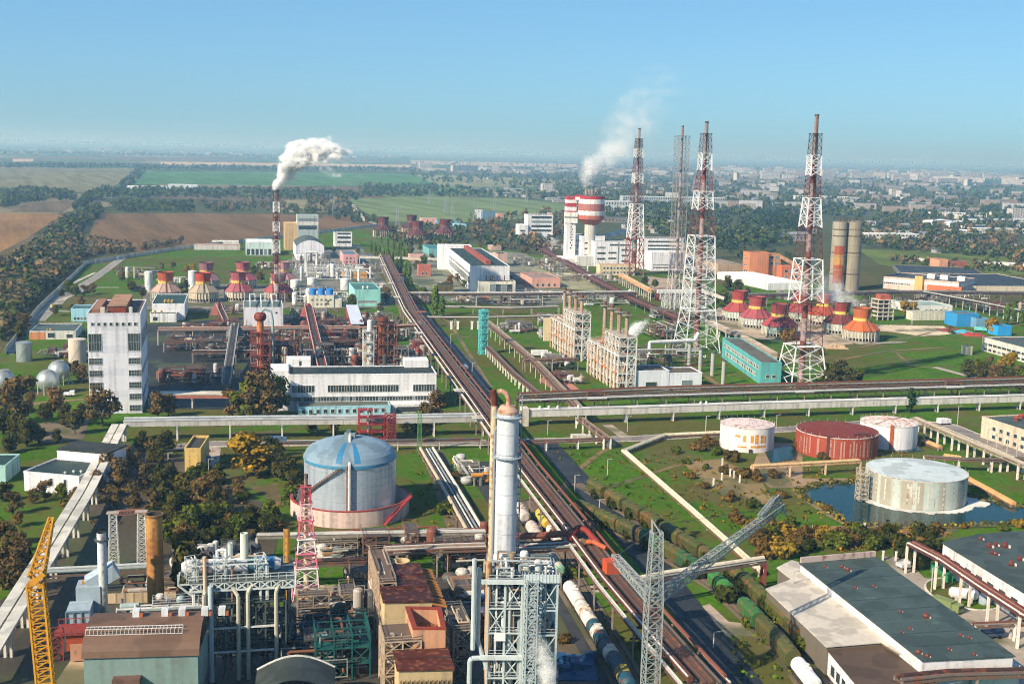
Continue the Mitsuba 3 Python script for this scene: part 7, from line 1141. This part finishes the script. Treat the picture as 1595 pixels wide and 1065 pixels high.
grove([(930, 776, 3.4, 'bushd'), (958, 792, 3.6, 'bushd'), (987, 808, 3.8, 'bushd'), (1015, 824, 3.8, 'bushd'), (1045, 843, 4, 'bushd'), (1076, 862, 4, 'bushd'), (1110, 885, 4.2, 'bushd'), (1140, 906, 4.4, 'bushd'), (1164, 928, 4.4, 'bushd'), (1190, 950, 4.6, 'bushd'), (913, 810, 3.4, 'bushd'), (948, 824, 3.6, 'bushd'), (980, 840, 3.8, 'bushd'), (1013, 857, 4, 'bushd'), (1080, 898, 4.2, 'bushd'), (1130, 935, 4.4, 'bushd'), (1215, 972, 4.4, 'busho'), (1200, 1002, 4, 'busho'), (1135, 925, 4, 'bushd'), (1175, 975, 3.8, 'busho'), (1245, 1012, 4, 'busho')], 'dark bush between the wagons of the siding', 'dark bushes between the siding wagons')
grove([(1330, 1020, 3, 'bushd'), (1350, 1030, 3, 'bushb'), (1372, 1038, 2.6, 'bushg'), (1400, 1050, 3, 'busho'), (890, 900, 3, 'busho'), (1000, 1010, 2.6, 'busho'), (690, 800, 3, 'busho'), (712, 745, 3, 'bushb'), (880, 1000, 2.6, 'bushb'), (940, 990, 2.6, 'busho'), (1290, 795, 2.2, 'bushb'), (1500, 822, 2.4, 'bushb'), (1560, 826, 2.6, 'busho'), (1588, 822, 2.6, 'bushg')], 'small bush on waste ground in the near right of the works', 'small bushes on waste ground')

# woods, shelter belts and the trees of the far town: nobody could count these
def clump_mass(name, label, areas, seed):
    """areas: (outline in the photograph, how many, height range, colours)."""
    parts = []; g = np.random.default_rng(seed)
    for px, n, (h0, h1), cols in areas:
        q = Polygon(px); x0, y0, x1, y1 = q.bounds; pts = []
        while len(pts) < n:
            c = g.uniform((x0, y0), (x1, y1), (n * 2, 2)); ok = shapely.contains_xy(q, c[:, 0], c[:, 1]); pts += list(c[ok])
        for x, y in pts[:n]:
            a = P(x, y); d = np.hypot(*a); ht = g.uniform(h0, h1); far = d > 2200; w = ht * g.uniform(.34, .5); z = ht * .56
            parts.append(leafy([(a[0], a[1], z, w, ht * .44), (a[0] + g.normal(0, w * .5), a[1] + g.normal(0, w * .5), z * .8, w * .8, ht * .36)], 16 if far else (34 if d > 900 else 60), ht * (.22 if far else .15 if d > 900 else .11), [cols[int(g.integers(len(cols)))]], int(g.integers(1 << 30))))
    scene[name] = leafply(parts); labels[name] = {'kind': 'stuff', 'label': label}
GRN, AUT, BLU = ['344424', '3c4a28', '45522c', '2e3c20'], ['5c5640', '66604a', '504c36', '6a5c46', '4a4a30'], ['2b3f22', '33462a', '3d4f30', '4a5636']
clump_mass('wood', 'mixed autumn wood and hedges left of the works', [([(0, 420), (0, 475), (22, 468), (96, 436), (130, 400), (120, 372), (150, 335), (128, 335), (92, 346), (60, 380)], 620, (6, 11), AUT + GRN), ([(130, 400), (215, 392), (290, 380), (280, 376), (216, 388), (140, 372)], 130, (4, 8), AUT), ([(0, 490), (0, 540), (20, 500), (54, 470), (86, 440), (60, 445), (20, 470)], 140, (6, 10), GRN + AUT), ([(100, 372), (150, 340), (160, 325), (145, 322), (92, 352)], 160, (7, 12), GRN),
    ([(0, 300), (40, 296), (110, 303), (118, 312), (40, 316), (0, 330)], 190, (9, 14), GRN), ([(110, 330), (140, 318), (160, 306), (150, 300), (130, 312)], 70, (9, 14), GRN)], 1)
clump_mass('shelter_belt', 'blue green shelter belts and orchards among the far fields', [([(160, 296), (300, 296), (440, 298), (540, 300), (560, 312), (430, 312), (300, 309), (150, 310)], 420, (8, 14), BLU), ([(170, 316), (300, 318), (300, 331), (185, 331)], 150, (7, 11), GRN), ([(300, 316), (430, 314), (480, 330), (330, 331)], 110, (5, 10), AUT + GRN), ([(480, 312), (530, 312), (560, 332), (480, 332)], 60, (7, 12), AUT + GRN), ([(188, 290), (205, 290), (232, 262), (214, 264)], 90, (10, 14), GRN), ([(0, 257), (230, 257), (230, 262), (0, 262)], 300, (10, 15), BLU), ([(230, 259), (640, 262), (640, 267), (230, 265)], 400, (10, 15), BLU), ([(560, 290), (700, 291), (760, 299), (900, 306), (900, 314), (760, 306), (560, 308)], 330, (8, 14), BLU),
    ([(0, 236), (640, 246), (640, 250), (0, 240)], 260, (14, 22), BLU), ([(440, 330), (556, 332), (600, 346), (590, 352), (540, 346), (440, 334)], 60, (6, 9), GRN), ([(600, 360), (690, 350), (730, 352), (740, 372), (660, 392), (620, 388)], 110, (6, 11), GRN + AUT)], 2)
clump_mass('town_trees', 'trees and gardens of the far town', [([(640, 252), (1595, 266), (1595, 300), (640, 284)], 1100, (9, 16), BLU + GRN), ([(740, 284), (1595, 298), (1595, 345), (1130, 335), (900, 312)], 1300, (8, 14), BLU + GRN + ['55552c']), ([(730, 340), (860, 330), (905, 330), (880, 380), (830, 400), (760, 390), (728, 362)], 170, (6, 12), BLU + AUT), ([(940, 315), (1130, 330), (1240, 350), (1230, 385), (1120, 390), (1060, 372), (1000, 360), (945, 345)], 420, (9, 15), GRN + BLU), ([(1335, 345), (1595, 345), (1595, 408), (1500, 398), (1340, 386)], 420, (7, 13), GRN + AUT + BLU), ([(1130, 395), (1240, 400), (1240, 430), (1200, 420)], 40, (6, 10), GRN), ([(1350, 405), (1590, 412), (1595, 425), (1500, 425), (1400, 412)], 50, (5, 9), GRN + AUT), ([(1180, 335), (1230, 335), (1250, 368), (1190, 372)], 90, (12, 17), ['22341a', '2a3c1e'])], 3)
# tufts of rough grass and weeds on the near lawns
g = np.random.default_rng(44); parts = []
for px, n, cols in (([(960, 720), (1050, 700), (1180, 760), (1290, 800), (1290, 850), (1180, 850)], 260, ['5a5426', '6f5c2c', '4a5520']), ([(850, 700), (960, 690), (1080, 820), (1000, 830)], 130, ['3f5a1c', '4f5f22', '5c5a26']), ([(1180, 830), (1500, 822), (1450, 850), (1200, 870)], 160, ['7a6228', '6a5a28', '8a6a2c']), ([(640, 700), (690, 700), (750, 820), (640, 830)], 100, ['5a5426', '4a5520']), ([(90, 690), (290, 680), (440, 700), (440, 830), (100, 830)], 240, ['5a4f28', '4a4a20', '5f4a2a']), ([(1130, 985), (1220, 990), (1280, 1060), (1140, 1064)], 60, ['4f6a20', '5c6024', '55641f']), ([(1230, 700), (1420, 700), (1440, 760), (1200, 760)], 90, ['6a5a30', '7a6034'])):
    q = Polygon(px); x0, y0, x1, y1 = q.bounds; c = g.uniform((x0, y0), (x1, y1), (n * 3, 2)); c = c[shapely.contains_xy(q, c[:, 0], c[:, 1])][:n]
    for x, y in c: a = P(x, y); s = g.uniform(.3, 1.0); parts.append(leafy([(a[0], a[1], s * .3, s * 1.3, s * .7)], 9, s * .42, [cols[int(g.integers(len(cols)))]], int(g.integers(1 << 30))))
for t in np.linspace(0, 1, 330):
    c = BK.exterior.interpolate(t, normalized=True); o = g.normal(0, .8, 2); s = g.uniform(.5, 1.3); parts.append(leafy([(c.x + o[0], c.y + o[1], s * .4, s * 1.1, s)], 12, s * .36, [['5a5a2a', '6f6a34', '464e24'][int(g.integers(3))]], int(g.integers(1 << 30))))
scene['rough_grass'] = leafply(parts); labels['rough_grass'] = {'kind': 'stuff', 'label': 'tufts of dry rough grass and weeds on the lawns'}
g = np.random.default_rng(61); spots = []
q = Polygon([(235, 740), (330, 735), (360, 760), (440, 800), (440, 835), (330, 850), (250, 845), (215, 800)])
while len(spots) < 44:
    c = g.uniform((215, 735), (440, 850)); 
    if q.contains(shapely.Point(c)): spots.append((float(c[0]), float(c[1]), float(g.uniform(3, 6)), ['bushd', 'bushd', 'busho', 'bushb'][int(g.integers(4))]))
grove(spots, 'low dark bush under the thicket left of the domed tank', 'undergrowth of the thicket')
# ---------------------------------------------------------------- the far town: every house its own object where it shows largest
g = np.random.default_rng(808)
def far_house(name, label, cat, group, px, py, w, d, ht, wall, roof, ridge=0, bands=0):
    yaw = GRID + (0 if g.random() < .6 else g.uniform(-.8, .8)); m = M(P(px, py), yaw).paint(wall, 2).box(-w / 2, 0, 0, w / 2, d, ht)
    if ridge: m.paint(roof, 3).add([[-w / 2 - .3, -.3, ht], [w / 2 + .3, -.3, ht], [w / 2 + .3, d / 2, ht + ridge], [-w / 2 - .3, d / 2, ht + ridge], [w / 2 + .3, d + .3, ht], [-w / 2 - .3, d + .3, ht]], [[0, 1, 2], [0, 2, 3], [3, 2, 4], [3, 4, 5], [0, 3, 5], [1, 4, 2]])
    else: m.paint(roof, 3).box(-w / 2, 0, ht + .02, w / 2, d, ht + .5)
    m.paint('3f474c')
    for b in range(bands):
        z = ht * (b + .35) / bands; n = max(2, int(w / 5))
        for i in range(n): x = -w / 2 + w * (i + .25) / n; m.box(x, -.08, z, x + w / n * .5, -.01, z + ht / bands * .45)
    solo(name, label, cat, m, group)
WALLS = ['a9a8a6', '9a9894', 'a39c96', '95887e', 'bcbcbc', '86837e', '8f7c70']; ROOFS = ['6a6f72', '7f8180', '52565a', '5f4a44', '949696', '4a545e']
def scatter(px, n):
    q = Polygon(px); x0, y0, x1, y1 = q.bounds; c = g.uniform((x0, y0), (x1, y1), (n * 8, 2)); return c[shapely.contains_xy(q, c[:, 0], c[:, 1])][:n]
pick = lambda a: a[int(g.integers(len(a)))]
for x, y in scatter([(640, 266), (900, 272), (1595, 285), (1595, 340), (1130, 332), (910, 310), (760, 292), (640, 280)], 120): far_house('town_house', 'pale walled town house among the far trees', 'house', 'pale houses of the far town', x, y, g.uniform(9, 20), g.uniform(8, 12), g.uniform(4, 8), pick(WALLS), pick(ROOFS), 2.4 if g.random() < .6 else 0, 2)
for x, y in scatter([(1335, 345), (1595, 345), (1595, 402), (1480, 396), (1345, 384)], 40): far_house('garden_house', 'small house with grey roof in the gardens behind the right hand works', 'house', 'garden houses behind the right hand works', x, y, g.uniform(7, 13), g.uniform(7, 10), g.uniform(3, 5), pick(WALLS), pick(ROOFS), 2.2, 1)
for x, y in scatter([(905, 318), (1130, 338), (1250, 352), (1240, 380), (1060, 366), (950, 350)], 26): far_house('warehouse', 'long pale roofed shed in the trees behind the lattice towers', 'warehouse', 'sheds behind the lattice towers', x, y, g.uniform(25, 70), g.uniform(12, 20), g.uniform(4, 7), pick(WALLS), pick(ROOFS), 0, 1)
for x, y in scatter([(1335, 330), (1595, 335), (1595, 370), (1350, 368)], 14): far_house('warehouse', 'long white shed in the trees right of the silos', 'warehouse', 'sheds right of the silos', x, y, g.uniform(30, 80), g.uniform(12, 20), g.uniform(4, 7), pick(['e2e2e2', 'dcdad6', 'c9c4b8']), pick(['c9cccc', 'e4e6e6', '8a8f92']), 0, 1)
for x, y in scatter([(690, 296), (790, 297), (900, 308), (900, 318), (790, 306)], 30): far_house('warehouse', 'pale shed in the far settlement behind the green plain', 'warehouse', 'sheds behind the green plain', x, y, g.uniform(18, 60), g.uniform(10, 18), g.uniform(4, 7), pick(WALLS), pick(ROOFS), 0, 1)
for x, y in scatter([(1190, 268), (1595, 276), (1595, 288), (1190, 280)], 46): far_house('apartment_block', 'pale apartment block on the skyline of the far town', 'apartment block', 'apartment blocks on the far skyline', x, y, g.uniform(50, 130), 14, g.uniform(18, 34), pick(['c4c0bc', 'b8afa8', 'cac6c4', 'b0a69e']), 'a9a9a6', 0, 5)
for (x, y, w, ht, lab) in ((1510, 291, 42, 30, 'white tall apartment tower standing alone right of the skyline'), (1392, 306, 14, 20, 'pale slab tower left of two far behind the silos'), (1405, 307, 12, 17, 'pale slab tower right of two far behind the silos'), (1149, 281, 18, 32, 'thin pale tower far behind the second lattice tower'), (853, 304, 26, 26, 'pale tower block far left of the prilling tower'), (663, 265, 60, 34, 'bright white block far beyond the green field'), (1586, 343, 26, 20, 'pale pink block at the right edge among trees'), (725, 267, 150, 26, 'long pale pink factory far beyond the fields')): far_house('far_block', lab, 'building', None, x, y, w, 16, ht, 'c4bfbc', '9f9c99', 0, 6)
for (x, y, w, ht, c, lab) in ((1498, 338, 90, 7, 'e2ddd6', 'long pale hall at the upper right among trees'), (1495, 352, 100, 6, 'eceaea', 'long bright white hall right of the silos, nearer'), (1392, 376, 70, 9, 'ddd6cf', 'long white three storey block right of the silos'), (1290, 312, 160, 9, 'd2ccc4', 'long pale factory hall far behind the right lattice tower'), (1450, 290, 220, 10, 'd8cdc6', 'long pale factory roof below the skyline'), (1050, 318, 220, 14, 'a9b0b4', 'long grey factory hall behind the third lattice mast'), (960, 330, 60, 18, 'c4c8c8', 'group of pale silos behind the left lattice tower')): far_house('far_hall', lab, 'building', None, x, y, w, 22, ht, c, 'cfd2d2', 0, 2)
m = M()
for x, y in list(scatter([(1100, 262), (1595, 270), (1595, 282), (1100, 274)], 260)) + list(scatter([(640, 258), (1100, 266), (1100, 276), (640, 268)], 90)) + list(scatter([(20, 230), (640, 243), (640, 248), (20, 236)], 60)) + list(scatter([(900, 275), (1595, 290), (1595, 335), (1100, 330)], 120)):
    a = P(x, y); f = 1.6 if y < 270 else 1; w, ht = g.uniform(12, 50) * f, g.uniform(5, 16) * (f if x > 1000 else .9); m.o = np.array([a[0], a[1], 0]); m.paint(pick(WALLS), 2).box(-w / 2, 0, 0, w / 2, 12, ht).paint(pick(ROOFS), 3).box(-w / 2, 0, ht + .02, w / 2, 12, ht + .8)
put('distant_town', m); labels['distant_town'] = {'kind': 'stuff', 'label': 'countless small pale buildings of the town merging into haze'}
for x, y in ((520, 333), (619, 352), (694, 332), (705, 340), (740, 345), (770, 330), (669, 318), (960 - 140, 318)):                       # power line pylons
    k = thing('pylon', 'thin grey power line pylon on the far plain', 'pylon', 'power line pylons on the far plain'); part(k, 'lattice', lattice(M(P(x, y)).paint('8a9090'), (0, 0, 0), (0, 0, 27), 2.6, .5, 6, .3, .18, x=True)); part(k, 'arm', M(P(x, y)).paint('8a9090').bar((-5, 0, 22), (5, 0, 22), .4).bar((-4, 0, 26), (4, 0, 26), .4))
# ---------------------------------------------------------------- steam plumes (heterogeneous media)
def plume(name, label, lo, hi, puffs, density, seed, rough=.8, bil=.42, cut=.22, gain=2.6, shape=(64, 48, 48), scale=None, albedo=(.999, .999, .999)):
    """puffs: (x, y, z, radius, weight) in world metres, inside the box lo..hi."""
    lo, hi = np.array(lo, float), np.array(hi, float); n = shape
    ax = [lo[i] + (np.arange(n[i]) + .5) / n[i] * (hi[i] - lo[i]) for i in range(3)]; Xg, Yg, Zg = np.meshgrid(*ax, indexing='ij'); pts = np.stack([Xg, Yg, Zg], -1); f = np.zeros(n)
    sc = scale or (hi - lo).max() / 9; wob = (np.stack([meshkit.fbm(pts / sc, 4, seed + q) for q in (1, 2, 3)], -1) - .5) * sc * rough * 1.6
    for x, y, z, r, w in puffs: f = np.maximum(f, w * np.exp(-1.6 * (((pts + wob - [x, y, z]) ** 2).sum(-1) / r ** 2) ** 1.3))
    nz = meshkit.fbm(pts / (sc * bil), 4, seed + 7); lob = np.abs(meshkit.fbm(pts / (sc * bil * 1.3), 3, seed + 21) - .5) * 2
    f = np.clip((f - cut + (nz - .5) * 1.25 + (lob - .35) * .35) * gain, 0, 1) * np.clip(f * 2.2, 0, 1); edge = np.ones(n)
    for i in range(3):
        t = (np.arange(n[i]) + .5) / n[i]; e = np.clip(np.minimum(t, 1 - t) * 12, 0, 1); edge *= e.reshape([-1 if j == i else 1 for j in range(3)])
    f = np.clip(f * edge - .02, 0, 1.4) * density
    T = mi.ScalarTransform4f
    scene[name + '_medium'] = {'type': 'heterogeneous', 'albedo': {'type': 'rgb', 'value': list(albedo)},
                               'sigma_t': {'type': 'gridvolume', 'grid': mi.VolumeGrid(np.ascontiguousarray(f.transpose(2, 1, 0)[..., None].astype(np.float32))), 'to_world': T().translate(lo.tolist()).scale((hi - lo).tolist())}, 'phase': {'type': 'hg', 'g': -.2}}
    scene[name] = {'type': 'cube', 'to_world': T().translate(((lo + hi) / 2).tolist()).scale(((hi - lo) / 2).tolist()), 'bsdf': {'type': 'null'}, 'interior': {'type': 'ref', 'id': name + '_medium'}, 'exterior': {'type': 'ref', 'id': 'haze_air'}}
    labels[name] = {'kind': 'stuff', 'label': label}
def trail(px, Y, rad, wt):
    out = []; px = np.array(px, float); n = len(px)
    for i in range(n - 1):
        for t in np.linspace(0, 1, 5)[:-1]:
            x, y = px[i] + (px[i + 1] - px[i]) * t; d = sight(x, y); s = Y / d[1]; r = rad[i] + (rad[i + 1] - rad[i]) * t; out.append((d[0] * s, Y, EYE + d[2] * s, r, wt[i] + (wt[i + 1] - wt[i]) * t))
    return out
def bounds(p, pad=1.35):
    a = np.array(p); r = a[:, 3:4] * pad; lo, hi = (a[:, :3] - r).min(0), (a[:, :3] + r).max(0); lo[2] = max(lo[2], .6); return lo, hi
Yc = P(431, 471)[1]; p = trail([(431, 289), (434, 276), (446, 262), (462, 248), (482, 232), (505, 236), (530, 238), (545, 236)], Yc, [2.2, 4.5, 6.5, 8.5, 9, 8.5, 7, 5], [1.2, 1.2, 1.1, 1.05, 1, .7, .45, .2]) + trail([(480, 258), (515, 265), (545, 275), (585, 288)], Yc, [8, 11, 12, 12], [.22, .16, .09, .03])
plume('steam_plume', 'dense white steam plume blown right from the red and white lattice chimney', *bounds(p), p, 1.1, 1, shape=(144, 48, 96))
Yp = P(918, 412)[1]; p = trail([(915, 294), (913, 270), (920, 254), (942, 246), (965, 225), (985, 195), (1015, 150), (1045, 110)], Yp, [2.6, 6, 9, 14, 22, 27, 31, 32], [1.2, 1.0, .8, .55, .40, .26, .17, .08]) + trail([(922, 294), (924, 278), (928, 262)], Yp, [2, 4, 6], [.8, .7, .5]) + trail([(960, 262), (1000, 262), (1050, 270)], Yp, [14, 18, 18], [.1, .07, .03])
plume('steam_plume_001', 'soft white steam plume drifting up from the prilling tower exhausts', *bounds(p), p, .12, 2, shape=(96, 56, 96), bil=.42, gain=1.0, cut=-.02)
Ys = P(1308, 522)[1] + 10; p = trail([(1306, 470), (1302, 455), (1296, 430)], Ys, [5, 7, 6], [.7, .5, .2]) + trail([(1324, 474), (1318, 462), (1312, 448)], Ys, [6, 7, 6], [.4, .3, .1]) + trail([(1280, 460), (1284, 445), (1290, 425)], Ys, [5, 6, 5], [.5, .4, .15])
plume('steam_plume_002', 'thin white steam over the right hand cooling towers', *bounds(p), p, .3, 3, gain=1.4, cut=.0, shape=(40, 32, 40))
Yr = P(990, 575)[1]; p = trail([(983, 522), (990, 512), (1000, 505), (1012, 498)], Yr, [2.6, 3.4, 3, 2.2], [1, .9, .5, .25]); plume('steam_plume_003', 'small bluish white steam puff beside the front reformer frame', *bounds(p), p, .8, 4, shape=(40, 32, 32))
Yb = P(842, 1116)[1] - 2; p = trail([(856, 1068), (850, 1045), (846, 1025), (838, 1000), (830, 975), (826, 955)], Yb, [1.4, 2.0, 2.0, 2.4, 2.6, 2.2], [1, 1, .7, .35, .2, .08]); plume('steam_plume_004', 'white steam rising past the right side of the absorber structure', *bounds(p), p, .7, 5, shape=(32, 32, 48), gain=1.3, cut=.02)
Yl = P(434, 471)[1]; p = trail([(433, 432), (436, 424), (442, 412)], Yl, [4, 5, 4.5], [.5, .4, .1]); plume('steam_plume_005', 'faint grey steam over the rose cooling tower', *bounds(p), p, .3, 6, shape=(28, 24, 28))
Yg = P(858, 385)[1]; p = trail([(850, 384), (862, 378), (872, 374)], Yg, [6, 8, 6], [.5, .5, .2]); plume('steam_plume_006', 'low steam left of the slim striped lift shaft', *bounds(p), p, .2, 7, shape=(28, 24, 24))
# ---------------------------------------------------------------- the air of the whole plain
scene['haze'] = {'type': 'cube', 'to_world': mi.ScalarTransform4f().translate([0, 20000, 109.0]).scale([46000, 46000, 111.0]),
                 'bsdf': {'type': 'null'}, 'interior': {'type': 'ref', 'id': 'haze_air'}}
labels['haze'] = {'kind': 'stuff', 'label': 'pale blue autumn haze over the plain'}
